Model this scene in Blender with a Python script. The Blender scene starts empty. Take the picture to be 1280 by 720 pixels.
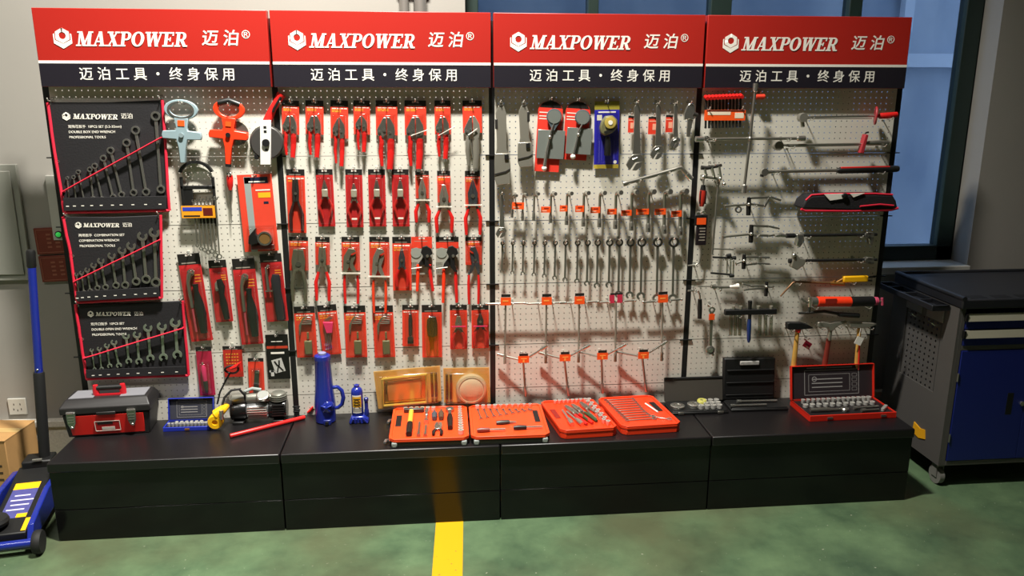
import bpy, bmesh, math, random
from mathutils import Matrix, Vector
random.seed(7)
S = bpy.context.scene
COL = S.collection
# ------------------------------------------------------------ camera
CF = 997.42
CL = Vector((1.63884, -3.63979, 1.85559))
YAW, PIT, ROL = 0.0967949, -0.2400416, 0.0015232
fw = Vector((math.sin(YAW)*math.cos(PIT), math.cos(YAW)*math.cos(PIT), math.sin(PIT)))
rt = Vector((math.cos(YAW), -math.sin(YAW), 0))
up = rt.cross(fw)
rt, up = math.cos(ROL)*rt + math.sin(ROL)*up, -math.sin(ROL)*rt + math.cos(ROL)*up
cam = bpy.data.cameras.new('camera')
cam.sensor_width = 36; cam.lens = CF/1280*36; cam.clip_start = .05
co = bpy.data.objects.new('camera', cam); COL.objects.link(co)
m = Matrix((rt, up, -fw)).transposed().to_4x4(); m.translation = CL
co.matrix_world = m
S.camera = co
# ------------------------------------------------------------ light
S.view_settings.view_transform = 'Standard'
S.view_settings.look = 'None'
S.view_settings.gamma = 1
S.view_settings.use_curve_mapping = False
S.view_settings.exposure = -0.36
w = bpy.data.worlds.new('dusk'); S.world = w; w.use_nodes = True
w.node_tree.nodes['Background'].inputs[0].default_value = (.62, .69, .80, 1)
w.node_tree.nodes['Background'].inputs[1].default_value = 4.2
def area(name, loc, sx, sy, power, col, rot=(0, 0, 0)):
    l = bpy.data.lights.new(name, 'AREA'); l.shape = 'RECTANGLE'
    l.size = sx; l.size_y = sy; l.energy = power; l.color = col
    o = bpy.data.objects.new(name, l); COL.objects.link(o)
    o.location = loc; o.rotation_euler = rot
    return o
LAMPX = 1.5
tl = area('ceiling_tube_light', (LAMPX, -1.2, 4.9), 0.48, .16, 350, (1, .965, .885), (math.radians(22), math.radians(13), 0)); tl.data.spread = math.radians(125)
hl = area('fill_light', (-1.0, -2.4, 4.3), 1.8, .3, 62, (1, .95, .88)); hl.data.spread = math.radians(110)  # unseen area light added as soft fill from the left
# ------------------------------------------------------------ helpers
def PX(u, v, Y):
    d = fw + rt*((u-640)/CF) + up*((360-v)/CF)
    return CL + d*((Y-CL.y)/d.y)
def PZ(u, v, Z):
    d = fw + rt*((u-640)/CF) + up*((360-v)/CF)
    return CL + d*((Z-CL.z)/d.z)
def mpp(u, v, Y):
    return (PX(u+1, v, Y)-PX(u, v, Y)).length
def lin(h):
    h = h.lstrip('#')
    c = [int(h[i:i+2], 16)/255 for i in (0, 2, 4)]
    return tuple((x/12.92 if x <= .04045 else ((x+.055)/1.055)**2.4) for x in c) + (1,)
MATS = {}
def mat(name, h, rough=.5, metal=0., vary=0., scale=30., bump=0., coat=0., emit=0., spec=.5):
    if name in MATS: return MATS[name]
    mt = bpy.data.materials.new(name); mt.use_nodes = True
    n = mt.node_tree.nodes; l = mt.node_tree.links; b = n['Principled BSDF']
    c = lin(h)
    b.inputs['Base Color'].default_value = c
    b.inputs['Roughness'].default_value = rough
    b.inputs['Metallic'].default_value = metal
    b.inputs['Specular IOR Level'].default_value = spec
    b.inputs['Coat Weight'].default_value = coat
    if emit:
        b.inputs['Emission Color'].default_value = c
        b.inputs['Emission Strength'].default_value = emit
    if vary or bump:
        tc = n.new('ShaderNodeTexCoord'); nz = n.new('ShaderNodeTexNoise')
        nz.inputs['Scale'].default_value = scale; nz.inputs['Detail'].default_value = 5
        l.new(tc.outputs['Object'], nz.inputs['Vector'])
        if vary:
            mx = n.new('ShaderNodeMix'); mx.data_type = 'RGBA'
            mx.inputs['A'].default_value = tuple(x*(1-vary) for x in c[:3])+(1,)
            mx.inputs['B'].default_value = tuple(min(1, x*(1+vary)) for x in c[:3])+(1,)
            l.new(nz.outputs['Fac'], mx.inputs['Factor']); l.new(mx.outputs['Result'], b.inputs['Base Color'])
        if bump:
            bp = n.new('ShaderNodeBump'); bp.inputs['Strength'].default_value = bump; bp.inputs['Distance'].default_value = .004
            l.new(nz.outputs['Fac'], bp.inputs['Height']); l.new(bp.outputs['Normal'], b.inputs['Normal'])
    MATS[name] = mt
    return mt
def clear(name, tint, gloss=.12, rough=.05):
    if name in MATS: return MATS[name]
    mt = bpy.data.materials.new(name); mt.use_nodes = True
    n = mt.node_tree.nodes; l = mt.node_tree.links
    n.remove(n['Principled BSDF'])
    t = n.new('ShaderNodeBsdfTransparent'); t.inputs[0].default_value = lin(tint)
    g = n.new('ShaderNodeBsdfGlossy'); g.inputs['Roughness'].default_value = rough
    x = n.new('ShaderNodeMixShader'); x.inputs[0].default_value = gloss
    l.new(t.outputs[0], x.inputs[1]); l.new(g.outputs[0], x.inputs[2]); l.new(x.outputs[0], n['Material Output'].inputs[0])
    MATS[name] = mt
    return mt
CHROME = mat('chrome', '#d2d0c8', .24, .92)
STEEL = mat('satin_steel', '#aaa79d', .32, .88)
DSTEEL = mat('dark_steel', '#4c4a47', .38, .7)
GSTEEL = mat('grey_forged_steel', '#a09c90', .36, .6)
BLACK = mat('black_plastic', '#171717', .42)
MBLACK = mat('matt_black_metal', '#0f0f0f', .5)
RACKB = mat('rack_black_paint', '#161616', .45)
RED = mat('red_plastic', '#cf1f1c', .38)
CARDRED = mat('red_card_print', '#d63c28', .42, vary=.22, scale=22)
CARDDEEP = mat('crimson_card_print', '#b52628', .38, vary=.25, scale=22)
INKB = mat('black_card_print', '#1d1a18', .45)
INKO = mat('orange_ink', '#f2a02c', .5)
INKW = mat('white_ink', '#e9e4d8', .5)
WHITE = mat('white_paper', '#e6e2d8', .55)
ORANGE = mat('orange_plastic', '#f0431a', .36)
TAGOR = mat('orange_tag_card', '#f4561a', .45, vary=.15, scale=40)
PINK = mat('pink_tag', '#e8316a', .45)
BLUE = mat('blue_enamel', '#1c2a86', .25, coat=.4)
DBLUE = mat('dark_blue_paint', '#18246e', .35)
YELLOW = mat('yellow_plastic', '#f0b713', .38)
WOOD = mat('varnished_wood', '#c99a4a', .4, vary=.2, scale=14)
GREYP = mat('grey_plastic', '#8f9794', .45)
LGREY = mat('pale_grey_plastic', '#869aa0', .4)
RUBBER = mat('black_rubber', '#101010', .7)
HOOKM = mat('zinc_hook', '#d9d7cf', .25, .6)
FABRIC = mat('black_woven_nylon', '#121014', .75, vary=.25, scale=120, bump=.25)
PIPING = mat('red_piping_tape', '#d01c38', .6)
CLEARP = clear('clear_blister_plastic', '#f4f4f2', .10, .08)
BAGP = clear('clear_bag_plastic', '#e4e6e2', .10, .2)
class MB:
    def __init__(s, M=None):
        s.bm = bmesh.new(); s.M = M or Matrix()
    def add(s, vs, fs, mi=0, sm=True):
        bv = [s.bm.verts.new(s.M @ Vector(v)) for v in vs]
        for f in fs:
            try:
                fc = s.bm.faces.new([bv[i] for i in f]); fc.material_index = mi; fc.smooth = sm
            except ValueError: pass
        return s
    def box(s, x0, x1, y0, y1, z0, z1, mi=0):
        v = [(x, y, z) for z in (z0, z1) for y in (y0, y1) for x in (x0, x1)]
        return s.add(v, [(0, 2, 3, 1), (4, 5, 7, 6), (0, 1, 5, 4), (2, 6, 7, 3), (0, 4, 6, 2), (1, 3, 7, 5)], mi, False)
    def obox(s, p0, p1, w, h, mi=0, upv=(0, -1, 0)):       # bar from p0 to p1, width w across, h along upv
        p0 = Vector(p0); p1 = Vector(p1); d = (p1-p0).normalized(); u = Vector(upv); u = (u-d*u.dot(d)).normalized(); r = d.cross(u)
        v = [p+r*a*w/2+u*b*h/2 for p in (p0, p1) for a, b in ((-1, -1), (1, -1), (1, 1), (-1, 1))]
        return s.add(v, [(0, 1, 2, 3), (4, 7, 6, 5), (0, 4, 5, 1), (1, 5, 6, 2), (2, 6, 7, 3), (3, 7, 4, 0)], mi, False)
    def tube(s, pts, rs, n=8, mi=0, flat=1.):
        pts = [Vector(p) for p in pts]
        if not isinstance(rs, (list, tuple)): rs = [rs]*len(pts)
        vs = []; u = None
        for i, p in enumerate(pts):
            d = (pts[min(i+1, len(pts)-1)]-pts[max(i-1, 0)]).normalized()
            if u is None:
                u = Vector((0, -1, 0)) if abs(d.y) < .9 else Vector((0, 0, 1))
            u = (u-d*u.dot(d)).normalized(); r = d.cross(u)
            for k in range(n):
                a = 2*math.pi*k/n
                vs.append(p+(r*math.cos(a)+u*math.sin(a)*flat)*rs[i])
        fs = [(i*n+k, i*n+(k+1) % n, (i+1)*n+(k+1) % n, (i+1)*n+k) for i in range(len(pts)-1) for k in range(n)]
        fs += [tuple(range(n)), tuple(range((len(pts)-1)*n, len(pts)*n))]
        return s.add(vs, fs, mi)
    def cyl(s, p0, p1, r0, r1=None, n=14, mi=0):
        return s.tube([p0, p1], [r0, r0 if r1 is None else r1], n, mi)
    def lathe(s, prof, o=(0, 0, 0), ax=(0, 0, 1), n=20, mi=0):   # prof of (radius, height)
        o = Vector(o); ax = Vector(ax).normalized()
        u = Vector((1, 0, 0)) if abs(ax.x) < .9 else Vector((0, 0, 1))
        u = (u-ax*u.dot(ax)).normalized(); r = ax.cross(u); vs = []
        for (rad, h) in prof:
            for k in range(n):
                a = 2*math.pi*k/n
                vs.append(o+ax*h+(u*math.cos(a)+r*math.sin(a))*max(rad, 1e-5))
        N = len(prof)
        fs = [(i*n+k, i*n+(k+1) % n, (i+1)*n+(k+1) % n, (i+1)*n+k) for i in range(N-1) for k in range(n)]
        fs += [tuple(range(n)), tuple(range((N-1)*n, N*n))]
        return s.add(vs, fs, mi)
    def prism(s, pts, y0, y1, mi=0):
        n = len(pts)
        v = [(x, y0, z) for x, z in pts]+[(x, y1, z) for x, z in pts]
        return s.add(v, [tuple(range(n)), tuple(range(n, 2*n))]+[(i, (i+1) % n, n+(i+1) % n, n+i) for i in range(n)], mi)
    def ann(s, cx, cz, ro, ri, y0, y1, n=20, a0=0, a1=360, mi=0, sx=1.):
        full = abs(a1-a0) >= 359.9; k = n if full else n+1; v = []
        for i in range(k):
            a = math.radians(a0+(a1-a0)*i/n)
            for r, y in ((ro, y0), (ri, y0), (ri, y1), (ro, y1)):
                v.append((cx+math.cos(a)*r*sx, y, cz+math.sin(a)*r))
        fs = []
        for i in range(n):
            j = (i+1) % k
            for q in range(4): fs.append((i*4+q, i*4+(q+1) % 4, j*4+(q+1) % 4, j*4+q))
        if not full: fs += [(0, 1, 2, 3), tuple(n*4+q for q in range(4))]
        return s.add(v, fs, mi)
    def sph(s, c, rx, ry=None, rz=None, mi=0, n=14):
        ry = ry or rx; rz = rz or rx; c = Vector(c); vs = []; m_ = n//2
        for i in range(m_+1):
            t = math.pi*i/m_
            for k in range(n):
                a = 2*math.pi*k/n
                vs.append(c+Vector((math.sin(t)*math.cos(a)*rx, math.sin(t)*math.sin(a)*ry, math.cos(t)*rz)))
        fs = [(i*n+k, i*n+(k+1) % n, (i+1)*n+(k+1) % n, (i+1)*n+k) for i in range(m_) for k in range(n)]
        return s.add(vs, fs, mi)
    def out(s, name, mats, parent=None, bevel=0., label=None, ang=38):
        bmesh.ops.remove_doubles(s.bm, verts=s.bm.verts, dist=1e-6)
        bmesh.ops.recalc_face_normals(s.bm, faces=s.bm.faces)
        me = bpy.data.meshes.new(name); s.bm.to_mesh(me); s.bm.free()
        me.set_sharp_from_angle(angle=math.radians(ang))
        for q in (mats if isinstance(mats, (list, tuple)) else [mats]): me.materials.append(q)
        o = bpy.data.objects.new(name, me); COL.objects.link(o)
        if parent: o.parent = parent
        if bevel:
            b = o.modifiers.new('edge', 'BEVEL'); b.width = bevel; b.segments = 2; b.limit_method = 'ANGLE'; b.angle_limit = .6
        if label: o['label'] = label
        return o
def thing(name, label, cat, loc=(0, 0, 0), group=None, rot=(0, 0, 0)):
    o = bpy.data.objects.new(name, None); COL.objects.link(o); o.empty_display_size = .02
    o.location = loc; o.rotation_euler = rot
    o['label'] = label; o['category'] = cat
    if group: o['group'] = group
    return o
def tag(o, label, cat, group=None):
    o['label'] = label; o['category'] = cat
    if group: o['group'] = group
    return o
def struct(o):
    o['kind'] = 'structure'; return o
def twin(o, parent, loc=None):                     # a copy of one part, sharing its mesh
    c = o.copy(); COL.objects.link(c); c.parent = parent
    if loc is not None: c.location = loc
    return c
ORD = 'first second third fourth fifth sixth seventh eighth ninth tenth eleventh twelfth thirteenth fourteenth fifteenth sixteenth'.split()
TXT = {}
def text(name, s, size, mt, parent, loc, bold=0., shear=0., ext=.0006, align='CENTER', rot=None):
    key = (s, size, bold, shear, align, mt.name)
    if key not in TXT:
        c = bpy.data.curves.new('lettering', 'FONT'); c.body = s; c.size = size; c.extrude = ext; c.shear = shear
        c.offset = bold; c.align_x = align; c.align_y = 'CENTER'; c.resolution_u = 3
        o = bpy.data.objects.new('lettering', c); COL.objects.link(o)
        me = bpy.data.meshes.new_from_object(o.evaluated_get(bpy.context.evaluated_depsgraph_get()))
        bpy.data.objects.remove(o); bpy.data.curves.remove(c)
        me.transform(Matrix.Rotation(math.pi/2, 4, 'X')); me.materials.clear(); me.materials.append(mt)
        TXT[key] = me
    o = bpy.data.objects.new(name, TXT[key]); COL.objects.link(o); o.parent = parent; o.location = loc
    if rot: o.rotation_euler = rot
    return o
# slab serif capitals of the sign, unit height
def st(x0, y0, x1, y1, w_): return [(x0, y0), (x0+w_, y0), (x1+w_, y1), (x1, y1)]
def rc(x0, x1, y0, y1): return [(x0, y0), (x1, y0), (x1, y1), (x0, y1)]
def bowl(cx, cy, rx, ry, ix, iy, a0, a1, n=14):
    return [[(cx+f*math.cos(math.radians(a)), cy+g*math.sin(math.radians(a))) for a, f, g in
             ((a0+(a1-a0)*i/n, rx, ry), (a0+(a1-a0)*(i+1)/n, rx, ry), (a0+(a1-a0)*(i+1)/n, ix, iy), (a0+(a1-a0)*i/n, ix, iy))] for i in range(n)]
PB = [st(.12, 0, .12, 1, .23), rc(0, .46, 0, .1), rc(0, .45, .9, 1), rc(.3, .5, .42, .52), rc(.3, .5, .9, 1)]+bowl(.48, .71, .34, .29, .12, .2, -90, 90)
GLY = {
 'M': (1.2, [st(.14, 0, .14, 1, .11), st(.48, 0, .12, 1, .24), st(.5, 0, .86, 1, .12), st(.82, 0, .82, 1, .24), rc(0, .38, 0, .1), rc(.7, 1.17, 0, .1), rc(0, .3, .9, 1), rc(.86, 1.17, .9, 1)]),
 'A': (1.02, [st(.1, 0, .42, 1, .11), st(.62, 0, .38, 1, .24), rc(.24, .7, .27, .37), rc(0, .34, 0, .1), rc(.5, 1.0, 0, .1)]),
 'X': (.98, [st(.58, 0, .1, 1, .26), st(.12, 0, .68, 1, .11), rc(0, .36, 0, .1), rc(.5, .96, 0, .1), rc(.02, .46, .9, 1), rc(.58, .92, .9, 1)]),
 'P': (.86, PB),
 'O': (1.0, bowl(.48, .5, .47, .51, .23, .41, 0, 360, 24)),
 'W': (1.36, [st(.3, 0, .08, 1, .24), st(.34, 0, .62, 1, .11), st(.8, 0, .56, 1, .24), st(.86, 0, 1.14, 1, .11), rc(0, .42, .9, 1), rc(.5, .9, .9, 1), rc(1.02, 1.34, .9, 1)]),
 'E': (.9, [st(.12, 0, .12, 1, .23), rc(0, .78, 0, .11), rc(0, .76, .89, 1), rc(.3, .56, .45, .55), st(.7, 0, .74, .28, .1), st(.68, .74, .68, 1, .1), rc(.5, .58, .36, .64)]),
 'R': (1.0, PB+[st(.66, 0, .38, .46, .25), rc(.72, .98, 0, .1)]),
}
def brandword(h, width, mt, shear=.22):
    b = MB(); x = 0
    tot = sum(GLY[c][0] for c in 'MAXPOWER'); k = width/(tot*h)
    for i, c in enumerate('MAXPOWER'):
        a, ps = GLY[c]
        for j, p in enumerate(ps): b.prism([((x+px)*h*k+shear*py*h, py*h) for px, py in p], -.0012-.00004*j, 0)
        x += a
    return b
def hexlogo(r, mt=None):
    b = MB()
    H = [(r*math.sin(math.radians(60*i)), r*1.08*math.cos(math.radians(60*i))) for i in range(6)]
    # nut seen at an angle: lower block, gap, upper hexagon with a round hole
    up_ = [(x*.8, z*.72+r*.28) for x, z in H]; n = 30
    def hexpt(a):
        a = a % 360; k = int(a//60); t = (a % 60)/60
        p, q = up_[k], up_[(k+1) % 6]
        return (p[0]+(q[0]-p[0])*t, p[1]+(q[1]-p[1])*t)
    for i in range(n):
        a0, a1 = 360*i/n, 360*(i+1)/n
        i0 = (r*.36*math.sin(math.radians(a0)), r*.28+r*.36*math.cos(math.radians(a0)))
        i1 = (r*.36*math.sin(math.radians(a1)), r*.28+r*.36*math.cos(math.radians(a1)))
        b.prism([hexpt(a0), hexpt(a1), i1, i0], -.0012, 0)
    L = [(-r*.92, r*.42), (-r*.8, r*.5), (-r*.8, -r*.16), (0, -r*.55), (r*.8, -r*.16), (r*.8, r*.5), (r*.92, r*.42), (r*.92, -r*.5), (0, -r*1.05), (-r*.92, -r*.5)]
    b.prism(L[0:3]+[L[9]], -.00132, 0); b.prism([L[2], L[3], L[8], L[9]], -.00136, 0)
    b.prism([L[3], L[4], L[7], L[8]], -.0014, 0); b.prism([L[4], L[5], L[6], L[7]], -.00144, 0)
    return b
# ------------------------------------------------------------ setting
def node_floor():
    mt = bpy.data.materials.new('green_epoxy_floor'); mt.use_nodes = True
    n = mt.node_tree.nodes; l = mt.node_tree.links; b = n['Principled BSDF']
    tc = n.new('ShaderNodeTexCoord')
    a = n.new('ShaderNodeTexNoise'); a.inputs['Scale'].default_value = 3.2; a.inputs['Detail'].default_value = 8; a.inputs['Roughness'].default_value = .65
    l.new(tc.outputs['Object'], a.inputs['Vector'])
    r = n.new('ShaderNodeValToRGB'); e = r.color_ramp.elements
    e[0].position = .3; e[0].color = lin('#3c503c'); e[1].position = .72; e[1].color = lin('#667f5c')
    l.new(a.outputs['Fac'], r.inputs['Fac'])
    g = n.new('ShaderNodeTexNoise'); g.inputs['Scale'].default_value = 55; g.inputs['Detail'].default_value = 3
    l.new(tc.outputs['Object'], g.inputs['Vector'])
    r2 = n.new('ShaderNodeValToRGB'); f = r2.color_ramp.elements
    f[0].position = .70; f[0].color = (0, 0, 0, 1); f[1].position = .76; f[1].color = (1, 1, 1, 1)
    l.new(g.outputs['Fac'], r2.inputs['Fac'])
    mx = n.new('ShaderNodeMix'); mx.data_type = 'RGBA'
    l.new(r2.outputs['Color'], mx.inputs['Factor']); l.new(r.outputs['Color'], mx.inputs['A']); mx.inputs['B'].default_value = lin('#a9ad98')
    l.new(mx.outputs['Result'], b.inputs['Base Color'])
    dn = n.new('ShaderNodeTexNoise'); dn.inputs['Scale'].default_value = 1.1; dn.inputs['Detail'].default_value = 6
    l.new(tc.outputs['Object'], dn.inputs['Vector'])
    dr = n.new('ShaderNodeValToRGB'); h = dr.color_ramp.elements
    h[0].position = .48; h[0].color = (0, 0, 0, 1); h[1].position = .68; h[1].color = (.75, .75, .75, 1)
    l.new(dn.outputs['Fac'], dr.inputs['Fac'])
    m2 = n.new('ShaderNodeMix'); m2.data_type = 'RGBA'; l.new(dr.outputs['Color'], m2.inputs['Factor']); l.new(mx.outputs['Result'], m2.inputs['A']); m2.inputs['B'].default_value = lin('#56573f')
    l.new(m2.outputs['Result'], b.inputs['Base Color'])
    rr = n.new('ShaderNodeMapRange'); rr.inputs['To Min'].default_value = .22; rr.inputs['To Max'].default_value = .5
    l.new(a.outputs['Fac'], rr.inputs['Value']); l.new(rr.outputs['Result'], b.inputs['Roughness'])
    return mt
PLASTER = mat('white_wall_plaster', '#918d86', .85, vary=.05, scale=3, bump=.08)
WALLX0, WALLX1, WY = -2.6, 6.4, .33
struct(MB().box(WALLX0, WALLX1, -7, WY+.3, -.1, 0).out('floor', node_floor()))
struct(MB().box(WALLX0, WALLX1, -7, WY+.3, 5.8, 5.9).out('ceiling', mat('ceiling_paint', '#d8d4ca', .9)))
struct(MB().box(WALLX0-.1, WALLX0, -7, WY+.3, 0, 5.8).out('wall_left', PLASTER))
struct(MB().box(WALLX1, WALLX1+.1, -7, WY+.3, 0, 5.8).out('wall_right', PLASTER))
struct(MB().box(WALLX0, WALLX1, -7.1, -7, 0, 5.8).out('wall_front', PLASTER))
WX0, WX1, WZ0, WZ1 = 1.80, 4.50, .95, 3.6
b = MB()
b.box(WALLX0, WX0, WY, WY+.3, 0, 5.8); b.box(WX1, WALLX1, WY, WY+.3, 0, 5.8)
b.box(WX0, WX1, WY, WY+.3, 0, WZ0); b.box(WX0, WX1, WY, WY+.3, WZ1, 5.8)
struct(b.out('wall_back', PLASTER))
b = MB(); b.box(WALLX0, 5.6, WY-.03, WY, .0, .22); b.box(WALLX0, 5.6, WY-.045, WY, .22, .255)
struct(b.out('baseboard_back', mat('speckled_skirting', '#cfcbc0', .6, vary=.3, scale=90), bevel=.004))
# window: dark green aluminium frame, dusk outside
GREEN = mat('dark_green_window_frame', '#1c2b26', .45)
FY0, FY1 = WY+.14, WY+.21
b = MB()
fx0, fx1 = WX0, WX1-.005
b.box(fx0, fx0+.07, FY0, FY1, WZ0, WZ1); b.box(fx1-.09, fx1, FY0, FY1, WZ0, WZ1)
b.box(fx0, fx1, FY0, FY1, WZ0, WZ0+.085); b.box(fx0, fx1, FY0, FY1, WZ1-.08, WZ1)
MUL = [(735, 748), (888, 914), (1061, 1077)]
mx_ = []
for u0, u1 in MUL:
    a, c = PX(u0, 10, FY0).x, PX(u1, 10, FY0).x
    b.box(a, c, FY0-.01, FY1, WZ0, WZ1); mx_.append((a, c))
fr = struct(b.out('window_1', GREEN, bevel=.004))
edges = [fx0+.07]+[x for p in mx_ for x in p]+[fx1-.09]
for i in range(4):
    g = MB().box(edges[2*i]-.004, edges[2*i+1]+.004, FY0+.03, FY0+.036, WZ0+.07, WZ1-.07).out('window_pane', clear('window_glass', '#bfcddd', .07, .12), fr)
struct(MB().box(WX0, WX1, WY-.03, FY0+.005, WZ0-.035, WZ0+.004).out('trim_1', mat('sill_paint', '#b9b7ae', .6), bevel=.004))
# what stands outside: hazy blue-grey facade with pale bars
def node_facade():
    mt = bpy.data.materials.new('hazy_facade'); mt.use_nodes = True
    n = mt.node_tree.nodes; l = mt.node_tree.links; b = n['Principled BSDF']
    tc = n.new('ShaderNodeTexCoord'); a = n.new('ShaderNodeTexNoise'); a.inputs['Scale'].default_value = 1.6; a.inputs['Detail'].default_value = 4
    mp = n.new('ShaderNodeMapping'); mp.inputs['Scale'].default_value = (1.2, 1, .45)
    l.new(tc.outputs['Object'], mp.inputs['Vector']); l.new(mp.outputs['Vector'], a.inputs['Vector'])
    r = n.new('ShaderNodeValToRGB'); e = r.color_ramp.elements
    e[0].position = .32; e[0].color = lin('#8e9cae'); e[1].position = .7; e[1].color = lin('#c3cad2')
    l.new(a.outputs['Fac'], r.inputs['Fac']); l.new(r.outputs['Color'], b.inputs['Base Color']); b.inputs['Roughness'].default_value = .8
    return mt
FYO = 3.2
struct(MB().box(0, 12, FYO, FYO+.2, -.4, 3.9).out('wall_outside', node_facade()))
p0, p1 = PX(1085, 84, FYO), PX(1215, 68, FYO)
struct(MB().box(p0.x, p1.x, FYO-.08, FYO, p0.z, p1.z).out('trim_2', mat('pale_bar', '#d6dde6', .6)))
p0, p1 = PX(1122, 40, FYO), PX(1138, 0, FYO)
struct(MB().box(p0.x, p1.x, FYO-.08, FYO, p0.z, p1.z+.8).out('trim_3', mat('pale_bar', '#d6dde6', .6)))
struct(MB().box(-4, 14, WY+.3, FYO+.2, -.5, -.4).out('ground_outside', mat('outside_paving', '#5a646c', .9)))
# yellow floor stripe
xl, xr = 1.606, 1.729
def node_stripe():
    mt = bpy.data.materials.new('yellow_line_paint'); mt.use_nodes = True; n = mt.node_tree.nodes; l = mt.node_tree.links; b = n['Principled BSDF']
    tc = n.new('ShaderNodeTexCoord'); a = n.new('ShaderNodeTexNoise'); a.inputs['Scale'].default_value = 38; a.inputs['Detail'].default_value = 5
    l.new(tc.outputs['Object'], a.inputs['Vector']); r = n.new('ShaderNodeValToRGB'); e = r.color_ramp.elements
    e[0].position = .27; e[0].color = lin('#6d5a3c'); e[1].position = .33; e[1].color = lin('#dea516')
    l.new(a.outputs['Fac'], r.inputs['Fac']); l.new(r.outputs['Color'], b.inputs['Base Color']); b.inputs['Roughness'].default_value = .4
    return mt
b = MB(); sx = lambda y: .044*(y+.45)
v = [(xl+.006+sx(y), y, z) for z in (0, .0012) for y in (-6, -.30)]+[(xr+.004+sx(y), y, z) for z in (0, .0012) for y in (-6, -.30)]
b.add(v, [(0, 1, 3, 2), (4, 6, 7, 5), (0, 4, 5, 1), (2, 3, 7, 6), (0, 2, 6, 4), (1, 5, 7, 3)], 0, False)
struct(b.out('trim_4', node_stripe()))
# pipes on the wall
for i, (u0, u1) in enumerate(((499, 511), (517, 533))):
    a, c = PX(u0, 8, WY-.05).x, PX(u1, 8, WY-.05).x
    t = thing('wall_pipe', 'grey vertical wall pipe above the second sign, %s' % ('the thinner left one' if i == 0 else 'the thicker one nearer the window'), 'pipe', ((a+c)/2, WY-.05, 0), 'conduit pipes above the second sign')
    MB().cyl((0, 0, .255), (0, 0, 5.8), (c-a)/2, n=16).out('pipe_run', mat('grey_conduit', '#8b8781', .4, .5), t)
    for z in (.9, 2.35, 3.6): MB().box(-(c-a)*.7, (c-a)*.7, .0, .05, z, z+.03).out('pipe_clip', STEEL, t)
# things on the left wall
P = PX(0, 350, WY); Q = PX(22, 205, WY)
t = thing('electrical_cabinet', 'flat grey electrical cabinet door on the left wall', 'cabinet', (Q.x-.2, WY, P.z))
hh = Q.z-P.z
MB().box(-.2, .2, -.02, 0, 0, hh).out('cabinet_frame', mat('cabinet_grey', '#8d8d84', .55), t, bevel=.003)
MB().box(-.2, .172, -.028, -.02, .03, hh-.03).out('cabinet_door', MATS['cabinet_grey'], t, bevel=.003)
P = PX(68, 300, WY-.01); Q = PX(80, 219, WY-.01)
o = MB().box(P.x, P.x+.1, WY-.02, WY, P.z, Q.z).out('wall_plate', mat('plate_grey', '#b5b3ab', .5), bevel=.003)
tag(o, 'narrow pale grey plate on the wall behind the rack, above the red notice', 'plate')
P = PX(40, 353, WY-.01); Q = PX(75, 285, WY-.01)
t = thing('wall_notice', 'dark red double notice board hung on the wall left of the tool rack', 'notice', (P.x+.05, WY, P.z), rot=(0, math.radians(-2), 0))
wn, hn = Q.x-P.x+.03, Q.z-P.z
BR = mat('brick_red_lacquer', '#6d2a1c', .5, vary=.2, scale=25); BRL = mat('notice_relief', '#8f5340', .5)
for k, (z0, z1) in enumerate(((0, hn*.485), (hn*.515, hn))):
    o = MB().box(0, wn, -.014, 0, z0, z1).out('notice_panel', BR, t, bevel=.002)
    q = MB(); e = .008; zz0, zz1 = z0+e, z1-e
    q.box(e, wn-e, -.0155, -.0135, zz0, zz0+.003); q.box(e, wn-e, -.0155, -.0135, zz1-.003, zz1)
    q.box(e, e+.003, -.0155, -.0135, zz0, zz1); q.box(wn-e-.003, wn-e, -.0155, -.0135, zz0, zz1)
    for c in range(3 if k else 2):
        for r in range(4):
            x = wn*(.28+.2*c); z = zz0+(zz1-zz0)*(.2+.18*r)
            q.box(x, x+.02, -.0155, -.0135, z, z+.009)
    q.out('relief', BRL, o)
P = PX(73.5, 293, WY-.02)
t = thing('indicator_lamp', 'small green indicator light on the wall beside the red notice', 'light', P)
MB().cyl((0, .02, 0), (0, -.004, 0), .017).out('lamp_base', BLACK, t)
MB().sph((0, -.006, 0), .012).out('lens', mat('green_lens', '#3fd35a', .3, emit=.5), t)
P = PX(22, 508, WY-.005)
t = thing('wall_socket', 'white power socket low on the left wall behind the jack handle', 'socket', (P.x, WY, P.z))
MB().box(-.043, .043, -.009, 0, -.043, .043).out('socket_plate', mat('socket_white', '#bdbbb2', .4), t, bevel=.003)
q = MB()
for x, z in ((-.015, .012), (.015, .012), (-.018, -.014), (.018, -.014), (0, -.02)): q.box(x-.002, x+.002, -.0095, -.008, z-.005, z+.005)
q.out('socket_slots', BLACK, t)
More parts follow.
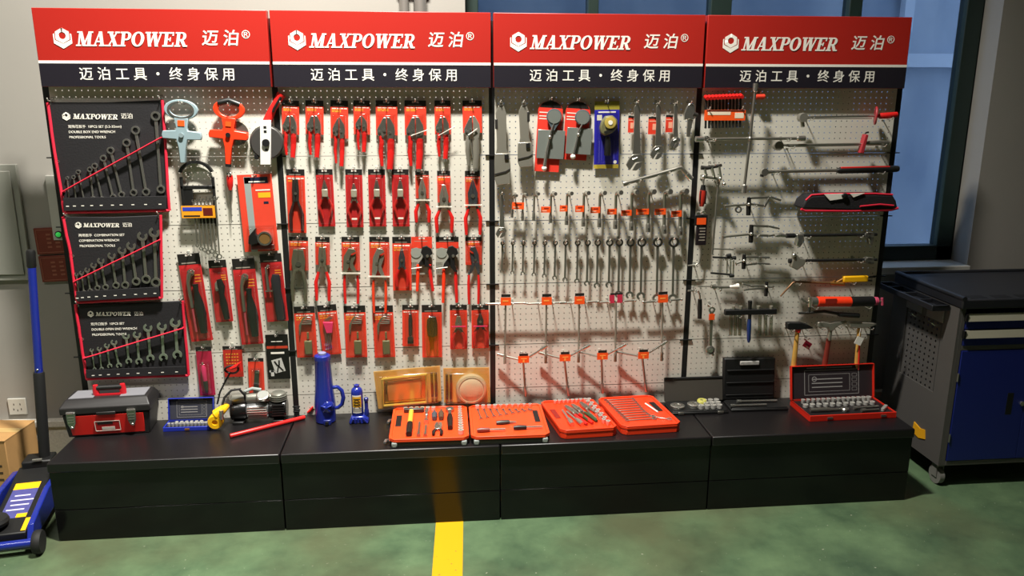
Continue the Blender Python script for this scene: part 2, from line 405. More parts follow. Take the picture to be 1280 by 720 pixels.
# ------------------------------------------------------------ display rack, four bays
XB = [.015, .9605, 1.900, 2.8481, 3.8072]
ZT, ZHB, ZHT = .364, 1.877, 2.189
BAYNAME = ['leftmost rack bay of tool rolls and tape reels', 'second rack bay from the left, full of carded pliers', 'third rack bay from the left, full of hanging wrenches', 'rightmost rack bay of clamps, pullers and hammers']
PEG = mat('cream_pegboard_paint', '#cfcbbf', .55)
SIGNRED = mat('sign_red_vinyl', '#a3221a', .38)
SIGNBLK = mat('sign_black_vinyl', '#1d1a22', .4)
SIGNWHT = mat('sign_white_vinyl', '#e8e4da', .5)
BASEM = mat('black_gloss_panel', '#101010', .16, spec=.38)
BASET = mat('black_shelf_top', '#141213', .36, vary=.15, scale=6)
def pegpanel(wd, z0, z1, p=.0262, ph=.0272, r=.0028):
    nx = int((wd-.03)/p); mg = (wd-nx*p)/2; nz = max(1, int(round((z1-z0)/ph))); ph = (z1-z0-.003)/nz
    b = MB(); bm = b.bm; vd = {}
    def V(x, z):
        k = (round(x, 5), round(z, 5))
        if k not in vd: vd[k] = bm.verts.new((x, 0, z))
        return vd[k]
    for j in range(nz):
        zc = z0+ph*(j+.5)
        for i in range(nx):
            xc = mg+p*(i+.5)
            a = [V(xc-p/2, zc-ph/2), V(xc+p/2, zc-ph/2), V(xc+p/2, zc+ph/2), V(xc-p/2, zc+ph/2)]
            h = [bm.verts.new((xc+r*math.cos(math.radians(45*q+22.5)), 0, zc+r*math.sin(math.radians(45*q+22.5)))) for q in range(8)]
            # octagon corner indices: 0:22.5 1:67.5 2:112.5 3:157.5 4:202.5 5:247.5 6:292.5 7:337.5
            for c0, c1, hh_ in ((0, 1, (6, 5)), (1, 2, (0, 7)), (2, 3, (2, 1)), (3, 0, (4, 3))):
                bm.faces.new((a[c0], a[c1], h[hh_[0]], h[hh_[1]]))
            for c0, hh_ in ((0, (5, 4)), (1, (7, 6)), (2, (1, 0)), (3, (3, 2))):
                bm.faces.new((a[c0], h[hh_[0]], h[hh_[1]]))
    b.box(.013, mg, 0, .0012, z0, z1-.003); b.box(wd-mg, wd-.013, 0, .0012, z0, z1-.003)
    b.box(.013, wd-.013, .0015, .014, z0, z0+.0012); b.box(.013, wd-.013, .0015, .014, z1-.0042, z1-.003)
    return b
BAY = []
CELLS = [(.30, .462), (.462, .683), (.683, .983), (.983, 1.282), (1.282, 1.583), (1.583, 1.905)]
proto = {}
for k in range(4):
    X0, X1 = XB[k], XB[k+1]; wd = X1-X0
    t = thing('display_rack', BAYNAME[k]+', red and black sign on top', 'display rack', (X0, 0, 0), 'bays of the tool display rack')
    BAY.append(t)
    for i, (z0, z1) in enumerate(CELLS):
        o = pegpanel(wd, z0, z1).out('peg_panel', PEG, t)
    for x in ([0, wd] if k == 3 else [0]):
        q = MB().box(x-.0125, x+.0125, -.0015, .05, 0, 2.16)
        for z in (.683, .983, 1.282, 1.583): q.box(x-.03, x+.03, -.008, -.001, z-.004, z+.001)
        q.out('upright', RACKB, t)
    # sign box
    gx = .006
    sgn = MB().box(gx, wd-gx, -.045, -.002, ZHB, ZHT).out('sign', SIGNRED, t, bevel=.002)
    zb0, zb1, zw = ZHB, 1.971, 1.982
    MB().box(gx+.001, wd-gx-.001, -.0462, -.0448, zb0+.001, zb1).out('black_band', SIGNBLK, sgn)
    MB().box(gx+.001, wd-gx-.001, -.0462, -.0448, zb1, zw).out('white_stripe', SIGNWHT, sgn)
    if k == 0:
        proto['logo'] = hexlogo(.039).out('logo', SIGNWHT, sgn)
        proto['word'] = brandword(.058, .445, SIGNWHT).out('lettering', SIGNWHT, sgn)
    else:
        for n_ in ('logo', 'word'): twin(proto[n_], sgn)
    ch = {c.name.split('.')[0]: c for c in sgn.children}
    f = wd/.946
    ch['logo'].location = (.114*f, -.0452, 2.070); ch['lettering'].location = (.163*f, -.0452, 2.040)
    for c, x, sz in (('迈', .700, .068), ('泊', .786, .068)):
        text('lettering', c, sz, SIGNWHT, sgn, (x*f, -.0456, 2.072), bold=.0007, shear=.15)
    text('lettering', '®', .046, SIGNWHT, sgn, (.850*f, -.0456, 2.089))
    for i, c in enumerate('迈泊工具·终身保用'):
        text('lettering', c, .056 if c != '·' else .1, SIGNWHT, sgn, ((.190+.0722*i)*f, -.0466, 1.926), bold=.00025)
    # base plinth
    fy = -.43
    bt = thing('rack_plinth', ['leftmost black plinth under the toolbox and compressor', 'black plinth under the blue jacks, second from the left', 'black plinth under the right-hand orange tool case, third from the left', 'rightmost black plinth under the red socket set'][k], 'plinth', (X0, 0, 0), 'black base plinths of the rack')
    MB().box(0.002, wd-.002, -.442, -.009, ZT-.044, ZT).out('shelf_top', BASET, bt, bevel=.006)
    MB().box(.003, wd-.003, fy, fy+.02, .146, ZT-.0445).out('front_panel', BASEM, bt, bevel=.0015)
    MB().box(.003, wd-.003, fy, fy+.02, .003, .1435).out('kick_panel', BASEM, bt, bevel=.0015)
    for x in ((.003, wd-.021) if k in (0, 3) else (.003,)):
        MB().box(x, x+.018, fy+.0205, -.009, .002, ZT-.0445).out('side_panel', BASEM, bt)
def bay_of(x):
    for k in range(3):
        if x < XB[k+1]: return BAY[k]
    return BAY[3]
HK = {}
def hook(P, dep):                                  # chrome wire hook standing out of the pegboard
    t = bay_of(P.x); d = round(max(dep, .02), 3)
    if d not in HK:
        q = MB().tube([(0, .004, 0), (0, -d, 0), (0, -d-.010, .003), (0, -d-.016, .012)], .0024, 8)
        q.box(-.006, .006, -.0025, .0, -.004, .016)
        HK[d] = q.out('peg_hook', HOOKM, t); o = HK[d]
    else:
        o = twin(HK[d], t)
    o.location = (P.x-t.location.x, 0, P.z)
    return o
def hang(name, label, cat, u, v, u2, v2, Y, group=None, hk=True, drop=.006, hx=0., hl=0.):
    P, Q = PX(u, v, Y), PX(u2, v2, Y); d = Q-P
    t = thing(name, label, cat, P, group, (0, math.atan2(-d.x, -d.z), 0))
    if hk: hook(P-Vector((-hx, 0, drop)), -Y+.004+hl)
    return t, d.length
# ------------------------------------------------------------ hand tool builders (local: hang point at 0, tool runs down -z, front is -y)
def ring_jaw(t, cz, r, y0, y1, mt, name='open_jaw', opening=-90, tilt=15, gap=80):
    MB().ann(0, cz, r, r*.5, y0, y1, 16, opening+tilt+gap/2, opening+tilt+360-gap/2).out(name, mt, t)
def comb_wrench(t, L, rr, jr, wd, mt, y=-.004, th=.006, box_top=True, box_bottom=False, rm=None):
    """combination / ring / open-end wrench; box_top: ring at the top, else open jaw"""
    y0, y1 = y-th/2, y+th/2
    zt, zb = -rr, -L+jr
    if box_top: MB().ann(0, zt, rr, rr*.6, y0-.001, y1+.001, 18).out('ring_end', rm or mt, t)
    else: ring_jaw(t, zt, rr, y0, y1, mt, opening=90, tilt=-15)
    if box_bottom: MB().ann(0, zb, jr, jr*.6, y0-.001, y1+.001, 18).out('ring_end', mt, t)
    else: ring_jaw(t, zb, jr, y0, y1, mt)
    MB().prism([(-wd*.62, zt-rr*.82), (wd*.62, zt-rr*.82), (wd*.5, (zt+zb)/2), (wd*.55, zb+jr*.8), (-wd*.55, zb+jr*.8), (-wd*.5, (zt+zb)/2)], y0+th*.12, y1-th*.12).out('shank', mt, t, bevel=.0007)
GREYINK = mat('grey_ink', '#8f877a', .5)
def card(t, w_, h, mt=None, head=.16, top=0., y=0., ink=True, rnd=False, headc=None, lines=3):
    q = MB(); mt = mt or CARDRED; z1 = top; z0 = top-h; hz = z1-h*head
    if rnd:
        r = w_*.5; pts = [(r*math.cos(a), z1-r*.8+r*.8*math.sin(a)) for a in [math.pi*i/12 for i in range(13)]]
        q.prism(pts+[(-w_/2, z0), (w_/2, z0)], y-.0012, y, 0)
    else:
        q.box(-w_/2, w_/2, y-.0012, y, z0, hz, 0)
        s0, s1 = z1-.0115, z1-.0030
        q.box(-w_/2, w_/2, y-.0012, y, hz, s0, 1).box(-w_/2, w_/2, y-.0012, y, s1, z1, 1)
        q.box(-w_/2, -w_*.15, y-.0012, y, s0, s1, 1).box(w_*.15, w_/2, y-.0012, y, s0, s1, 1)
    if ink:
        zz = hz-h*.03
        for i in range(lines):
            x = -w_*.42; lim = w_*(.40 if i == 0 else .05)
            while x < lim:
                l_ = w_*random.uniform(.1, .25)
                q.box(x, min(x+l_, lim+.003), y-.0015, y-.0012, zz-h*.022, zz, 3 if i == 0 else 2); x += l_+w_*.04
            zz -= h*.042
        q.box(-w_*.36, w_*.28, y-.0014, y-.0012, hz+h*head*.12, hz+h*head*.22, 4)
    return q.out('card', [mt, headc or INKB, INKO, INKW, GREYINK], t)
def shell(t, x0, x1, z0, z1, d, y=-.0016, mt=None):
    """vacuum-formed clear blister, five walls"""
    q = MB(); i = min(.006, d*.5)
    a = [(x0, z0), (x1, z0), (x1, z1), (x0, z1)]; b_ = [(x0+i, z0+i), (x1-i, z0+i), (x1-i, z1-i), (x0+i, z1-i)]
    q.add([(x, y, z) for x, z in a]+[(x, y-d, z) for x, z in b_], [(4, 5, 6, 7), (0, 1, 5, 4), (1, 2, 6, 5), (2, 3, 7, 6), (3, 0, 4, 7)], 0, False)
    return q.out('blister', mt or CLEARP, t, bevel=.002)
def pliers(t, z0, L, wj, splay, jf=.36, gf=.45, metal=None, grip=None, y=-.010, nose=.35, hr=.0055, x=0., gripend=1., lock=False, cx=.0):
    """pliers hanging jaws up: two jaws, pivot, two handles with grips"""
    metal = metal or GSTEEL; jl = L*jf; zp = z0-jl
    for s in (-1, 1):
        k = 1. if not lock else (1.15 if s < 0 else .85)
        MB().prism([(x+s*.0006, z0), (x+s*nose*wj*.5*k, z0), (x+s*wj*.5*k, z0-.62*jl), (x+s*wj*.42*k, zp-.012), (x+s*.0006, zp-.016), (x+s*.0006, z0-jl*.55)], y-.005, y+.005).out('jaw', metal, t, bevel=.0012)
    MB().cyl((x, y+.006, zp+jl*.25), (x, y-.0075, zp+jl*.25), wj*.2, n=16).out('pivot_bolt', STEEL, t)
    zb = z0-L
    for s in (-1, 1):
        sp = splay if not (lock and s > 0) else splay*.8
        pts = [(x-s*wj*.18, y, zp+.004), (x+s*wj*.28, y, zp-L*.05), (x+s*sp, y, zp+(zb-zp)*.5), (x+s*sp*.92+cx*s, y, zb)]
        a = Vector(pts[2]); c = Vector(pts[3]); zg = z0-L*gf
        MB().tube(pts[:3]+[tuple(a.lerp(c, .96))], [hr*.8, hr*.95, hr*.9, hr*.7], 8, flat=.75).out('handle', metal, t)
        if grip:
            g0 = Vector(pts[1]).lerp(a, .35); g1 = a.lerp(c, gripend)
            MB().tube([g0, a, a.lerp(c, gripend*.6), g1], [hr*1.1, hr*1.45, hr*1.35, hr*1.05], 10, flat=.8).out('grip', grip, t)
    if lock:
        MB().cyl((x-splay*.92, y, zb), (x-splay*.95, y, zb-.014), hr*.8, n=10).out('adjusting_screw', STEEL, t)
        MB().cyl((x-wj*.3, y+.006, zp-.004), (x-wj*.3, y-.0075, zp-.004), hr*.5, n=10).out('rivet', CHROME, t)
        MB().cyl((x+wj*.3, y+.006, zp-.002), (x+wj*.3, y-.0075, zp-.002), hr*.5, n=10).out('rivet', CHROME, t)
def lock_pliers(t, z0, L, w_, nose, grip, metal, y=-.016):
    """locking pliers: short riveted jaws, broad fixed handle with screw on the right, thinner lever on the left"""
    zj = z0-.34*L
    MB().prism([(.001, z0), (nose*w_*.42, z0-.01*L), (w_*.44, z0-.16*L), (w_*.50, z0-.27*L), (w_*.42, z0-.42*L), (w_*.06, z0-.44*L), (.002, zj), (.002, z0-.14*L)], y-.007, y+.007).out('fixed_jaw', metal, t, bevel=.0018)
    MB().prism([(-.001, z0-.004), (-nose*w_*.42, z0-.014*L), (-w_*.40, z0-.15*L), (-w_*.56, z0-.24*L), (-w_*.54, z0-.34*L), (-w_*.30, z0-.40*L), (-.002, zj), (-.002, z0-.14*L)], y-.006, y+.006).out('moving_jaw', CHROME, t, bevel=.0018)
    a, c = (w_*.24, y, z0-.41*L), (w_*.16, y, z0-L)
    MB().tube([a, ((a[0]*.5+c[0]*.5)*1.12, y, z0-.7*L), c], [w_*.20, w_*.21, w_*.17], 12, flat=.62).out('fixed_handle', grip or GSTEEL, t)
    a, c = (-w_*.36, y, z0-.36*L), (-w_*.30, y, z0-.94*L)
    MB().tube([a, (-w_*.30, y-.003, z0-.46*L), (-w_*.36, y-.002, z0-.66*L), c], [w_*.12, w_*.13, w_*.14, w_*.09], 12, flat=.7).out('lever', grip or GSTEEL, t)
    MB().tube([(-w_*.12, y+.001, z0-.44*L), (-w_*.06, y+.001, z0-.66*L), (w_*.04, y, z0-.82*L)], w_*.055, 8).out('toggle_link', STEEL, t)
    MB().tube([(c[0]+w_*.46, y, z0-L+.002), (c[0]+w_*.46, y, z0-L-.012)], w_*.12, 12).out('adjusting_screw', STEEL, t)
    for x, z in ((-w_*.42, z0-.29*L), (-w_*.12, z0-.26*L), (w_*.20, z0-.30*L), (-w_*.22, z0-.37*L)): MB().cyl((x, y-.004, z), (x, y-.0095, z), w_*.075, n=10).out('rivet', CHROME, t)
def pump_pliers(t, z0, L, w_, metal, grip, y=-.012, gf=.5, sgn=1):
    """slip-joint pliers: angled beak jaws on crossing arms, long straight handles"""
    s = sgn
    MB().prism([(s*w_*.50, z0-.14*L), (s*w_*.15, z0), (-s*w_*.30, z0-.015*L), (-s*w_*.42, z0-.06*L), (-s*w_*.05, z0-.10*L), (s*w_*.1, z0-.2*L), (s*w_*.12, z0-.33*L), (s*w_*.40, z0-.47*L), (s*w_*.62, z0-.47*L), (s*w_*.55, z0-.25*L)], y-.006, y+.001).out('upper_jaw', metal, t, bevel=.0012)
    MB().prism([(-s*w_*.42, z0-.09*L), (-s*w_*.10, z0-.14*L), (s*w_*.34, z0-.2*L), (s*w_*.30, z0-.27*L), (-s*w_*.25, z0-.47*L), (-s*w_*.50, z0-.47*L), (-s*w_*.16, z0-.28*L), (-s*w_*.36, z0-.17*L)], y+.001, y+.007).out('lower_jaw', metal, t, bevel=.0012)
    MB().cyl((s*w_*.18, y+.008, z0-.23*L), (s*w_*.18, y-.008, z0-.23*L), w_*.12, n=12).out('pivot_bolt', STEEL, t)
    for k in (-1, 1):
        x = k*w_*.5
        MB().tube([(x*.9, y, z0-.44*L), (x*1.02, y, z0-.6*L), (x*.96, y, z0-L*.98)], .0045, 8).out('handle', metal, t)
        if grip: MB().tube([(x*.96, y, z0-.49*L), (x*1.03, y, z0-.62*L), (x*1.0, y, z0-.85*L), (x*.94, y, z0-L)], [.0055, .0068, .0066, .0058], 10).out('grip', grip, t)
def adj_wrench(t, L, w_, mt, y=-.008, sgn=-1):
    """adjustable wrench hung by its handle, jaws down"""
    s = sgn; th = .006; hz = -L*.76
    q = MB().prism([(-w_*.26, -L*.028-w_*.2), (w_*.26, -L*.028-w_*.2), (w_*.42, -L*.08-w_*.1), (w_*.34, -L*.3), (w_*.52, hz), (-w_*.52, hz), (-w_*.34, -L*.3), (-w_*.42, -L*.08-w_*.1)], y-th*.5, y+th*.5)
    q.out('handle', mt, t, bevel=.0012)
    MB().prism([(-w_*.5, hz), (w_*.5, hz), (s*-1*w_*.95, hz-L*.07) if s < 0 else (w_*.5, hz), (w_*.8*-s, hz-L*.10), (s*w_*.2, hz-L*.12), (s*w_*.9, hz-L*.235), (s*w_*1.35, hz-L*.15), (s*w_*.9, hz-L*.045)], y-th, y+th).out('fixed_jaw', mt, t, bevel=.0015)
    MB().prism([(-s*w_*.72, hz-L*.108), (s*w_*.02, hz-L*.125), (s*w_*.55, hz-L*.235), (s*w_*.05, hz-L*.24), (-s*w_*.55, hz-L*.19)], y-th*.8, y+th*.8).out('sliding_jaw', mt, t, bevel=.0012)
    MB().cyl((-s*w_*.1, y, hz-L*.055), (s*w_*.5, y, hz-L*.085), th*1.35, n=12).out('knurl', CHROME, t)
    MB().ann(0, -L*.028, w_*.26, w_*.16, y-th*.6, y+th*.6, 14).out('hang_hole_rim', mt, t)
# ------------------------------------------------------------ bay one: tool rolls
def roll(label, TL, TR, BR, BL, notch, dl, dr, logo, lines, wrench, heads, wname, wlab, grp, Y=-.019, z=4.65, oxy=(50, 115)):
    P = PX(*TL, Y)
    t = thing('tool_roll', label, 'tool roll', P, 'black nylon tool rolls with red piping')
    def L2(p, dy=0): q = PX(*p, Y+dy)-P; return q
    def P2(p): q = L2(p); return (q.x, q.z)
    out_ = [TL, ((TL[0]+TR[0])/2, (TL[1]+TR[1])/2+1.5), TR, BR, ((BL[0]+BR[0])/2, (BL[1]+BR[1])/2+1), BL, notch]
    MB().prism([P2(p) for p in out_], 0, .009).out('roll_back', FABRIC, t, bevel=.003)
    hb = (BL[1]-TL[1])*.16
    sl = [(BL[0]+1, BL[1]-2.4), (BR[0]-2, BR[1]-2.4), (BR[0]-2.6, BR[1]-hb*.85), (BL[0]-.2, BL[1]-hb*.85)]
    MB().prism([P2(p) for p in sl], -.017, -.0145).out('slot_strip', FABRIC, t, bevel=.001)
    q = MB()
    for a, c in ((TL, notch), (notch, BL), (BL, BR), (BR, TR)):
        a, c = L2(a), L2(c); n = 6
        q.tube([a.lerp(c, i/n)+Vector((random.uniform(-.0012, .0012), -.004, random.uniform(-.0012, .0012))) for i in range(n+1)], .0062, 8)
    q.out('edge_piping', PIPING, t)
    a, c = L2(dl)+Vector((0, -.0185, 0)), L2(dr)+Vector((0, -.0185, 0))
    MB().tube([L2(dl)+Vector((0, -.002, 0))]+[a.lerp(c, i/7)+Vector((0, -.001, random.uniform(-.001, .001))) for i in range(8)]+[L2(dr)+Vector((0, -.002, 0))], .0058, 8, flat=.6).out('pocket_piping', PIPING, t)
    for p in (TL, TR, notch):
        g = L2((p[0]+(2.2 if p != TR else -2.2), p[1]+2.0))
        MB().ann(g.x, g.z, .0055, .003, -.0015, .0005, 14).out('eyelet', CHROME, t)
    for p in (TL, TR): hook(PX(p[0]+(3 if p == TL else -3), p[1]-1.7, Y), .03)
    # print
    lp, lsz, wp, ww = logo
    o = hexlogo(lsz).out('logo', INKW, t); g = L2(lp); o.location = (g.x, -.0005, g.z); o.rotation_euler = (0, math.radians(1.5), 0)
    g, g2 = L2(wp), L2((wp[0]+ww, wp[1]))
    o = brandword(lsz*1.25, g2.x-g.x, INKW).out('lettering', INKW, t); o.location = (g.x, -.0005, g.z-lsz*.6); o.rotation_euler = (0, math.radians(1), 0)
    g = L2((wp[0]+ww+3, wp[1])); text('lettering', '迈泊', lsz*1.45, INKW, t, (g.x+.004, -.0006, g.z), align='LEFT')
    for i, s in enumerate(lines):
        g = L2((wp[0]-6+i*.8, wp[1]+13+i*6.6)); text('lettering', s, .0145, INKW, t, (g.x, -.0006, g.z), align='LEFT')
    n = len(heads)
    for i, (h0, h1) in enumerate(heads):
        f = i/(n-1)
        a, c = PX(oxy[0]+h0[0]/z, oxy[1]+h0[1]/z, Y-.008), PX(oxy[0]+h1[0]/z, oxy[1]+h1[1]/z, Y-.008)
        d = c-a; wt = thing(wname, 'chrome %s, %s from the left in the %s' % (wlab, ORD[i], label.split(' with')[0]), 'wrench', a, grp, (0, math.atan2(-d.x, -d.z), 0))
        rr = (.0075+.0135*f)*(1.12 if wrench != 'ring' else .95)
        comb_wrench(wt, d.length+.012, rr, rr*.9, rr*.55, WROLL[wrench], y=-.001, th=.005, box_top=(wrench == 'ring'), box_bottom=(wrench != 'open'))
        for ch in wt.children: ch.location = (0, .0025, rr)
        g = L2(((oxy[0]+h1[0]/z), (BL[1]+(BR[1]-BL[1])*f)-hb*.38))
        MB().box(g.x-.006, g.x+.006, -.0174, -.0168, g.z-.0018, g.z+.0018).out('size_mark', INKW, t)
WROLL = {'ring': CHROME, 'comb': STEEL, 'open': mat('green_grey_steel', '#9da596', .36, .75)}
roll('top black tool roll with ten ring wrenches behind red piping', (60, 128), (203.5, 125), (212, 263), (81, 265.5), (70.5, 200), (80.5, 239), (203, 172),
     ((83, 145.5), .017, (91, 145.5), 56), ['双梅花扳手  10PCS SET (5.5-32mm)', 'DOUBLE BOX END WRENCH', 'PROFESSIONAL TOOLS'], 'ring',
     [((158, 500), (170, 640)), ((195, 495), (210, 640)), ((222, 465), (258, 640)), ((290, 450), (310, 632)), ((318, 430), (365, 640)), ((368, 385), (430, 630)), ((410, 340), (480, 620)), ((503, 295), (548, 612)), ((555, 222), (622, 612)), ((672, 140), (705, 600))],
     'ring_wrench', 'double ring wrench', 'ring wrenches in the top tool roll')
roll('middle black tool roll with ten combination wrenches behind red piping', (79, 271), (201, 269), (203, 372), (97, 378), (89, 318), (94.5, 351), (201, 299),
     ((98, 281.5), .014, (104, 281.5), 45), ['两用扳手  COMBINATION SET', 'COMBINATION WRENCH', 'PROFESSIONAL TOOLS'], 'comb',
     [((135, 470), (152, 600)), ((170, 460), (187, 600)), ((208, 440), (230, 595)), ((250, 410), (280, 580)), ((298, 380), (335, 580)), ((370, 345), (405, 572)), ((440, 310), (465, 575)), ((500, 280), (540, 555)), ((575, 215), (605, 545)), ((655, 190), (668, 570))],
     'combination_wrench', 'combination wrench', 'wrenches in the middle tool roll', Y=-.029, z=5.335, oxy=(70, 255))
roll('bottom black tool roll with nine open-end wrenches behind red piping', (95, 380), (229, 376), (236, 469), (109, 473.5), (101, 422), (106.5, 446.5), (229.5, 409),
     ((113.5, 392.5), .014, (119.5, 392.5), 44), ['双开口扳手  10PCS SET', 'DOUBLE OPEN END WRENCH', 'PROFESSIONAL TOOLS'], 'open',
     [((215, 455), (240, 610)), ((275, 445), (295, 615)), ((335, 420), (360, 598)), ((390, 395), (435, 600)), ((485, 345), (510, 572)), ((570, 335), (590, 580)), ((655, 280), (680, 560)), ((765, 270), (780, 560)), ((870, 240), (890, 545))],
     'open_end_wrench', 'double open-end wrench', 'wrenches in the bottom tool roll', Y=-.019, z=6.26, oxy=(80, 365))
# tape reels
def reel_frame(t, mt, s, ring_c, ring_rx, ring_rz, arm_z, stem_z, arm_x, label_m):
    MB().ann(0, ring_c, ring_rz, ring_rz*.66, -.030, -.014, 28, sx=ring_rx/ring_rz).out('handle_loop', mt, t, bevel=.003)
    a = .019
    MB().prism([(-.030, ring_c-ring_rz*.78), (.030, ring_c-ring_rz*.78), (.022, arm_z+.03), (.026, arm_z+a), (arm_x*.97, arm_z+a*.8), (arm_x*1.04, arm_z-.002), (arm_x, arm_z-a*.9), (.024, arm_z-a), (.015, arm_z-.055), (.011, stem_z), (-.011, stem_z), (-.015, arm_z-.055), (-.024, arm_z-a), (-arm_x, arm_z-a*.9), (-arm_x*1.04, arm_z-.002), (-arm_x*.97, arm_z+a*.8), (-.026, arm_z+a), (-.022, arm_z+.03)], -.032, -.012).out('cross_frame', mt, t, bevel=.003)
    MB().cyl((0, -.012, arm_z), (0, -.040, arm_z), .010, n=18).out('winder_knob', label_m, t)
s_ = mpp(230, 165, -.03)
t, L = hang('tape_reel', 'pale grey open-frame measuring tape reel with oval chrome handle', 'tape measure', 228, 124.5, 231, 203, -.015, 'open-frame tape reels', drop=.0178, hl=.034)
reel_frame(t, LGREY, s_, -.042, .070, .043, -.148, -L, .080, mat('reel_hub_grey', '#7e8e92', .4))
MB().ann(0, -.042, .036, .030, -.032, -.030, 28, sx=1.55).out('handle_inlay', CHROME, t)
MB().box(-.014, .014, -.034, -.031, -.110, -.086).out('orange_label', TAGOR, t)
t, L = hang('tape_reel', 'bright red open-frame measuring tape reel between grey reel and saw-handled reel', 'tape measure', 288, 124.5, 287, 205, -.015, 'open-frame tape reels', drop=.0255, hl=.034)
REDOR = mat('red_orange_plastic', '#ee3a1a', .36)
reel_frame(t, REDOR, s_, -.042, .066, .043, -.148, -L, .080, BLACK)
MB().cyl((.03, -.004, -.140), (.03, -.014, -.140), .052, n=28).out('tape_disc', CHROME, t)
MB().tube([(-.045, -.022, -.018), (0, -.022, -.004), (.045, -.022, -.018)], .013, 10).out('grip', BLACK, t)
MB().box(-.012, .012, -.0345, -.0315, -.112, -.092).out('orange_label', TAGOR, t)
MB().cyl((0, -.022, -L+.003), (0, -.022, -L-.010), .013, n=14).out('end_cap', BLACK, t)
P = PX(335, 150, -.02)
t = thing('tape_reel', 'tape reel with black disc, white centre bar and slanted red handle', 'tape measure', P, 'open-frame tape reels')
def LP(p, Y=-.02): return PX(*p, Y)-P
g = LP((334, 178)); MB().lathe([(.0, -.014), (.066, -.014), (.070, -.010), (.070, .010), (.066, .014), (0, .014)], (g.x, .0, g.z), (0, 1, 0), 36).out('tape_disc', mat('tape_disc_grey', '#3b3937', .45), t)
MB().ann(g.x, g.z, .074, .070, -.006, .006, 36).out('steel_band', CHROME, t)
pa, pb = LP((333.5, 150)), LP((333, 205.5))
MB().prism([(pa.x-.024, pa.z), (pa.x+.022, pa.z), (pb.x+.024, pb.z), (pb.x-.022, pb.z)], -.026, -.015).out('centre_bar', mat('reel_white', '#d9d8d2', .4), t, bevel=.002)
MB().cyl((g.x, -.026, g.z), (g.x, -.034, g.z), .016, n=20).out('hub', BLACK, t)
q = MB()
for i, dz in enumerate((.066, .048, -.03)): q.box(g.x-.006, g.x+.006, -.0268, -.0258, g.z+dz-.005, g.z+dz+.005)
q.out('printed_marks', BLACK, t)
h0, h1, h2 = LP((334, 152)), LP((341, 136)), LP((352, 117.5))
MB().tube([h0, h0.lerp(h1, .6), h1, h1.lerp(h2, .5), h2], [.020, .018, .0155, .016, .019], 12, flat=.8).out('handle', RED, t)
MB().tube([h0.lerp(h1, .75)+Vector((.009, -.012, 0)), h1+Vector((.007, -.013, 0)), h1.lerp(h2, .8)+Vector((.007, -.012, 0))], .006, 8).out('handle_grip', BLACK, t)
g = LP((322, 196)); MB().box(g.x-.012, g.x+.006, -.012, .0, g.z-.01, g.z+.012).out('tape_hook', BLACK, t, bevel=.002)
hook(PX(351.5, 130, -.02), .03)
# wrench rack
P = PX(250, 218, -.01)
t = thing('wrench_rack', 'black plastic wrench rack with a yellow and blue label band', 'wrench rack', P)
def LW(p, Y=-.01): return PX(*p, Y)-P
a, c = LW((225, 222)), LW((276, 312)); x0, x1 = a.x, c.x
yl0, yl1 = LW((250, 271)).z, LW((250, 256)).z
MB().ann((x0+x1)/2, -.012, (x1-x0)/2, (x1-x0)/2-.012, -.02, 0, 20, 20, 160, sx=1.06).out('carry_arch', BLACK, t)
q = MB(); q.box(x0, x0+.012, -.012, 0, LW((250, 268)).z, -.01); q.box(x1-.012, x1, -.012, 0, LW((250, 283)).z, -.01); q.box(x0, x1, -.012, 0, -.064, -.048); q.box(x0, x0+.05, -.010, 0, yl1, -.05)
q.box(x0+.001, x1-.001, -.011, 0, yl0, yl1); q.box(x0+.07, x1, -.011, -.003, yl0-.03, yl0); q.box(x0, x0+.006, -.03, -.011, yl0, yl1); q.box(x1-.005, x1, -.03, -.011, yl0, yl1)
q.out('rack_frame', BLACK, t, bevel=.002)
MB().box(x0+.002, x1-.002, -.033, -.030, yl0, yl1).out('label_band', mat('amber_label', '#e6971f', .4), t)
q = MB().box(x0+.008, x0+.09, -.0338, -.0331, yl1-.022, yl1-.006, 0).box(x0+.094, x1-.012, -.0338, -.0331, yl0+.010, yl1-.010, 1).box(x0+.01, x0+.08, -.0338, -.0331, yl0+.006, yl0+.012, 2)
q.out('label_print', [mat('label_blue', '#2b3fae', .4), mat('label_maroon', '#5c1a14', .4), INKB], t)
hook(PX(235, 221, -.02), .028); hook(PX(262, 221, -.02), .028)
for i in range(7):
    u0, v0 = 241.5+i*4.6, 249-i*.7; u1, v1 = 247+i*4.6, [309, 313, 315, 318, 317, 322, 324][i]
    a = PX(u0, v0, -.033); c = PX(u1, v1, -.033); d = c-a
    wt = thing('combination_wrench', 'small chrome wrench, %s from the left in the black plastic wrench rack' % ORD[i], 'wrench', a, 'wrenches in the plastic wrench rack', (0, math.atan2(-d.x, -d.z), 0))
    comb_wrench(wt, d.length, .0072+.0005*i, .008+.0007*i, .0062, STEEL, y=0, th=.005, box_top=False, box_bottom=True)
t, L = hang('test_pen', 'small red-topped test pen with a long thin blade hanging beside the wrench rack', 'screwdriver', 287, 218, 289.5, 279, -.022, drop=.012)
MB().lathe([(.001, 0), (.013, -.004), (.015, -.02), (.013, -.05), (.008, -.064), (.008, -.068)], n=12).out('handle', RED, t)
MB().lathe([(.009, -.066), (.010, -.072), (.0095, -.12), (.006, -.13), (.001, -.131)], n=12).out('collar', CLEARP, t)
MB().tube([(0, 0, -.068), (0, 0, -.14), (0, 0, -L)], [.005, .0032, .0012], 8).out('blade', STEEL, t)
MB().box(-.011, .011, -.016, .012, -.003, .01).out('clip', CHROME, t, bevel=.002)
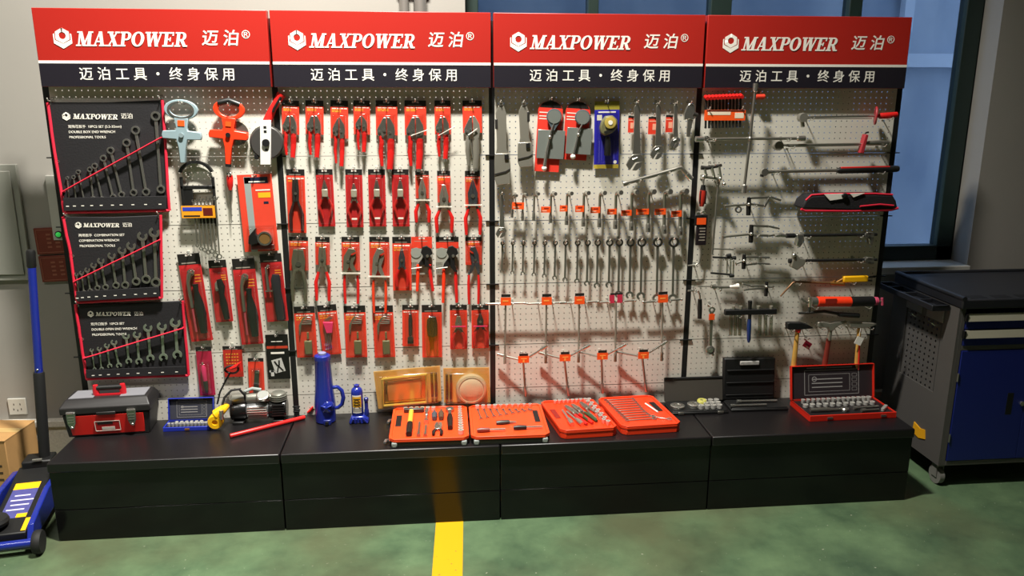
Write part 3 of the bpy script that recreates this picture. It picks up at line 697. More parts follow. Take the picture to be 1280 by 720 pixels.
# big red card
t, L = hang('blister_pack', 'largest red blister card on the first bay, navy top and yellow sticker', 'tool pack', 317.5, 218, 327.5, 314, -.015)
w_ = 43*mpp(320, 265, -.02)
q = MB(); q.box(-w_/2, w_/2, -.0015, 0, -L, -.0115, 0).box(-w_/2, w_/2, -.0015, 0, -.003, 0, 0).box(-w_/2, -.012, -.0015, 0, -.0115, -.003, 0).box(.012, w_/2, -.0015, 0, -.0115, -.003, 0); q.box(-w_*.30, w_*.38, -.0019, -.0015, -L*.115, -.012, 1)
q.box(-w_*.31, -w_*.12, -.0019, -.0015, -L, -L*.03, 2); q.box(.06*w_, w_*.42, -.0021, -.0015, -L*.30, -L*.235, 3); q.box(0, w_*.42, -.0021, -.0015, -L*.21, -L*.195, 4)
q.box(w_*.2, w_*.34, -.0021, -.0015, -L*.38, -L*.35, 1); q.box(-w_*.18, w_*.30, -.0023, -.0015, -L*.10, -L*.085, 4)
q.out('card', [mat('coral_card_print', '#d2402c', .42, vary=.12, scale=12), mat('navy_print', '#171c33', .45), GREYP, mat('yellow_sticker', '#e9a81e', .4), INKW], t)
MB().prism([(-w_*.34, -L*.88), (-w_*.30, -L*.78), (-w_*.08, -L*.68), (-w_*.10, -L*.76), (-w_*.0, -L*.80), (w_*.02, -L*.86), (-w_*.2, -L*.90)], -.030, -.002).out('cutter_body', BLACK, t, bevel=.003)
MB().cyl((w_*.16, -.002, -L*.82), (w_*.16, -.03, -L*.82), .024, n=20).out('cutter_wheel', mat('brass_tint', '#b98e55', .3, .6), t)
MB().ann(w_*.16, -L*.82, .032, .025, -.032, -.003, 20).out('wheel_rim', CHROME, t)
MB().box(-w_*.28, w_*.40, -.02, -.002, -L*.965, -L*.905).out('cutter_base', mat('deep_maroon', '#5a1613', .4), t, bevel=.003)
shell(t, -w_*.36, w_*.44, -L*.98, -L*.66, .034)
# red cards with bent wrench heads
for i, (a, c, cw, kind) in enumerate((((235, 317), (253, 426), 27.5, 0), ((271, 325), (281, 402), 22, 1), ((303.5, 323), (316, 430), 28, 0), ((337.7, 317), (347.6, 401.5), 27, 2))):
    lab = ['tall red blister card with bent chrome tube and black handle, beside the bottom tool roll', 'short narrow red blister card with a black cutter, between two taller cards',
           'tall red blister card with bent chrome tube and black grip, tallest of the right-hand pair', 'red blister card with a thick dark handle, nearest the second rack bay'][i]
    t, L = hang('blister_pack', lab, 'tool pack', *a, *c, -.012, 'red blister cards in the first bay')
    w_ = cw*mpp(290, 370, -.02)
    card(t, w_, L, CARDDEEP, .125, lines=0)
    q = MB()
    for r in range(3): q.box(w_*.12, w_*.40, -.0016, -.0012, -L*(.24+.035*r)-.004, -L*(.24+.035*r))
    q.out('printed_badge', INKO, t)
    if kind == 0:
        MB().tube([(w_*.05, -.012, -L*.20), (-w_*.06, -.012, -L*.235), (-w_*.16, -.012, -L*.31), (-w_*.17, -.012, -L*.6)], [.0125, .0125, .0085, .0075], 10).out('bent_tube', STEEL, t)
        MB().ann(w_*.03, -L*.205, .016, .008, -.018, -.006, 16).out('tube_end', CHROME, t)
        MB().tube([(w_*.13, -.013, -L*.34), (w_*.14, -.013, -L*.42), (w_*.16, -.014, -L*.56), (w_*.2, -.014, -L*.68), (w_*.18, -.013, -L*.9)], [.014, .010, .022, .023, .016], 12, flat=.6).out('handle', BLACK, t)
        MB().box(-w_*.05, w_*.40, -.026, -.020, -L*.705, -L*.698).out('tie_strip', CLEARP, t)
        MB().cyl((-w_*.17, -.012, -L*.6), (-w_*.17, -.012, -L*.88), .0055, n=10).out('rod', mat('red_tinted_rod', '#a5404a', .4), t)
    elif kind == 1:
        MB().tube([(w_*.02, -.012, -L*.30), (w_*.10, -.013, -L*.42), (w_*.08, -.013, -L*.55), (w_*.12, -.013, -L*.7), (w_*.2, -.013, -L*.95)], [.012, .017, .011, .017, .013], 12, flat=.6).out('handle', BLACK, t)
        MB().prism([(-w_*.24, -L*.36), (-w_*.04, -L*.30), (0, -L*.36), (-w_*.06, -L*.44), (-w_*.22, -L*.5), (-w_*.26, -L*.44)], -.016, -.004).out('cutter_head', GSTEEL, t, bevel=.002)
        MB().cyl((-w_*.14, -.003, -L*.46), (-w_*.14, -.02, -L*.46), .006, n=12).out('wheel', CHROME, t)
    else:
        MB().tube([(w_*.18, -.013, -L*.30), (w_*.14, -.014, -L*.38), (w_*.15, -.015, -L*.55), (w_*.18, -.015, -L*.8), (w_*.2, -.014, -L*.97)], [.016, .022, .019, .023, .02], 12, flat=.6).out('handle', mat('charcoal_grip', '#26242a', .45), t)
        MB().tube([(-w_*.10, -.012, -L*.16), (-w_*.24, -.012, -L*.2), (-w_*.25, -.012, -L*.52)], .0065, 10).out('bent_tube', STEEL, t)
        MB().box(-w_*.4, -.002, -.018, -.012, -L*.54, -L*.525).out('tie_strip', CHROME, t)
    shell(t, -w_*.42, w_*.44, -L*.97, -L*.16, .032)
# small cards along the bottom
t, L = hang('blister_pack', 'slim crimson blister card with a pink-gripped pick tool, above the blue socket set', 'tool pack', 254, 433.5, 260, 494, -.012)
w_ = 19.5*mpp(256, 463, -.02); card(t, w_, L, mat('crimson_pink_card', '#a31f3c', .4, vary=.2, scale=20), .09, lines=0)
MB().tube([(-w_*.1, -.010, -L*.36), (-w_*.08, -.011, -L*.42), (-w_*.04, -.011, -L*.68)], [.005, .0115, .0095], 12).out('grip', mat('pink_red_grip', '#c02a5c', .4), t)
MB().tube([(-w_*.04, -.011, -L*.68), (-w_*.02, -.011, -L*.75), (0, -.011, -L*.92)], [.010, .011, .007], 10).out('socket', DSTEEL, t)
MB().cyl((-w_*.1, -.010, -L*.42), (-w_*.1, -.010, -L*.30), .004, n=8).out('shaft', CHROME, t)
shell(t, -w_*.36, w_*.34, -L*.96, -L*.30, .026)
t, L = hang('blister_pack', 'red card with printed rows and a coiled black lead, above the compressor', 'tool pack', 290, 432.5, 293, 471, -.012)
w_ = 24*mpp(290, 455, -.02); card(t, w_, L, mat('brick_card_print', '#a8281f', .4, vary=.2, scale=25), .12, lines=0)
q = MB()
for r in range(4):
    for k in range(5): q.box(-w_*.36+k*w_*.14, -w_*.27+k*w_*.14, -.0017, -.0012, -L*(.28+.1*r), -L*(.24+.1*r))
q.out('printed_rows', mat('gold_print', '#c9822f', .4), t)
t, L = hang('blister_pack', 'small bright red blister card with a grey file, left of the black card', 'tool pack', 319.5, 447.5, 321.5, 492, -.012)
w_ = 19.5*mpp(320, 470, -.02); card(t, w_, L, CARDRED, .10, lines=0)
MB().prism([(-.004, -L*.33), (.014, -L*.33), (.010, -L*.95), (-.016, -L*.95)], -.012, -.003).out('file_blade', DSTEEL, t, bevel=.001)
MB().box(0, .016, -.0135, -.002, -L*.40, -L*.36).out('clip', STEEL, t)
shell(t, -w_*.34, w_*.36, -L*.97, -L*.28, .018)
t, L = hang('blister_pack', 'black card printed with white pliers outlines, lowest right of the first bay', 'tool pack', 345.5, 418, 349.5, 473.5, -.012)
w_ = 28*mpp(346, 446, -.02)
q = MB().box(-w_/2, w_/2, -.003, 0, -L, -.0115, 0).box(-w_/2, w_/2, -.003, 0, -.003, 0, 0).box(-w_/2, -.009, -.003, 0, -.0115, -.003, 0).box(.009, w_/2, -.003, 0, -.0115, -.003, 0).box(-w_*.47, w_*.47, -.0035, -.003, -L*.31, -L*.255, 1).box(-w_*.25, w_*.25, -.0035, -.003, -L*.16, -L*.145, 2).box(-w_*.3, w_*.3, -.0035, -.003, -L*.43, -L*.39, 2)
q.out('card', [mat('black_box_print', '#12110f', .4), mat('rust_print', '#b33a24', .4), INKW], t)
GW = mat('grey_white_print', '#b9b8b2', .5)
q = MB(Matrix.Translation((.0, 0, -L*.7)) @ Matrix.Rotation(math.radians(-14), 4, 'Y'))
q.prism([(-.024, -.032), (.024, -.032), (.024, .034), (-.024, .034)], -.0037, -.003)
q2 = q.out('printed_panel', GW, t)
q = MB(Matrix.Translation((.0, 0, -L*.7)) @ Matrix.Rotation(math.radians(-14), 4, 'Y'))
for s in (-1, 1):
    q.obox((s*.011, -.0042, .026), (s*.004, -.0042, .002), .007, .001); q.obox((-s*.002, -.0042, .004), (s*.014, -.0042, -.028), .006, .001)
q.out('printed_pliers', MATS['black_box_print'], t)
q = MB().box(-w_*.36, -w_*.22, -.0037, -.003, -L*.93, -L*.80); q.box(-w_*.42, -w_*.16, -.0037, -.003, -L*.84, -L*.80)
q.out('printed_stand', GW, t)
# ------------------------------------------------------------ bay two: carded pliers
CARDDK = mat('red_card_dark_print', '#b8231d', .42, vary=.2, scale=20)
def cpack(name, label, u, v, u2, v2, wpx, group, mt=None, cat='pliers', Y=-.012, **k):
    t, L = hang(name, label, cat, u, v, u2, v2, Y, group)
    w_ = wpx*mpp(u, v, Y); card(t, w_, L, mt, **k)
    return t, L, w_
SC = mpp(480, 250, -.02)
G1 = 'locking pliers on cards, top row'
rows = [  # u, card bottom v, width, plier top v, plier bottom v, jaw width px, nose, red grip?, label
 (363, 168, 21.5, 143, 193, 17, .55, 1, 'carded curved-jaw locking pliers with red grips, first in the top row of pliers'),
 (393, 168, 22.5, 143, 193, 17, .55, 1, 'carded curved-jaw locking pliers with red grips, second in the top row of pliers'),
 (424, 173, 22, 145, 204, 15, .16, 1, 'carded long-nose locking pliers with red grips, hanging low as third in the top row'),
 (452, 168, 20.5, 143, 187, 14, .16, 1, 'smallest carded long-nose locking pliers, fourth in the top row of pliers'),
 (483, 169, 27, 145, 208, 22, .45, 1, 'wide carded locking pliers with red grips, fifth in the top row of pliers'),
 (519, 169, 27, 145, 208, 22, .5, 1, 'wide carded locking pliers with a zip tie, sixth in the top row of pliers'),
 (553, 168, 20, 145, 196, 17, .5, 1, 'narrow carded locking pliers with a slanted zip tie, seventh in the top row'),
 (590, 166, 24, 144, 208, 20, .4, 0, 'bare grey steel locking pliers on card, rightmost in the top row of pliers')]
for i, (u, cb, cw, pt, pb, jw, nose, gr, lab) in enumerate(rows):
    t, L, w_ = cpack('locking_pliers_pack', lab, u, 125.5, u+.6, cb, cw, G1, head=.17)
    z0 = -(pt-125.5)*SC; PL = (pb-pt)*SC*1.02
    lock_pliers(t, z0, PL, jw*SC*.95, nose, RED if gr else None, STEEL if gr else GSTEEL)
    if i in (5, 6, 7):
        a = (-.02, -.030, z0-PL*(.44 if i == 6 else .36)); c = (.055 if i < 7 else .02, -.030, z0-PL*(.22 if i == 6 else .24))
        MB().tube([a, c], .0016, 6).out('zip_tie', WHITE, t)
    shell(t, -w_*.44, w_*.44, z0-PL*.52, z0+.012, .034, mt=CLEARP) if i < 7 else None
G2 = 'pliers on cards, second row'
# five full red cards with small pliers
for i, (u, u2, vb, lab) in enumerate(((369, 372, 291, 'long red card of dark long-handled shears, first in the second row of pliers'),
      (405, 409, 283, 'red card of small circlip pliers, second in the second row of pliers'),
      (442, 444, 284, 'red card of small circlip pliers, third in the second row of pliers'),
      (470.5, 472.5, 283, 'red card of small circlip pliers, fourth in the second row of pliers'),
      (500, 501.5, 283, 'red card of small circlip pliers, fifth in the second row of pliers'))):
    t, L, w_ = cpack('pliers_pack', lab, u, 211.5, u2, vb, 23 if i == 0 else 21.2, G2, CARDRED if i == 0 else CARDDEEP, head=.1, lines=0 if i else 2)
    if i == 0:
        pliers(t, -L*.15, L*.82, .030, .026, .36, .5, metal=DSTEEL, grip=mat('dark_brown_grip', '#3a1715', .45), y=-.012, nose=.8, hr=.0055)
    else:
        pliers(t, -L*(.24 if i == 2 else .18), L*.66, .026, .028, .36, .42, metal=STEEL, grip=CARDDK, y=-.012, nose=.14 if i == 1 else .3, hr=.0045, cx=-.012)
        MB().box(-.013, .013, -.021, -.005, -L*.47, -L*.34).out('joint_block', mat('pale_joint', '#c9c2ae', .35, .4), t, bevel=.002)
        if i > 1: MB().box(-.012, .012, -.026, -.020, -L*.86, -L*.83).out('spring_clip', INKW, t, bevel=.001)
    shell(t, -w_*.42, w_*.42, -L*.96, -L*.12, .028)
for i, (u, cb, cw, pt, pb, lab) in enumerate(((527.5, 248, 17, 223, 283, 'small long-nose pliers with splayed red handles on card, sixth in the second row'),
      (554.5, 253, 16.5, 231, 292, 'diagonal cutters with splayed red handles on card, seventh in the second row'),
      (590.5, 259, 19, 225, 295, 'dark-jawed long-nose pliers with red handles on card, rightmost in the second row'))):
    t, L, w_ = cpack('pliers_pack', lab, u, 213.5, u+.5, cb, cw, G2, head=.16)
    z0 = -(pt-213.5)*SC; PL = (pb-pt)*SC
    pliers(t, z0, PL, (.036, .042, .046)[i], (.030, .036, .034)[i], .38, .48, metal=(GSTEEL, GSTEEL, mat('blued_steel', '#565a60', .38, .6))[i], grip=RED, y=-.014, nose=(.2, .35, .16)[i], hr=.0062, gripend=.75 if i == 0 else 1)
    MB().box(-w_*.6, w_*.6, -.024, -.018, z0-PL*.46, z0-PL*.44).out('plastic_strap', INKW, t)
    shell(t, -w_*.5, w_*.5, z0-PL*.45, z0+.01, .03)
G3 = 'pliers on cards, third row'
OL = mat('olive_grey_steel', '#7f7a68', .42, .5)
t, L, w_ = cpack('pliers_pack', 'all-grey steel pliers in a clear bag on card, first in the third row', 373, 296, 374, 338, 24, G3, head=.12)
pliers(t, -.055, .245, .062, .030, .36, .5, metal=OL, y=-.014, nose=.7, hr=.0105)
shell(t, -w_*.5, w_*.5, -.27, -.04, .03, mt=BAGP)
t, L, w_ = cpack('pliers_pack', 'slim pincers with long red handles on a narrow card, second in the third row', 403, 296, 403.5, 331, 18, G3, head=.2)
pliers(t, -.045, .25, .036, .030, .30, .4, metal=OL, grip=RED, y=-.014, nose=.75, hr=.0058)
shell(t, -w_*.48, w_*.48, -.14, -.035, .028)
t, L, w_ = cpack('pliers_pack', 'grey-jawed slip-joint pliers with red handles on card, third in the third row', 438, 296, 439, 338, 22.5, G3, head=.16)
pump_pliers(t, -.05, .26, .060, OL, RED, sgn=-1)
MB().box(-w_*.55, w_*.55, -.024, -.020, -.168, -.162).out('plastic_strap', INKW, t); shell(t, -w_*.48, w_*.48, -.165, -.04, .03)
t, L, w_ = cpack('pliers_pack', 'large grey water-pump pliers with long straight orange-red handles, fourth in the third row', 474, 296, 474.5, 347, 25, G3, head=.13)
pump_pliers(t, -.05, .305, .056, GSTEEL, mat('orange_red_grip', '#e2401f', .4), sgn=-1)
MB().box(-w_*.55, w_*.55, -.024, -.020, -.184, -.178).out('plastic_strap', INKW, t); shell(t, -w_*.48, w_*.48, -.18, -.04, .03)
t, L, w_ = cpack('pliers_pack', 'full red card of blue-tipped pliers inside a long blister, fifth in the third row', 502, 296, 503, 363, 23.5, G3, head=.12)
pliers(t, -.05, .18, .030, .026, .42, .5, metal=mat('blued_steel', '#565a60', .38, .6), grip=RED, y=-.013, nose=.2, hr=.006)
shell(t, -w_*.40, w_*.40, -L*.95, -L*.2, .028)
for i, (u, cw, pt, pb) in enumerate(((527, 26, 307, 368), (559, 28.5, 307, 384))):
    t, L, w_ = cpack('crimper_pack', ['black-headed crimping pliers with red handles on card, sixth in the third row', 'larger black-headed crimping pliers with red handles on card, seventh in the third row'][i],
                     u, 296, u+.4, 343, cw, G3, mat('grey_card_back', '#9a988c', .5), head=.14, headc=CARDRED if i == 0 else INKB, Y=-.012 if i == 0 else -.016, lines=0)
    q = MB()
    q.box(-w_*.5, w_*.5, -.0018, -.0012, -L*.30, -L*.14); q.out('printed_field', CARDRED, t)
    z0 = -(pt-296)*SC; PL = (pb-pt)*SC
    MB().prism([(.004, z0-.004), (.022, z0+.002), (.044, z0-.014), (.05, z0-.035), (.03, z0-.05), (.034, z0-.09), (.046, z0-PL*.44), (.03, z0-PL*.44), (.012, z0-.095), (.014, z0-.06), (-.004, z0-.03)], -.026, -.014).out('upper_jaw', MBLACK, t, bevel=.0015)
    MB().prism([(.03, z0-.028), (.04, z0-.048), (.012, z0-.09), (-.012, z0-PL*.42), (-.024, z0-PL*.42), (-.016, z0-.085), (.008, z0-.052)], -.014, -.004).out('lower_jaw', MBLACK, t, bevel=.0015)
    MB().cyl((.026, -.003, z0-.045), (.026, -.03, z0-.045), .007, n=12).out('pivot_bolt', CHROME, t)
    for x0_, x1_, mt_ in ((-.018, -.022, REDOR), (.038, .042 if i else .05, CARDRED)):
        MB().tube([(x0_, -.014, z0-PL*.40), (x0_*.98, -.015, z0-PL*.55), (x1_, -.015, z0-PL*.98)], [.0058, .0085, .007], 10).out('grip', RED if x0_ > 0 else REDOR, t)
    MB().cyl((-.026, -.002, z0-.035), (-.026, -.0035, z0-.035), .024, n=24).out('round_print', mat('grey_round_print', '#8c8f86', .5), t)
    q = MB()
    for a in range(5): q.box(-w_*.5+a*.006, -w_*.5+a*.006+.003, -.0045, -.0012, -L*.92, -L*.66)
    q.out('spare_bits', STEEL, t)
    MB().tube([(-w_*.5, -.024, z0-.105), (.0, -.026, z0-.098)], .0022, 6).out('zip_tie', WHITE, t)
t, L, w_ = cpack('pliers_pack', 'dark grey curved-jaw pliers with long red handles on card, rightmost in the third row', 592, 296, 592, 331, 20.5, G3, head=.15)
pump_pliers(t, -.042, .275, .046, mat('blued_steel', '#565a60', .38, .6), RED, sgn=1, gf=.55)
shell(t, -w_*.48, w_*.48, -.12, -.035, .028)
G4 = 'cards in the fourth row of the second bay'
for i, (u, v, u2, v2, cw) in enumerate(((380, 383, 384.5, 446.5, 26), (408, 381, 415.5, 443, 24), (443, 382, 446, 446.5, 27), (478, 382, 481.5, 446.5, 26))):
    t, L, w_ = cpack('hex_key_pack', ['red card of hex keys, leftmost in the bottom row of cards', 'tilted red card of slim pink-gripped hex keys behind the tall blue jack', 'red card of fanned hex keys, third in the bottom row of cards',
                     'red card of fanned hex keys below the long-handled water-pump pliers'][i], u, v, u2, v2, cw, G4, None, cat='hex key set', head=.13)
    if i != 1:
        for k in range(5):
            r = .012+.0065*k
            MB().tube([(-.026+.001*k, -.010, -L*.5-.01+.006*k), (-.026+.003*k+.0, -.010, -L*.36+.006*k)]+[(-.026+r*(1-math.cos(a))*1.0+.004*k, -.010, -L*.36+.006*k+r*.6*math.sin(a)) for a in (.5, 1.0, 1.57)]+[(.03+.001*k, -.010, -L*.36+.006*k+r*.6-.002*k)], .0028-.0001*k, 6).out('hex_key', [STEEL, CHROME][k % 2], t)
        MB().box(-.008, .026, -.020, -.0013, -L*.92, -L*.66).out('key_holder', mat('olive_holder', '#6b6746', .45), t, bevel=.003)
        MB().box(.006, .014, -.014, -.0013, -L*.62, -L*.5).out('holder_tab', mat('olive_holder', '#6b6746', .45), t)
    else:
        for k in range(4):
            MB().tube([(-.022+.008*k, -.010, -L*.9), (-.02+.007*k, -.010, -L*.55), (-.018+.007*k, -.010, -L*.30), (.012+.004*k, -.010, -L*.22-.003*k)], .002, 6).out('hex_key', STEEL, t)
        MB().prism([(-.024, -L*.32), (.022, -L*.34), (.014, -L*.55), (-.014, -L*.55)], -.016, -.003).out('key_holder', PINK, t, bevel=.002)
    shell(t, -w_*.42, w_*.42, -L*.96, -L*.16, .024)
t, L, w_ = cpack('socket_bar_pack', 'small red card of a black ratchet bar, in the bottom row of cards', 513, 381, 513.3, 432.5, 20.5, G4, None, cat='ratchet', head=.13, lines=1)
MB().tube([(0, -.012, -L*.2), (0, -.012, -L*.35), (0, -.012, -L*.72)], [.006, .010, .0085], 10).out('ratchet_handle', DSTEEL, t)
MB().lathe([(0, -.008), (.012, -.008), (.014, 0), (.012, .008), (0, .008)], (0, -.012, -L*.8), (0, 1, 0), 16).out('ratchet_head', DSTEEL, t)
MB().sph((0, -.012, -L*.76), .008).out('ball', CHROME, t); MB().box(-.014, .014, -.016, -.002, -L*.92, -L*.84).out('foot', BLACK, t, bevel=.002)
shell(t, -w_*.36, w_*.36, -L*.95, -L*.16, .026)
t, L, w_ = cpack('staple_gun_pack', 'red card of a black hand tool with square grips, in the bottom row of cards', 539.5, 381, 540.3, 446.5, 25, G4, None, cat='tool pack', head=.14, lines=0)
MB().prism([(-.022, -L*.26), (-.006, -L*.2), (.02, -L*.21), (.026, -L*.35), (.024, -L*.56), (.006, -L*.6), (-.02, -L*.56), (-.024, -L*.4)], -.022, -.004).out('tool_body', MBLACK, t, bevel=.004)
for x in (-.01, .012): MB().tube([(x, -.022, -L*.26), (x*1.2, -.024, -L*.55)], .006, 8).out('lever', BLACK, t)
for x in (-.016, .016): MB().tube([(x, -.012, -L*.58), (x*1.1, -.013, -L*.75), (x, -.012, -L*.94)], [.007, .010, .008], 10).out('grip', CARDDK, t)
shell(t, -w_*.42, w_*.42, -L*.97, -L*.17, .028)
for i, (u, vb) in enumerate(((573, 436), (600, 435))):
    t, L, w_ = cpack('pliers_pack', ['red card of red-handled short pliers, second from the right in the bottom row', 'red card of red-handled pliers, rightmost in the bottom row of cards'][i], u, 381, u+.3, vb, 21.5, G4, None, head=.12, lines=0)
    pliers(t, -L*(.18 if i else .24), L*.74, .032, .028, .34, .45, metal=OL if i == 0 else DSTEEL, grip=CARDDK, y=-.013, nose=.5 if i == 0 else .2, hr=.0075)
    MB().box(-w_*.4, w_*.4, -.026, -.022, -L*.47, -L*.45).out('plastic_strap', PINK, t)
    shell(t, -w_*.42, w_*.42, -L*.96, -L*.15, .03)
# ------------------------------------------------------------ bay three: wrenches
def pipe_wrench(label, u, v, u2, v2, w_px, nut, blk):
    t, L = hang('pipe_wrench', label, 'wrench', u, v, u2, v2, -.04, 'flat grey pipe wrenches', drop=.0093)
    k = mpp(u, v, -.04); w_ = w_px*k
    MB().prism([(-w_*.18, -.021), (w_*.18, -.021), (w_*.34, -L*.12-.01), (w_*.30, -L*.55), (w_*.42, -L*.64), (-w_*.42, -L*.64), (-w_*.32, -L*.55), (-w_*.36, -L*.12-.01)], -.006, .006).out('handle', GSTEEL, t, bevel=.0015)
    MB().prism([(-w_*.48, -L*.62), (w_*.46, -L*.62), (w_*.54, -L*.78), (w_*.50, -L*.99), (-w_*.40, -L*1.0), (-w_*.54, -L*.92), (-w_*.52, -L*.72)], -.010, .010).out('head', GSTEEL, t, bevel=.002)
    MB().prism([(-w_*.54, -L*.86), (w_*.2, -L*.83), (w_*.5, -L*.80), (w_*.5, -L*.815), (w_*.22, -L*.85), (-w_*.54, -L*.88)], -.0125, -.009).out('jaw_slot', DSTEEL, t)
    n = PX(*nut, -.05)-t.location
    MB().box(n.x-.009, n.x+.009, -.016, .0, n.z-.012, n.z+.012).out('adjusting_nut', BLACK, t, bevel=.002)
    n = PX(*blk, -.05)-t.location
    MB().box(n.x-.006, n.x+.006, -.008, .004, n.z-.022, n.z+.022).out('pin_spring', DSTEEL, t, bevel=.002)
    MB().ann(0, -.012, .011, .006, -.008, .007, 14).out('hang_hole_rim', CHROME, t)
pipe_wrench('tall flat grey pipe wrench, first tool in the top row of the third bay', 626, 126, 628.5, 231, 19, (631.5, 196), (620, 155))
pipe_wrench('shorter flat grey pipe wrench, second tool in the top row of the third bay', 654.5, 126, 657, 209, 18, (658, 182), (660, 146))
MIRR = mat('mirror_face', '#8f958f', .25, .45)
for i, (u, v, u2, v2, wpx, lab, dx) in enumerate(((689, 126, 683, 214.5, 31, 'longer red round-topped blister card with an inspection mirror, beside the grey pipe wrenches', 0),
                                              (723.5, 127, 717.5, 200, 31, 'shorter red round-topped blister card with an inspection mirror, beside the blue card', 2))):
    t, L = hang('mirror_pack', lab, 'mirror', u, v, u2, v2, -.014, 'inspection mirrors on red cards', drop=-.0032)
    w_ = wpx*mpp(u, v, -.02)
    q = MB(); r = w_*.5; pts = [(r*math.cos(math.pi*k/14), -.045+.045*math.sin(math.pi*k/14)) for k in range(15)]
    q.prism(pts+[(-w_/2, -L), (w_/2, -L)], -.0012, 0, 0)
    q.prism([(x*.96, max(z, -.030)) for x, z in pts if True], -.0016, -.0012, 1)
    for k, (xa, xb, za) in enumerate(((-.44, .42, .050), (-.44, .1, .066), (-.44, -.05, .078))): q.box(w_*xa, w_*xb, -.0017, -.0012, -za-.004, -za, 2)
    q.out('card', [mat('scarlet_card_print', '#dc3a2c', .42, vary=.12, scale=15), INKB, INKW], t)
    k_ = mpp(u, 150, -.03); cx, cz = (.016 if i == 0 else .020), -.068
    MB().lathe([(0, -.004), (.033, -.004), (.035, 0), (.033, .004), (0, .004)], (cx, -.016, cz), (0, 1, 0), 28).out('mirror_frame', mat('slate_frame', '#59646a', .35, .3), t)
    MB().cyl((cx, -.0195, cz), (cx, -.0215, cz), .030, n=28).out('mirror', MIRR, t)
    if i == 0: MB().prism([(cx-.03, cz-.016), (cx+.03, cz-.016), (cx+.006, cz-.062), (cx-.006, cz-.062)], -.019, -.012).out('mirror_neck', MATS['slate_frame'], t, bevel=.002)
    zt_, zb_ = (-.128, -.255) if i == 0 else (-.115, -.232)
    MB().box(-.052+.02*i*.4, .052+.02, -.012, -.0085, zb_, zt_).out('square_mirror', MIRR, t, bevel=.001)
    MB().tube([(cx, -.020, cz-.03), (cx-.012, -.022, zt_-.01), (cx-.024, -.022, zt_-.09), (cx-.03, -.022, -L+.018)], [.0035, .0042, .006, .009 if i == 0 else .006], 10).out('telescopic_rod', CHROME, t)
    MB().sph((cx-.03, -.022, -L+.016), .012).out('rod_knob', WHITE, t)
    MB().sph((cx-.014, -.024, zt_-.03), .008).out('swivel_ball', CHROME, t)
t, L = hang('lamp_pack', 'blue blister card with a yellow-grey gauge head and black grip', 'tool pack', 759, 126.5, 757.5, 210.5, -.014)
w_ = 31*mpp(759, 168, -.02)
q = MB(); h1 = L*.125
s0, s1 = -.0115, -.003
q.box(-w_/2, w_/2, -.0012, 0, -h1, s0, 0).box(-w_/2, w_/2, -.0012, 0, s1, 0, 0).box(-w_/2, -.012, -.0012, 0, s0, s1, 0).box(.012, w_/2, -.0012, 0, s0, s1, 0)
q.box(-w_/2, w_/2, -.0012, 0, -L*.94, -h1, 1).box(-w_/2, w_/2, -.0012, 0, -L, -L*.94, 2)
q.box(-w_*.35, w_*.35, -.0016, -.0012, -L*.17, -L*.15, 3).box(-w_*.40, -w_*.2, -.0016, -.0012, -L*.28, -L*.20, 3)
for x in (-.3, -.2, .18, .3): q.box(w_*x, w_*(x+.02), -.0016, -.0012, -L*.88, -L*.58, 4)
q.out('card', [mat('olive_gold_print', '#8d8330', .42), mat('royal_blue_print', '#27249a', .38, vary=.15, scale=14), mat('gold_print_strip', '#b6a13c', .42), INKW, mat('pale_blue_print', '#5a58c0', .42)], t)
MB().prism([(-.030, -L*.30), (-.012, -L*.215), (.020, -L*.205), (.042, -L*.27), (.044, -L*.38), (.022, -L*.46), (-.012, -L*.51), (-.032, -L*.47), (-.036, -L*.38)], -.034, -.002).out('gauge_body', mat('olive_grey_plastic', '#7d7a58', .4), t, bevel=.006)
MB().lathe([(0, 0), (.026, 0), (.026, .006), (.020, .007), (0, .007)], (.008, -.034, -L*.31), (0, -1, 0), 24).out('gauge_dial', mat('pale_gold', '#cbb45a', .35, .3), t)
MB().cyl((.008, -.0405, -L*.31), (.008, -.043, -L*.31), .010, n=16).out('dial_centre', WHITE, t)
MB().prism([(-.02, -L*.44), (.014, -L*.40), (.026, -L*.44), (-.01, -L*.48)], -.037, -.034).out('gauge_slot', DSTEEL, t)
MB().tube([(0, -.016, -L*.52), (.002, -.017, -L*.62), (.001, -.017, -L*.8)], [.011, .014, .016], 12).out('grip', BLACK, t)
shell(t, -w_*.42, w_*.42, -L*.92, -L*.16, .036)
MB().cyl((w_*.36, -.0013, -L*.905), (w_*.36, -.0018, -L*.905), .008).out('round_sticker', WHITE, t)
G = 'adjustable wrenches hung by the handle'
for i, (u, v, u2, v2, wd, lab) in enumerate(((796, 127, 795, 213, .036, 'large chrome adjustable wrench hanging jaw-down right of the blue card'),
        (822.5, 128, 822, 199, .028, 'medium chrome adjustable wrench in front of the wider red tag'),
        (844, 128, 844, 185, .022, 'small chrome adjustable wrench, fourth of the hanging adjustable wrenches'),
        (627, 241, 627.5, 297, .022, 'chrome adjustable wrench at the left end of the angled socket wrenches'))):
    t, L = hang('adjustable_wrench', lab, 'wrench', u, v, u2, v2, -.045, G, drop=(PX(u2, v2, -.045)-PX(u, v, -.045)).length*.028-wd*.16+.0032, hl=.012)
    adj_wrench(t, L, wd, STEEL, sgn=-1)
t, L = hang('adjustable_wrench', 'stubby bright adjustable wrench hanging jaws up beside the third upright', 'wrench', 863, 128, 860, 171, -.045, G)
MB().prism([(-.016, -.016), (-.006, -.004), (.018, -.010), (.024, -.07), (.012, -.078), (-.004, -.07), (-.026, -.078), (-.028, -.05)], -.012, .004).out('fixed_jaw', CHROME, t, bevel=.002)
MB().prism([(-.010, -.072), (.016, -.076), (.008, -L*.86), (.010, -L), (-.008, -L), (-.010, -L*.8)], -.009, .001).out('handle', STEEL, t, bevel=.002)
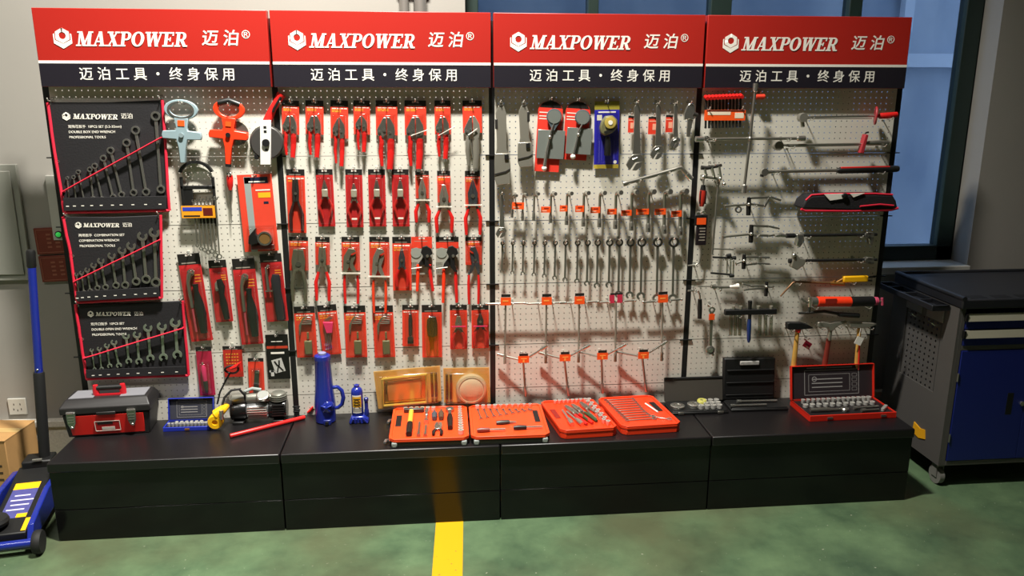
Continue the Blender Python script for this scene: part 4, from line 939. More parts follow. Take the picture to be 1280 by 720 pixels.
MB().cyl((.014, -.006, -.05), (.034, -.006, -.056), .010, n=12).out('knurl', DSTEEL, t)
for u, v, w_, h_, lab in ((789, 145, 7, 20, 'narrow red tag behind the large adjustable wrench'), (817.5, 146, 13.5, 21, 'wide red tag with pale print behind the medium adjustable wrench'), (837, 144, 9, 20.5, 'dark red tag behind the small adjustable wrench')):
    P = PX(u, v, -.03); k = mpp(u, v, -.03)
    t = thing('hang_tag', lab, 'tag', P, 'red tags among the adjustable wrenches')
    q = MB().box(-w_*k/2, w_*k/2, -.001, 0, -h_*k, -h_*k*.12, 0).box(-w_*k/2, w_*k/2, -.001, 0, -h_*k*.12, 0, 1)
    q.box(-w_*k*.1, w_*k*.42, -.0014, -.001, -h_*k*.75, -h_*k*.4, 2).box(-w_*k*.42, w_*k*.35, -.0014, -.001, -h_*k*.28, -h_*k*.22, 2)
    q.out('tag_card', [CARDRED, INKB, mat('pale_orange_ink', '#e9a488', .5)], t)
    hook(P+Vector((0, 0, .003)), .026)
# long bent L wrench
P = PX(781, 230, -.05)
t = thing('l_wrench', 'long thick chrome L-shaped socket wrench lying slanted below the adjustable wrenches', 'wrench', P)
a, c, d_ = [PX(*p, -.05)-P for p in ((779, 230), (851, 209.5), (864, 224))]
MB().tube([a, a.lerp(c, .08), a.lerp(c, .12), a.lerp(c, .9), c, c.lerp(d_, .25), c.lerp(d_, .55)], [.0125, .0125, .0095, .0095, .010, .0105, .0105], 14).out('bent_bar', STEEL, t)
MB().cyl(c.lerp(d_, .55), d_, .0135, .014, 14).out('socket_end', CHROME, t)
hook(PX(800, 227.5, -.05), .05); hook(PX(836, 217.5, -.05), .05)
# angled socket wrenches
G = 'angled socket wrenches in a row'
LX = [641, 654, 668, 689, 709, 730, 750, 770, 790, 811, 831, 851]; LT = [243, 242, 241, 241, 240.5, 240, 240, 239.5, 239, 238.5, 238.5, 238]; LB = [272, 276, 276, 278.5, 281, 283, 284, 286, 288, 290, 292, 294]
TG = {0: (648, 257, 15, 8.5), 3: (682.5, 262, 12, 7.5), 4: (704.5, 260.5, 9.5, 7.5), 5: (724.5, 261, 11, 8), 6: (744, 262.5, 12, 7.5), 7: (764.5, 264.5, 11.5, 7), 8: (782.5, 266, 13, 7), 9: (802.5, 264.5, 16, 7), 10: (824.5, 264.5, 14, 7.5), 11: (844.5, 267, 13, 7.5)}
for i in range(12):
    t, L = hang('angled_socket_wrench', '%s, %s from the left in the upper wrench row' % ('angled socket wrench with orange tag' if i in TG else 'angled socket wrench without tag', ORD[i]),
                'wrench', LX[i], LT[i], LX[i]-1, LB[i], -.035, G, drop=.0045+(.0042+.0004*i)*1.5, hx=.006+(.0042+.0004*i)*1.7)
    r = .0042+.0004*i
    MB().tube([(0, 0, -L+.03), (0, 0, -.02), (.001, -.004, -.008), (.004, -.014, -.002), (.007, -.026, 0), (.011, -.040, .001)], r, 12).out('bent_shaft', STEEL, t)
    MB().tube([(0, 0, -L), (0, 0, -L+.034), (0, 0, -L+.042)], [r*1.5, r*1.5, r], 14).out('socket_end', STEEL, t)
    MB().tube([(.008, -.029, 0), (.013, -.050, .001)], [r*1.5, r*1.55], 14).out('socket_foot', CHROME, t)
    MB().cyl((0, -.001, -L+.02), (0, -r*1.7, -L+.02), r*.55, n=8).out('ball_detent', CHROME, t)
    if i in TG:
        u, v, tw, th = TG[i]; k = mpp(u, v, -.04); g = PX(u, v, -.045)-t.location
        q = MB().box(g.x-tw*k/2, g.x+tw*k/2, -.012, -.010, g.z-th*k/2, g.z+th*k/2, 0).box(g.x-tw*k*.2, g.x+tw*k*.3, -.0125, -.012, g.z+th*k*.1, g.z+th*k*.3, 1).box(g.x-tw*k*.4, g.x+tw*k*.1, -.0125, -.012, g.z-th*k*.3, g.z-th*k*.1, 2)
        q.out('orange_tag', [TAGOR, mat('dark_red_ink', '#8c2014', .5), mat('pale_orange_ink', '#e9a488', .5)], t)
# combination wrenches
G = 'combination wrenches in a graded row'
CX = [628, 641, 654, 668, 681, 694, 707, 722, 734.5, 747, 762, 774, 788, 802, 822, 842]
CB = [341, 343, 344, 345.5, 347.5, 350, 352.5, 354.5, 357.5, 360.5, 360, 372, 373.5, 375, 378, 379]
for i in range(16):
    f = i/15; rr = (.0095+.0125*f*f+.003*f); k = mpp(CX[i], 303, -.04)
    t, L = hang('combination_wrench', 'chrome combination wrench, %s from the left in the graded row above the T-handles' % ORD[i], 'wrench', CX[i], 304-rr/k-1.5*f, CX[i]-.8-.8*f, CB[i], -.03, G, drop=.4*rr+.0033)
    comb_wrench(t, L, rr, rr*.95, .0075+.003*f, STEEL, y=-.004, th=.006+.002*f, rm=mat('chrome_dark_reflection', '#77746c', .25, .9))  # ring ends: dark reflection of the surroundings put into the chrome colour
# T-handle socket wrenches
G = 'T-handle socket wrenches'
for i, (u, v) in enumerate(((632, 379.5), (683, 379), (724, 378), (770, 377), (828, 376))):
    t, L = hang('t_handle_wrench', 'T-handle socket wrench, %s from the left, tag where its bar and shaft meet' % ORD[i], 'wrench', u, v, u-.8, v+75, -.05, G, hk=False)
    for s in (-1, 1): hook(PX(u, v, -.05)+Vector((s*.034, 0, -.0084)), .05)
    h_ = 24*mpp(u, v, -.05)
    MB().tube([(-h_, 0, -.001), (h_, 0, .002)], .0052, 12).out('cross_bar', STEEL, t)
    for s in (-1, 1): MB().sph((s*h_, 0, .0005), .0065).out('bar_end', CHROME, t)
    MB().tube([(0, .0, 0), (0, .002, -L+.04)], .0046, 12).out('shaft', GSTEEL, t)
    MB().tube([(0, .002, -L), (0, .002, -L+.045)], .0072, 14).out('socket', GSTEEL, t)
    e_ = .024
    q = MB()
    if i != 3: q.box(-e_, e_, -.011, -.008, -.006, .032, 0).box(-e_*.9, e_*.9, -.0115, -.008, .034, .047, 1).box(-e_*.6, e_*.5, -.0116, -.011, .012, .018, 2)
    else:
        for x in (-.022, .016): q.box(x-.012, x+.012, -.011, -.008, -.004, .036, 0)
        q.box(-.03, .03, -.0105, -.008, .036, .044, 1)
    q.out('orange_tag' if i != 3 else 'pink_tag', [TAGOR if i != 3 else mat('raspberry_tag', '#c0304a', .4), INKB, mat('amber_ink', '#f7a04a', .5)], t)
# Y socket wrenches
G = 'three-way socket wrenches'
for i, (c, l, r_, d_) in enumerate((((654, 451), (621.5, 442.5), (684, 432), (657, 495)), ((705.5, 449), (673, 440.5), (737.5, 431), (710.5, 494)), ((752, 447), (719, 438.5), (782.5, 430), (753, 491)), ((803, 446), (769.5, 439.5), (834, 426.5), (807.5, 489)))):
    P = PX(*c, -.055)
    t = thing('y_socket_wrench', 'three-way Y socket wrench with an orange tag, %s from the left in the lowest row' % ORD[i], 'wrench', P, G)
    for p, dy, m_ in ((l, .025, STEEL), (r_, -.025, CHROME), (d_, .028, STEEL)):
        e_ = PX(*p, -.055+dy)-P
        MB().tube([(0, 0, 0), e_*.72, e_*.74, e_], [.0052, .0052, .0078, .0078], 12).out('arm', m_, t)
    MB().sph((0, 0, 0), .011).out('hub', STEEL, t)
    g = .026
    q = MB().box(-g, g, -.019, -.016, -.004, .030, 0).box(-g*.8, g*.8, -.0192, -.016, .031, .042, 1).box(-g*.5, g*.6, -.0196, -.019, .014, .019, 2).box(-.004, .004, -.0196, -.019, -.002, .012, 2)
    q.out('orange_tag', [TAGOR, INKB, mat('amber_ink', '#f7a04a', .5)], t)
    hook(P+Vector((0, 0, .012)), .045)
# ------------------------------------------------------------ bay four
def TH(name, label, cat, u, v, Y, group=None):
    P = PX(u, v, Y); t = thing(name, label, cat, P, group)
    return t, (lambda uu, vv, dy=0.: PX(uu, vv, Y+dy)-P)
def rod(t, name, pts, r, mt, n=12): return MB().tube(pts, r, n).out(name, mt, t)
# T-handle hex driver set
t, q_ = TH('hex_driver_rack', 'orange rack of red-handled hex drivers at the top left of the last bay', 'screwdriver set', 905, 143, -.04)
a, c = q_(881, 137.5), q_(930, 150.5)
q = MB().box(a.x, c.x, -.014, .004, c.z, a.z, 0).box(a.x+.01, c.x-.07, -.0148, -.014, a.z-.022, a.z-.008, 1).box(c.x-.05, c.x-.008, -.0148, -.014, c.z+.01, a.z-.012, 1).box(a.x+.004, c.x-.004, -.0148, -.014, a.z-.006, a.z-.001, 2)
q.out('label_rack', [TAGOR, mat('cream_print', '#e9d9c0', .5), INKB], t, bevel=.001)
for i in range(11):
    x = 882.5+i*4.3
    g, g2 = q_(x, 124-.2*i), q_(x-1, 160.5-.15*i)
    MB().tube([(g.x, -.002, g.z), (g2.x, -.005, g2.z)], .0052, 8).out('shaft', BLACK, t)
    MB().tube([(g.x-.003, -.030, g.z+.003), (g.x, .006, g.z+.010)], [.0085, .010], 10).out('handle', RED, t)
hook(PX(885, 136+1.1, -.04), 0.052); hook(PX(926, 135+1.1, -.04), 0.052)
P = PX(950, 121, -.03); o = MB().tube([(-.024, 0, 0), (-.02, -.001, 0), (.018, -.002, .001), (.022, -.002, .001)], [.008, .0125, .0125, .009], 10).out('red_grip', CARDRED); o.location = P
tag(o, 'small dark red grip hanging under the sign beside the cross wrench', 'handle'); hook(P+Vector((0, 0, .012)), .022)
# four-way wheel wrench
t, q_ = TH('wheel_wrench', 'large chrome four-way wheel wrench overlapping the sign', 'wrench', 937.5, 173.4, -.085)
for p in ((945, 104), (929.5, 241), (869.5, 174), (1006, 173)):
    g = q_(*p); u_ = g.normalized()
    MB().tube([(0, 0, 0), g-u_*.035], .0068, 12).out('arm', STEEL, t)
    MB().tube([g-u_*.040, g-u_*.034, g], [.0072, .0125, .013], 14).out('socket', CHROME, t)
MB().sph((0, 0, 0), .012).out('centre_joint', STEEL, t)
g = q_(883, 173); MB().ann(g.x, g.z, .012, .007, -.008, .008, 14).out('collar', CHROME, t)
hook(PX(892, 175.5+1.1, -.085), 0.097); hook(PX(985, 175+1.1, -.085), 0.097)
# torque wrenches
t, q_ = TH('torque_wrench', 'beam torque wrench with round scale and bright red handle, top right', 'wrench', 1003, 147, -.06, 'torque wrenches on the last bay')
rod(t, 'beam', [q_(1006, 146.5), q_(1094, 145)], .0052, STEEL); rod(t, 'pointer', [q_(1006, 148.5, -.004), q_(1090, 148, -.004)], .0022, CHROME)
MB().lathe([(0, -.016), (.020, -.016), (.022, 0), (.020, .016), (0, .016)], (0, 0, 0), (0, 1, 0), 20).out('drive_head', GSTEEL, t)
rod(t, 'square_drive', [(0, .0, -.012), (.006, .0, -.042)], .009, GSTEEL)
g = q_(1094, 144.5); MB().lathe([(0, -.004), (.040, -.004), (.042, 0), (.040, .004), (0, .004)], (g.x, -.004, g.z), (1, -.42, 0), 24).out('scale_plate', mat('dull_red_scale', '#a83038', .4), t)
rod(t, 'handle', [q_(1097, 145), q_(1100, 145), q_(1110, 144.5), q_(1121, 143)], [.007, .0135, .0145, .012], RED)
hook(PX(1014, 149+1.1, -.06), 0.072); hook(PX(1112, 148.5+1.1, -.06), 0.072)
t, q_ = TH('torque_wrench', 'beam torque wrench with tilted red scale and steel handle, below the red-handled one', 'wrench', 972.5, 182, -.06, 'torque wrenches on the last bay')
rod(t, 'beam', [q_(975, 181.5), q_(1077, 180)], .0056, STEEL); rod(t, 'pointer', [q_(985, 183.5, -.004), q_(1075, 182, -.004)], .0022, CHROME)
MB().lathe([(0, -.016), (.021, -.016), (.023, 0), (.021, .016), (0, .016)], (0, 0, 0), (0, 1, 0), 20).out('drive_head', GSTEEL, t)
g = q_(1077.5, 179.5); MB(Matrix.Rotation(math.radians(10), 4, 'Y')).box(0, 0, 0, 0, 0, 0)
q = MB(Matrix.Translation(g) @ Matrix.Rotation(math.radians(8), 4, 'Y')); q.prism([(-.008, -.044), (.010, -.044), (.012, .042), (-.004, .044)], -.02, .012); q.out('scale_plate', MATS['dull_red_scale'], t, bevel=.003)
rod(t, 'scale_hook', [g+Vector((.004, -.004, .04)), g+Vector((.012, -.004, .05)), g+Vector((.024, -.004, .052))], .004, BLACK)
rod(t, 'handle', [q_(1081, 179.5), q_(1085, 179), q_(1100, 178.5), q_(1110, 178.5)], [.0065, .011, .0125, .010], STEEL)
hook(PX(990, 184.5+1.1, -.06), 0.072); hook(PX(1104, 182+1.1, -.06), 0.072)
t, q_ = TH('torque_wrench', 'long click torque wrench with black and red grip pointing right', 'wrench', 953, 215, -.06, 'torque wrenches on the last bay')
rod(t, 'tube', [q_(966, 214.5), q_(1048, 213)], .0075, STEEL)
q = MB().lathe([(0, -.013), (.017, -.013), (.019, 0), (.017, .013), (0, .013)], q_(955, 215), (0, 1, 0), 18); q.out('ratchet_head', CHROME, t)
rod(t, 'neck', [q_(956, 215), q_(967, 214.5)], [.012, .0085], CHROME); rod(t, 'square_drive', [q_(953, 217), q_(952, 221)], .009, BLACK)
rod(t, 'grip', [q_(1046, 213.5), q_(1050, 213), q_(1085, 212), q_(1121, 211)], [.010, .0155, .0165, .0155], BLACK, 14)
q = MB().obox(q_(1051, 210, -.006), q_(1112, 208.8, -.006), .010, .012); q.out('red_inlay', RED, t, bevel=.002)
rod(t, 'end_cap', [q_(1119, 211), q_(1123, 211)], [.016, .013], BLACK)
hook(PX(972, 217+1.1, -.06), 0.072); hook(PX(1102, 216+1.1, -.06), 0.072)
# black pouch with red edge
t, q_ = TH('tool_pouch', 'black zipped tool pouch with red edging and white label', 'pouch', 1060, 252, -.085)
def pr(ps, y0, y1): return MB().prism([(q_(*p).x, q_(*p).z) for p in ps], y0, y1)
pr([(999, 260), (1003, 250), (1011, 243.5), (1030, 242.5), (1090, 242), (1112, 243), (1116, 250), (1118, 258.5), (1110, 261), (1060, 262)], -.03, .07).out('pouch_body', FABRIC, t, bevel=.008)
q = MB(); ps = [q_(*p) for p in ((998.5, 260.5), (1003, 262.5), (1060, 262.8), (1110, 261.5), (1119, 259))]; q.tube([p+Vector((0, -.024, 0)) for p in ps], .006, 8); q.out('bottom_edging', PIPING, t)
q = MB(); ps = [q_(*p) for p in ((1004, 249.5), (1011, 243), (1030, 241.5), (1090, 241.3), (1112, 242.5))]; q.tube([p+Vector((0, -.026, 0)) for p in ps], .0045, 8); q.out('top_edging', PIPING, t)
pr([(1026, 241.8), (1050, 241), (1049, 247), (1033, 249.5)], -.036, -.031).out('white_label', WHITE, t); pr([(1058, 241), (1076, 240.2), (1062, 245.5)], -.036, -.031).out('white_label', WHITE, t)
q = MB().sph(q_(1056, 244.5, -.038), .016, .006, .012); q.out('buckle', BLACK, t)
rod(t, 'zip_cord', [q_(1075, 258, -.032), q_(1100, 255.5, -.034), q_(1117, 257, -.032)], .004, PIPING)
# gear pullers and clamps
G = 'small gear pullers and clamps on the last bay'
def puller(label, c, sc, screw, arms, block, Y=-.075):
    t, q_ = TH('gear_puller', label, 'puller', *c, Y, G)
    rod(t, 'screw', [q_(*screw[0]), q_(*c)], .0058*sc, STEEL); rod(t, 'screw_handle', [q_(screw[0][0]-.5, screw[0][1]-1.5), q_(screw[0][0]+.8, screw[0][1]+2)], .004, STEEL)
    rod(t, 'yoke', [q_(c[0]+.4, block[0]), q_(c[0]-.2, block[0]*.5+block[1]*.5), q_(c[0]-.6, block[1])], [.009*sc, .0115*sc, .0105*sc], MBLACK)
    MB().sph(q_(*c, -.012), .0085*sc).out('centre_nut', CHROME, t)
    for p0, p1, p2 in arms:
        MB().obox(q_(*p0), q_(*p1), .011*sc, .009, upv=(0, -1, 0)).out('arm', STEEL, t, bevel=.0015)
        a, b_ = q_(*p1), q_(*p2); d = b_-a
        MB().obox(a-d*.15, b_, .010*sc, .011, upv=(0, -1, 0)).out('hook_jaw', CHROME, t, bevel=.0015)
    hook(PX(c[0]+8, c[1]+3.5, Y), -Y)
    return t, q_
t, q_ = puller('two-armed gear puller with a long screw to its left, below the wheel wrench', (936, 255.5), 1., ((905.5, 257.5), 0), (((938, 247.5), (964, 246.5), (976, 250.5)), ((938, 255), (956, 257.5), (961, 247.5))), (247, 269))
MB().ann(*[q_(923, 262).x, q_(923, 262).z], .016, .009, -.004, .004, 16).out('ring', CHROME, t)
puller('two-armed gear puller with splayed arms, second of the pullers from the top', (939, 292.5), 1., ((904, 296), 0), (((941, 282), (962, 283), (974, 286)), ((941, 294), (962, 294.5), (976, 292.5))), (281, 303))
puller('stubby gear puller with upright black yoke, third of the pullers from the top', (930, 326), .9, ((920, 329.5), 0), (((932, 321), (950, 321.5), (962, 322)), ((932, 331), (948, 329), (962, 330))), (318, 336))
puller('slim gear puller with black yoke at its right end, beside the torch tip', (958, 358.5), .8, ((966, 359), 0), (((957, 357), (938, 357.5), (928, 354.5)), ((957, 360), (936, 361.5), (929, 362.5))), (352, 370))
t, q_ = TH('bar_clamp', 'small clamp of two black rods joined by chrome bars, left of the stubby puller', 'clamp', 912, 331, -.07, G)
rod(t, 'rod', [q_(891, 321.5), q_(919, 322.8)], .0048, MBLACK); rod(t, 'rod', [q_(888.5, 341.2), q_(916, 343.5)], .0048, MBLACK)
for p in ((911, 319.5), (917, 322.5), (914.5, 344.5)): MB().lathe([(0, -.010), (.009, -.010), (.010, .010), (0, .010)], q_(*p), (1, 0, .1), 12).out('knob', BLACK, t)
for x in (909, 913.5, 917): rod(t, 'guide_bar', [q_(x, 323), q_(x-.5, 342)], .0038, CHROME)
rod(t, 'top_rod', [q_(893, 311), q_(908, 311.5), q_(917, 312)], .0035, STEEL); hook(PX(914, 325+1.1, -.07), 0.082)
t, q_ = TH('valve_tool', 'thin chrome rod with a bright flared tip under the two-rod clamp', 'tool', 897, 358, -.06, G)
rod(t, 'rod', [q_(872.5, 358), q_(890, 358)], .003, STEEL); rod(t, 'barrel', [q_(889, 358), q_(898, 359), q_(912, 359)], [.010, .007, .006], STEEL); rod(t, 'flared_tip', [q_(912, 358.7), q_(917, 357.8), q_(923, 357.5)], [.006, .012, .014], WHITE)
MB().ann(*[q_(900, 362).x, q_(900, 362).z], .009, .005, -.003, .003, 14).out('ring', CHROME, t); hook(PX(898, 361.5+1.1, -.06), 0.072)
# chrome spreader at the top left
t, q_ = TH('spring_compressor', 'chrome bracket-shaped compressor tool hanging above the red screwdriver', 'tool', 890, 214, -.06)
rod(t, 'upper_bar', [q_(876.5, 209.5), q_(884, 210), q_(902, 206.5)], [.010, .009, .007], DSTEEL); rod(t, 'lower_bar', [q_(879.5, 221), q_(901, 223.5)], .0065, STEEL)
for p in ((881, 211), (883, 221)), ((890, 209), (893, 221)), ((899, 208), (901, 222)): rod(t, 'link', [q_(*p[0], -.004), q_(*p[1], -.004)], .006, CHROME)
for p in ((879.5, 221), (900, 223.5), (905, 230)): MB().sph(q_(*p, -.006), .0095).out('ball_end', CHROME, t)
hook(PX(892, 206+1.1, -.06), 0.072)
t, q_ = TH('breaker_bar', 'long plain steel bar hanging down from the chrome bracket tool', 'bar', 898, 228, -.05)
rod(t, 'bar', [q_(898, 227), q_(894.5, 268), q_(890, 318)], .0052, STEEL); rod(t, 'bar_head', [q_(898.3, 224), q_(897.5, 231)], .0095, STEEL); hook(PX(898, 226+1.1, -.05), 0.052)
t, L = hang('screwdriver', 'red and black handled screwdriver above the black and orange tester', 'screwdriver', 880, 222, 877, 258, -.04)
rod(t, 'shank', [(0, -.0, -.004), (0, 0, -.036)], .004, CHROME); rod(t, 'collar', [(0, 0, -.034), (0, 0, -.060)], [.010, .014], BLACK, 12)
rod(t, 'handle', [(0, 0, -.058), (0, 0, -.075), (0, 0, -L*.82), (0, 0, -L)], [.014, .016, .0155, .010], mat('deep_red_handle', '#a42a1e', .35), 12)
q = MB(); [q.tube([(s*.012, -.008, -.06), (s*.013, -.009, -L*.9)], .0035, 6) for s in (-1, 1)]; q.out('grip_ribs', BLACK, t)
t, q_ = TH('impact_bit_pack', 'black and orange carded tester with a long black body beside the third upright', 'tool pack', 875.5, 265, -.03)
a, c = q_(868, 268), q_(883, 281.5); MB().box(a.x, c.x, -.014, 0, c.z, a.z).out('card_head', BLACK, t, bevel=.003)
a, c = q_(870, 272), q_(881, 280); MB().box(a.x, c.x, -.0155, -.0139, c.z, a.z).out('orange_panel', TAGOR, t)
a, c = q_(870, 282), q_(881.5, 306); MB().box(a.x, c.x, -.012, 0, c.z, a.z).out('long_body', mat('plum_black_print', '#1c1418', .4), t, bevel=.003)
q = MB(); 
for r in range(5): q.box(a.x+.012+.004*(r % 2), c.x-.008, -.0127, -.0119, a.z-.014-.014*r, a.z-.009-.014*r)
q.out('print', mat('grey_ink', '#8f877a', .5), t)
q = MB(); g = q_(875.5, 266.5); q.tube([(g.x-.022, -.006, g.z-.004), (g.x-.018, -.006, g.z+.004), (g.x+.018, -.006, g.z+.008), (g.x+.022, -.006, g.z)], .004, 8); q.out('hanger', CHROME, t); hook(PX(875.5, 265, -.03)-Vector((0, 0, .006)), .035)
t, q_ = TH('bent_rod', 'bent steel rod with a black grip hanging lowest beside the third upright', 'tool', 876, 350, -.05)
rod(t, 'rod', [q_(860, 363.5), q_(868, 363), q_(873, 364), q_(875, 370), q_(875, 376)], .0045, STEEL); rod(t, 'grip', [q_(875, 374), q_(874.8, 386), q_(874.5, 398)], [.010, .0115, .010], BLACK); hook(PX(869.5, 364.8, -.05), 0.062)
t, q_ = TH('bent_rod', 'plain steel hook rod below the black and orange tester', 'tool', 876, 310, -.03)
rod(t, 'rod', [q_(877, 307), q_(876, 320), q_(874.5, 328), q_(870, 331), q_(860, 332)], .0038, STEEL); hook(PX(870, 333, -.03), 0.042)
# sliding clamps
G = 'black-barred sliding clamps'
for i, (v, big, lab) in enumerate(((294.5, 0, 'upper black sliding clamp bar with chrome jaws below the pouch'), (326, 1, 'lower black sliding clamp bar with a large chrome left jaw'))):
    t, q_ = TH('sliding_clamp', lab, 'clamp', 1040, v-.3, -.08, G)
    rod(t, 'bar', [q_(983 if not big else 986, v), q_(1096, v-1.5)], .0072, MBLACK); rod(t, 'end_grip', [q_(983 if not big else 986, v+.2), q_(993 if not big else 998, v)], .0115, MBLACK)
    if not big:
        MB().prism([(q_(*p).x, q_(*p).z) for p in ((994, 292), (1003, 292.5), (1004, 300), (998, 309), (993, 306), (995, 299))], -.018, .012).out('fixed_jaw', CHROME, t, bevel=.004)
        MB().tube([q_(982, 295, -.004), q_(976, 293.5, -.004), q_(969, 295, -.004)], [.007, .011, .006], 10).out('tip', CHROME, t)
    else:
        MB().prism([(q_(*p).x, q_(*p).z) for p in ((991, 314), (999, 322), (1006, 323.5), (1004, 330), (995, 337), (987, 333), (990, 322))], -.018, .012).out('fixed_jaw', GSTEEL, t, bevel=.004)
        MB().sph(q_(992.5, 319, -.016), .010).out('pivot', CHROME, t)
    MB().prism([(q_(*p).x, q_(*p).z) for p in ((1082, v-5), (1090, v-4.5), (1091, v+3), (1089, v+(12 if not big else 4)), (1085, v+(10 if not big else 4)), (1084, v+3), (1082, v+2))], -.014, .012).out('sliding_jaw', STEEL, t, bevel=.003)
    q = MB(); [q.ann(q_(1083+2*k, v).x, q_(1083+2*k, v-.8).z, .014, .0085, -.016, .014, 12) for k in range(3)]; q.out('spring', STEEL, t)
    hook(PX(1010, v+1.8+1.1, -.08), 0.092); hook(PX(1075, v+.8+1.1, -.08), 0.092)
t, q_ = TH('cutting_torch', 'brass torch with a bent copper tip and a yellow handle', 'torch', 1040, 354, -.06)
BRASS = mat('brass', '#a5753a', .35, .6)
rod(t, 'bent_tip', [q_(975.5, 370.5), q_(984, 361), q_(991, 353.5), q_(995, 352.2), q_(1039, 353.8)], [.0035, .0045, .005, .005, .0055], mat('copper_brown', '#7c5a3c', .4, .5))
rod(t, 'valve_block', [q_(1038, 354), q_(1044, 354.2), q_(1055, 354.8)], [.009, .010, .011], BRASS); rod(t, 'valve_knob', [q_(1043, 356), q_(1043, 350.5)], .007, BRASS); rod(t, 'link', [q_(1046, 353), q_(1054, 348.5)], .006, BRASS)
MB().obox(q_(1053, 349), q_(1084, 348), .032, .028).out('handle', mat('torch_yellow', '#e8ae12', .38), t, bevel=.006)
rod(t, 'gas_tube', [q_(1083, 346.5), q_(1094, 346)], .004, MBLACK); rod(t, 'gas_tube', [q_(1083, 350.5), q_(1090, 351)], .004, MBLACK); hook(PX(998, 354.5+1.1, -.06), 0.072); hook(PX(1066, 353.5+1.1, -.06), 0.072)
t, q_ = TH('grease_gun', 'orange and black grease gun lying level above the hammers', 'grease gun', 1042, 377, -.085)
rod(t, 'orange_barrel', [q_(1020.5, 377), q_(1021.5, 377), q_(1062, 377), q_(1063, 377)], [.020, .0245, .0245, .024], REDOR, 20); rod(t, 'black_barrel', [q_(1062.5, 377), q_(1090, 376.5), q_(1091.5, 376.5)], [.0245, .0245, .022], BLACK, 20)
rod(t, 'pink_end_ball', [q_(1091, 376.3), q_(1093, 376.2), q_(1096.5, 376.2), q_(1097.5, 376.2)], [.012, .0205, .0195, .008], mat('rose_plastic', '#c24a66', .35), 16); rod(t, 'pull_rod', [q_(1097, 376.3), q_(1102, 376.7)], .004, STEEL); rod(t, 'rod_handle', [q_(1102.5, 372.5), q_(1103, 381.5)], .0065, mat('rose_plastic', '#c24a66', .35))
rod(t, 'cap', [q_(1013, 377), q_(1020.8, 377)], .022, STEEL, 18); rod(t, 'outlet_pipe', [q_(1013, 378), q_(1007, 377), q_(1001, 373)], .006, STEEL); rod(t, 'fitting', [q_(1012, 371.5), q_(1012, 383.5)], .008, CHROME)
MB().tube([q_(998.5, 391.5), q_(1010, 391), q_(1030, 389), q_(1050, 392.5)], [.006, .007, .008, .008], 10).out('lever', DSTEEL, t); rod(t, 'lever_link', [q_(1012, 383), q_(1011, 390.5)], .006, DSTEEL); rod(t, 'lever_grip', [q_(1048, 392.5), q_(1050, 393), q_(1073.5, 394.5)], [.010, .0125, .012], BLACK)
q = MB(); g0, g1 = q_(1032, 376.8, -.0245), q_(1046, 376.8, -.0245); q.box(g0.x, g1.x, -.0252, -.02, g0.z-.012, g0.z+.012); q.out('print', mat('dark_red_ink', '#8c2014', .5), t); hook(PX(1019, 384.5+1.1, -.085), 0.097); hook(PX(1085, 384+1.1, -.085), 0.097)
# hammers
G = 'hammers hung in a row'
def handle_tool(t, q_, a, c, r0, r1, mt): MB().tube([q_(*a), q_(a[0]*.6+c[0]*.4, a[1]*.6+c[1]*.4), q_(*c)], [r0, (r0+r1)*.47, r1], 12, flat=.75).out('handle', mt, t)
t, q_ = TH('hammer', 'black-headed hammer with a yellow wooden handle, left of the pink tag', 'hammer', 999, 407, -.07, G)
MB().prism([(q_(*p).x, q_(*p).z) for p in ((983, 403.5), (986, 402.6), (1001, 403), (1009, 405.5), (1015, 408.6), (1015, 409.4), (1003, 410.6), (986, 411.3), (983.3, 410.5))], -.016, .016).out('head', MBLACK, t, bevel=.004)
handle_tool(t, q_, (997, 412), (991, 466), .011, .0145, WOOD); rod(t, 'red_neck', [q_(998.5, 410), q_(997, 415)], .0135, RED); hook(PX(989.5, 412.3+1.1, -.07), 0.082); hook(PX(1009, 411.9+1.1, -.07), 0.082)
t, q_ = TH('claw_hammer', 'steel claw hammer with a red-brown handle, middle of the three hammers', 'hammer', 1038, 405, -.07, G)
MB().prism([(q_(*p).x, q_(*p).z) for p in ((1021, 402), (1028, 401), (1036, 403), (1046, 401), (1055, 399.5), (1059, 401.5), (1050, 405), (1044, 408), (1040, 413), (1035, 413), (1034, 408.5), (1028, 409), (1021, 408.5))], -.014, .014).out('head', GSTEEL, t, bevel=.004)
rod(t, 'steel_neck', [q_(1038, 410), q_(1036, 425)], [.011, .0105], GSTEEL); handle_tool(t, q_, (1036.2, 423), (1029, 467), .012, .0155, mat('red_brown_handle', '#7a2c22', .4)); hook(PX(1028, 410.5+1.1, -.07), 0.082); hook(PX(1050, 409.5+1.1, -.07), 0.082)
t, q_ = TH('hammer', 'grey-headed hammer with yellow handle and white paper tag, beside the right upright', 'hammer', 1075, 405, -.07, G)
MB().prism([(q_(*p).x, q_(*p).z) for p in ((1060, 402.5), (1070, 401.8), (1086, 402.3), (1094, 403.5), (1094, 405.5), (1084, 408.5), (1070, 409.5), (1060, 408.5))], -.015, .015).out('head', GSTEEL, t, bevel=.004)
handle_tool(t, q_, (1074, 410), (1070, 467), .0105, .013, WOOD); rod(t, 'red_stripe', [q_(1074.5, 425, -.009), q_(1073, 462, -.011)], .004, RED)
q = MB(Matrix.Translation(q_(1073.5, 426.5, -.02)) @ Matrix.Rotation(math.radians(22), 4, 'Y')).box(-.018, .018, -.001, .001, -.018, .022); q.out('paper_tag', WHITE, t)
rod(t, 'tag_string', [q_(1076, 410, -.016), q_(1074, 420, -.02)], .0012, WHITE); hook(PX(1067, 410.8+1.1, -.07), 0.082); hook(PX(1088, 410+1.1, -.07), 0.082)
P = PX(1009, 431, -.03); t = thing('hang_tag', 'bright pink diamond tag between the first two hammers', 'tag', P, None, (0, math.radians(32), 0))
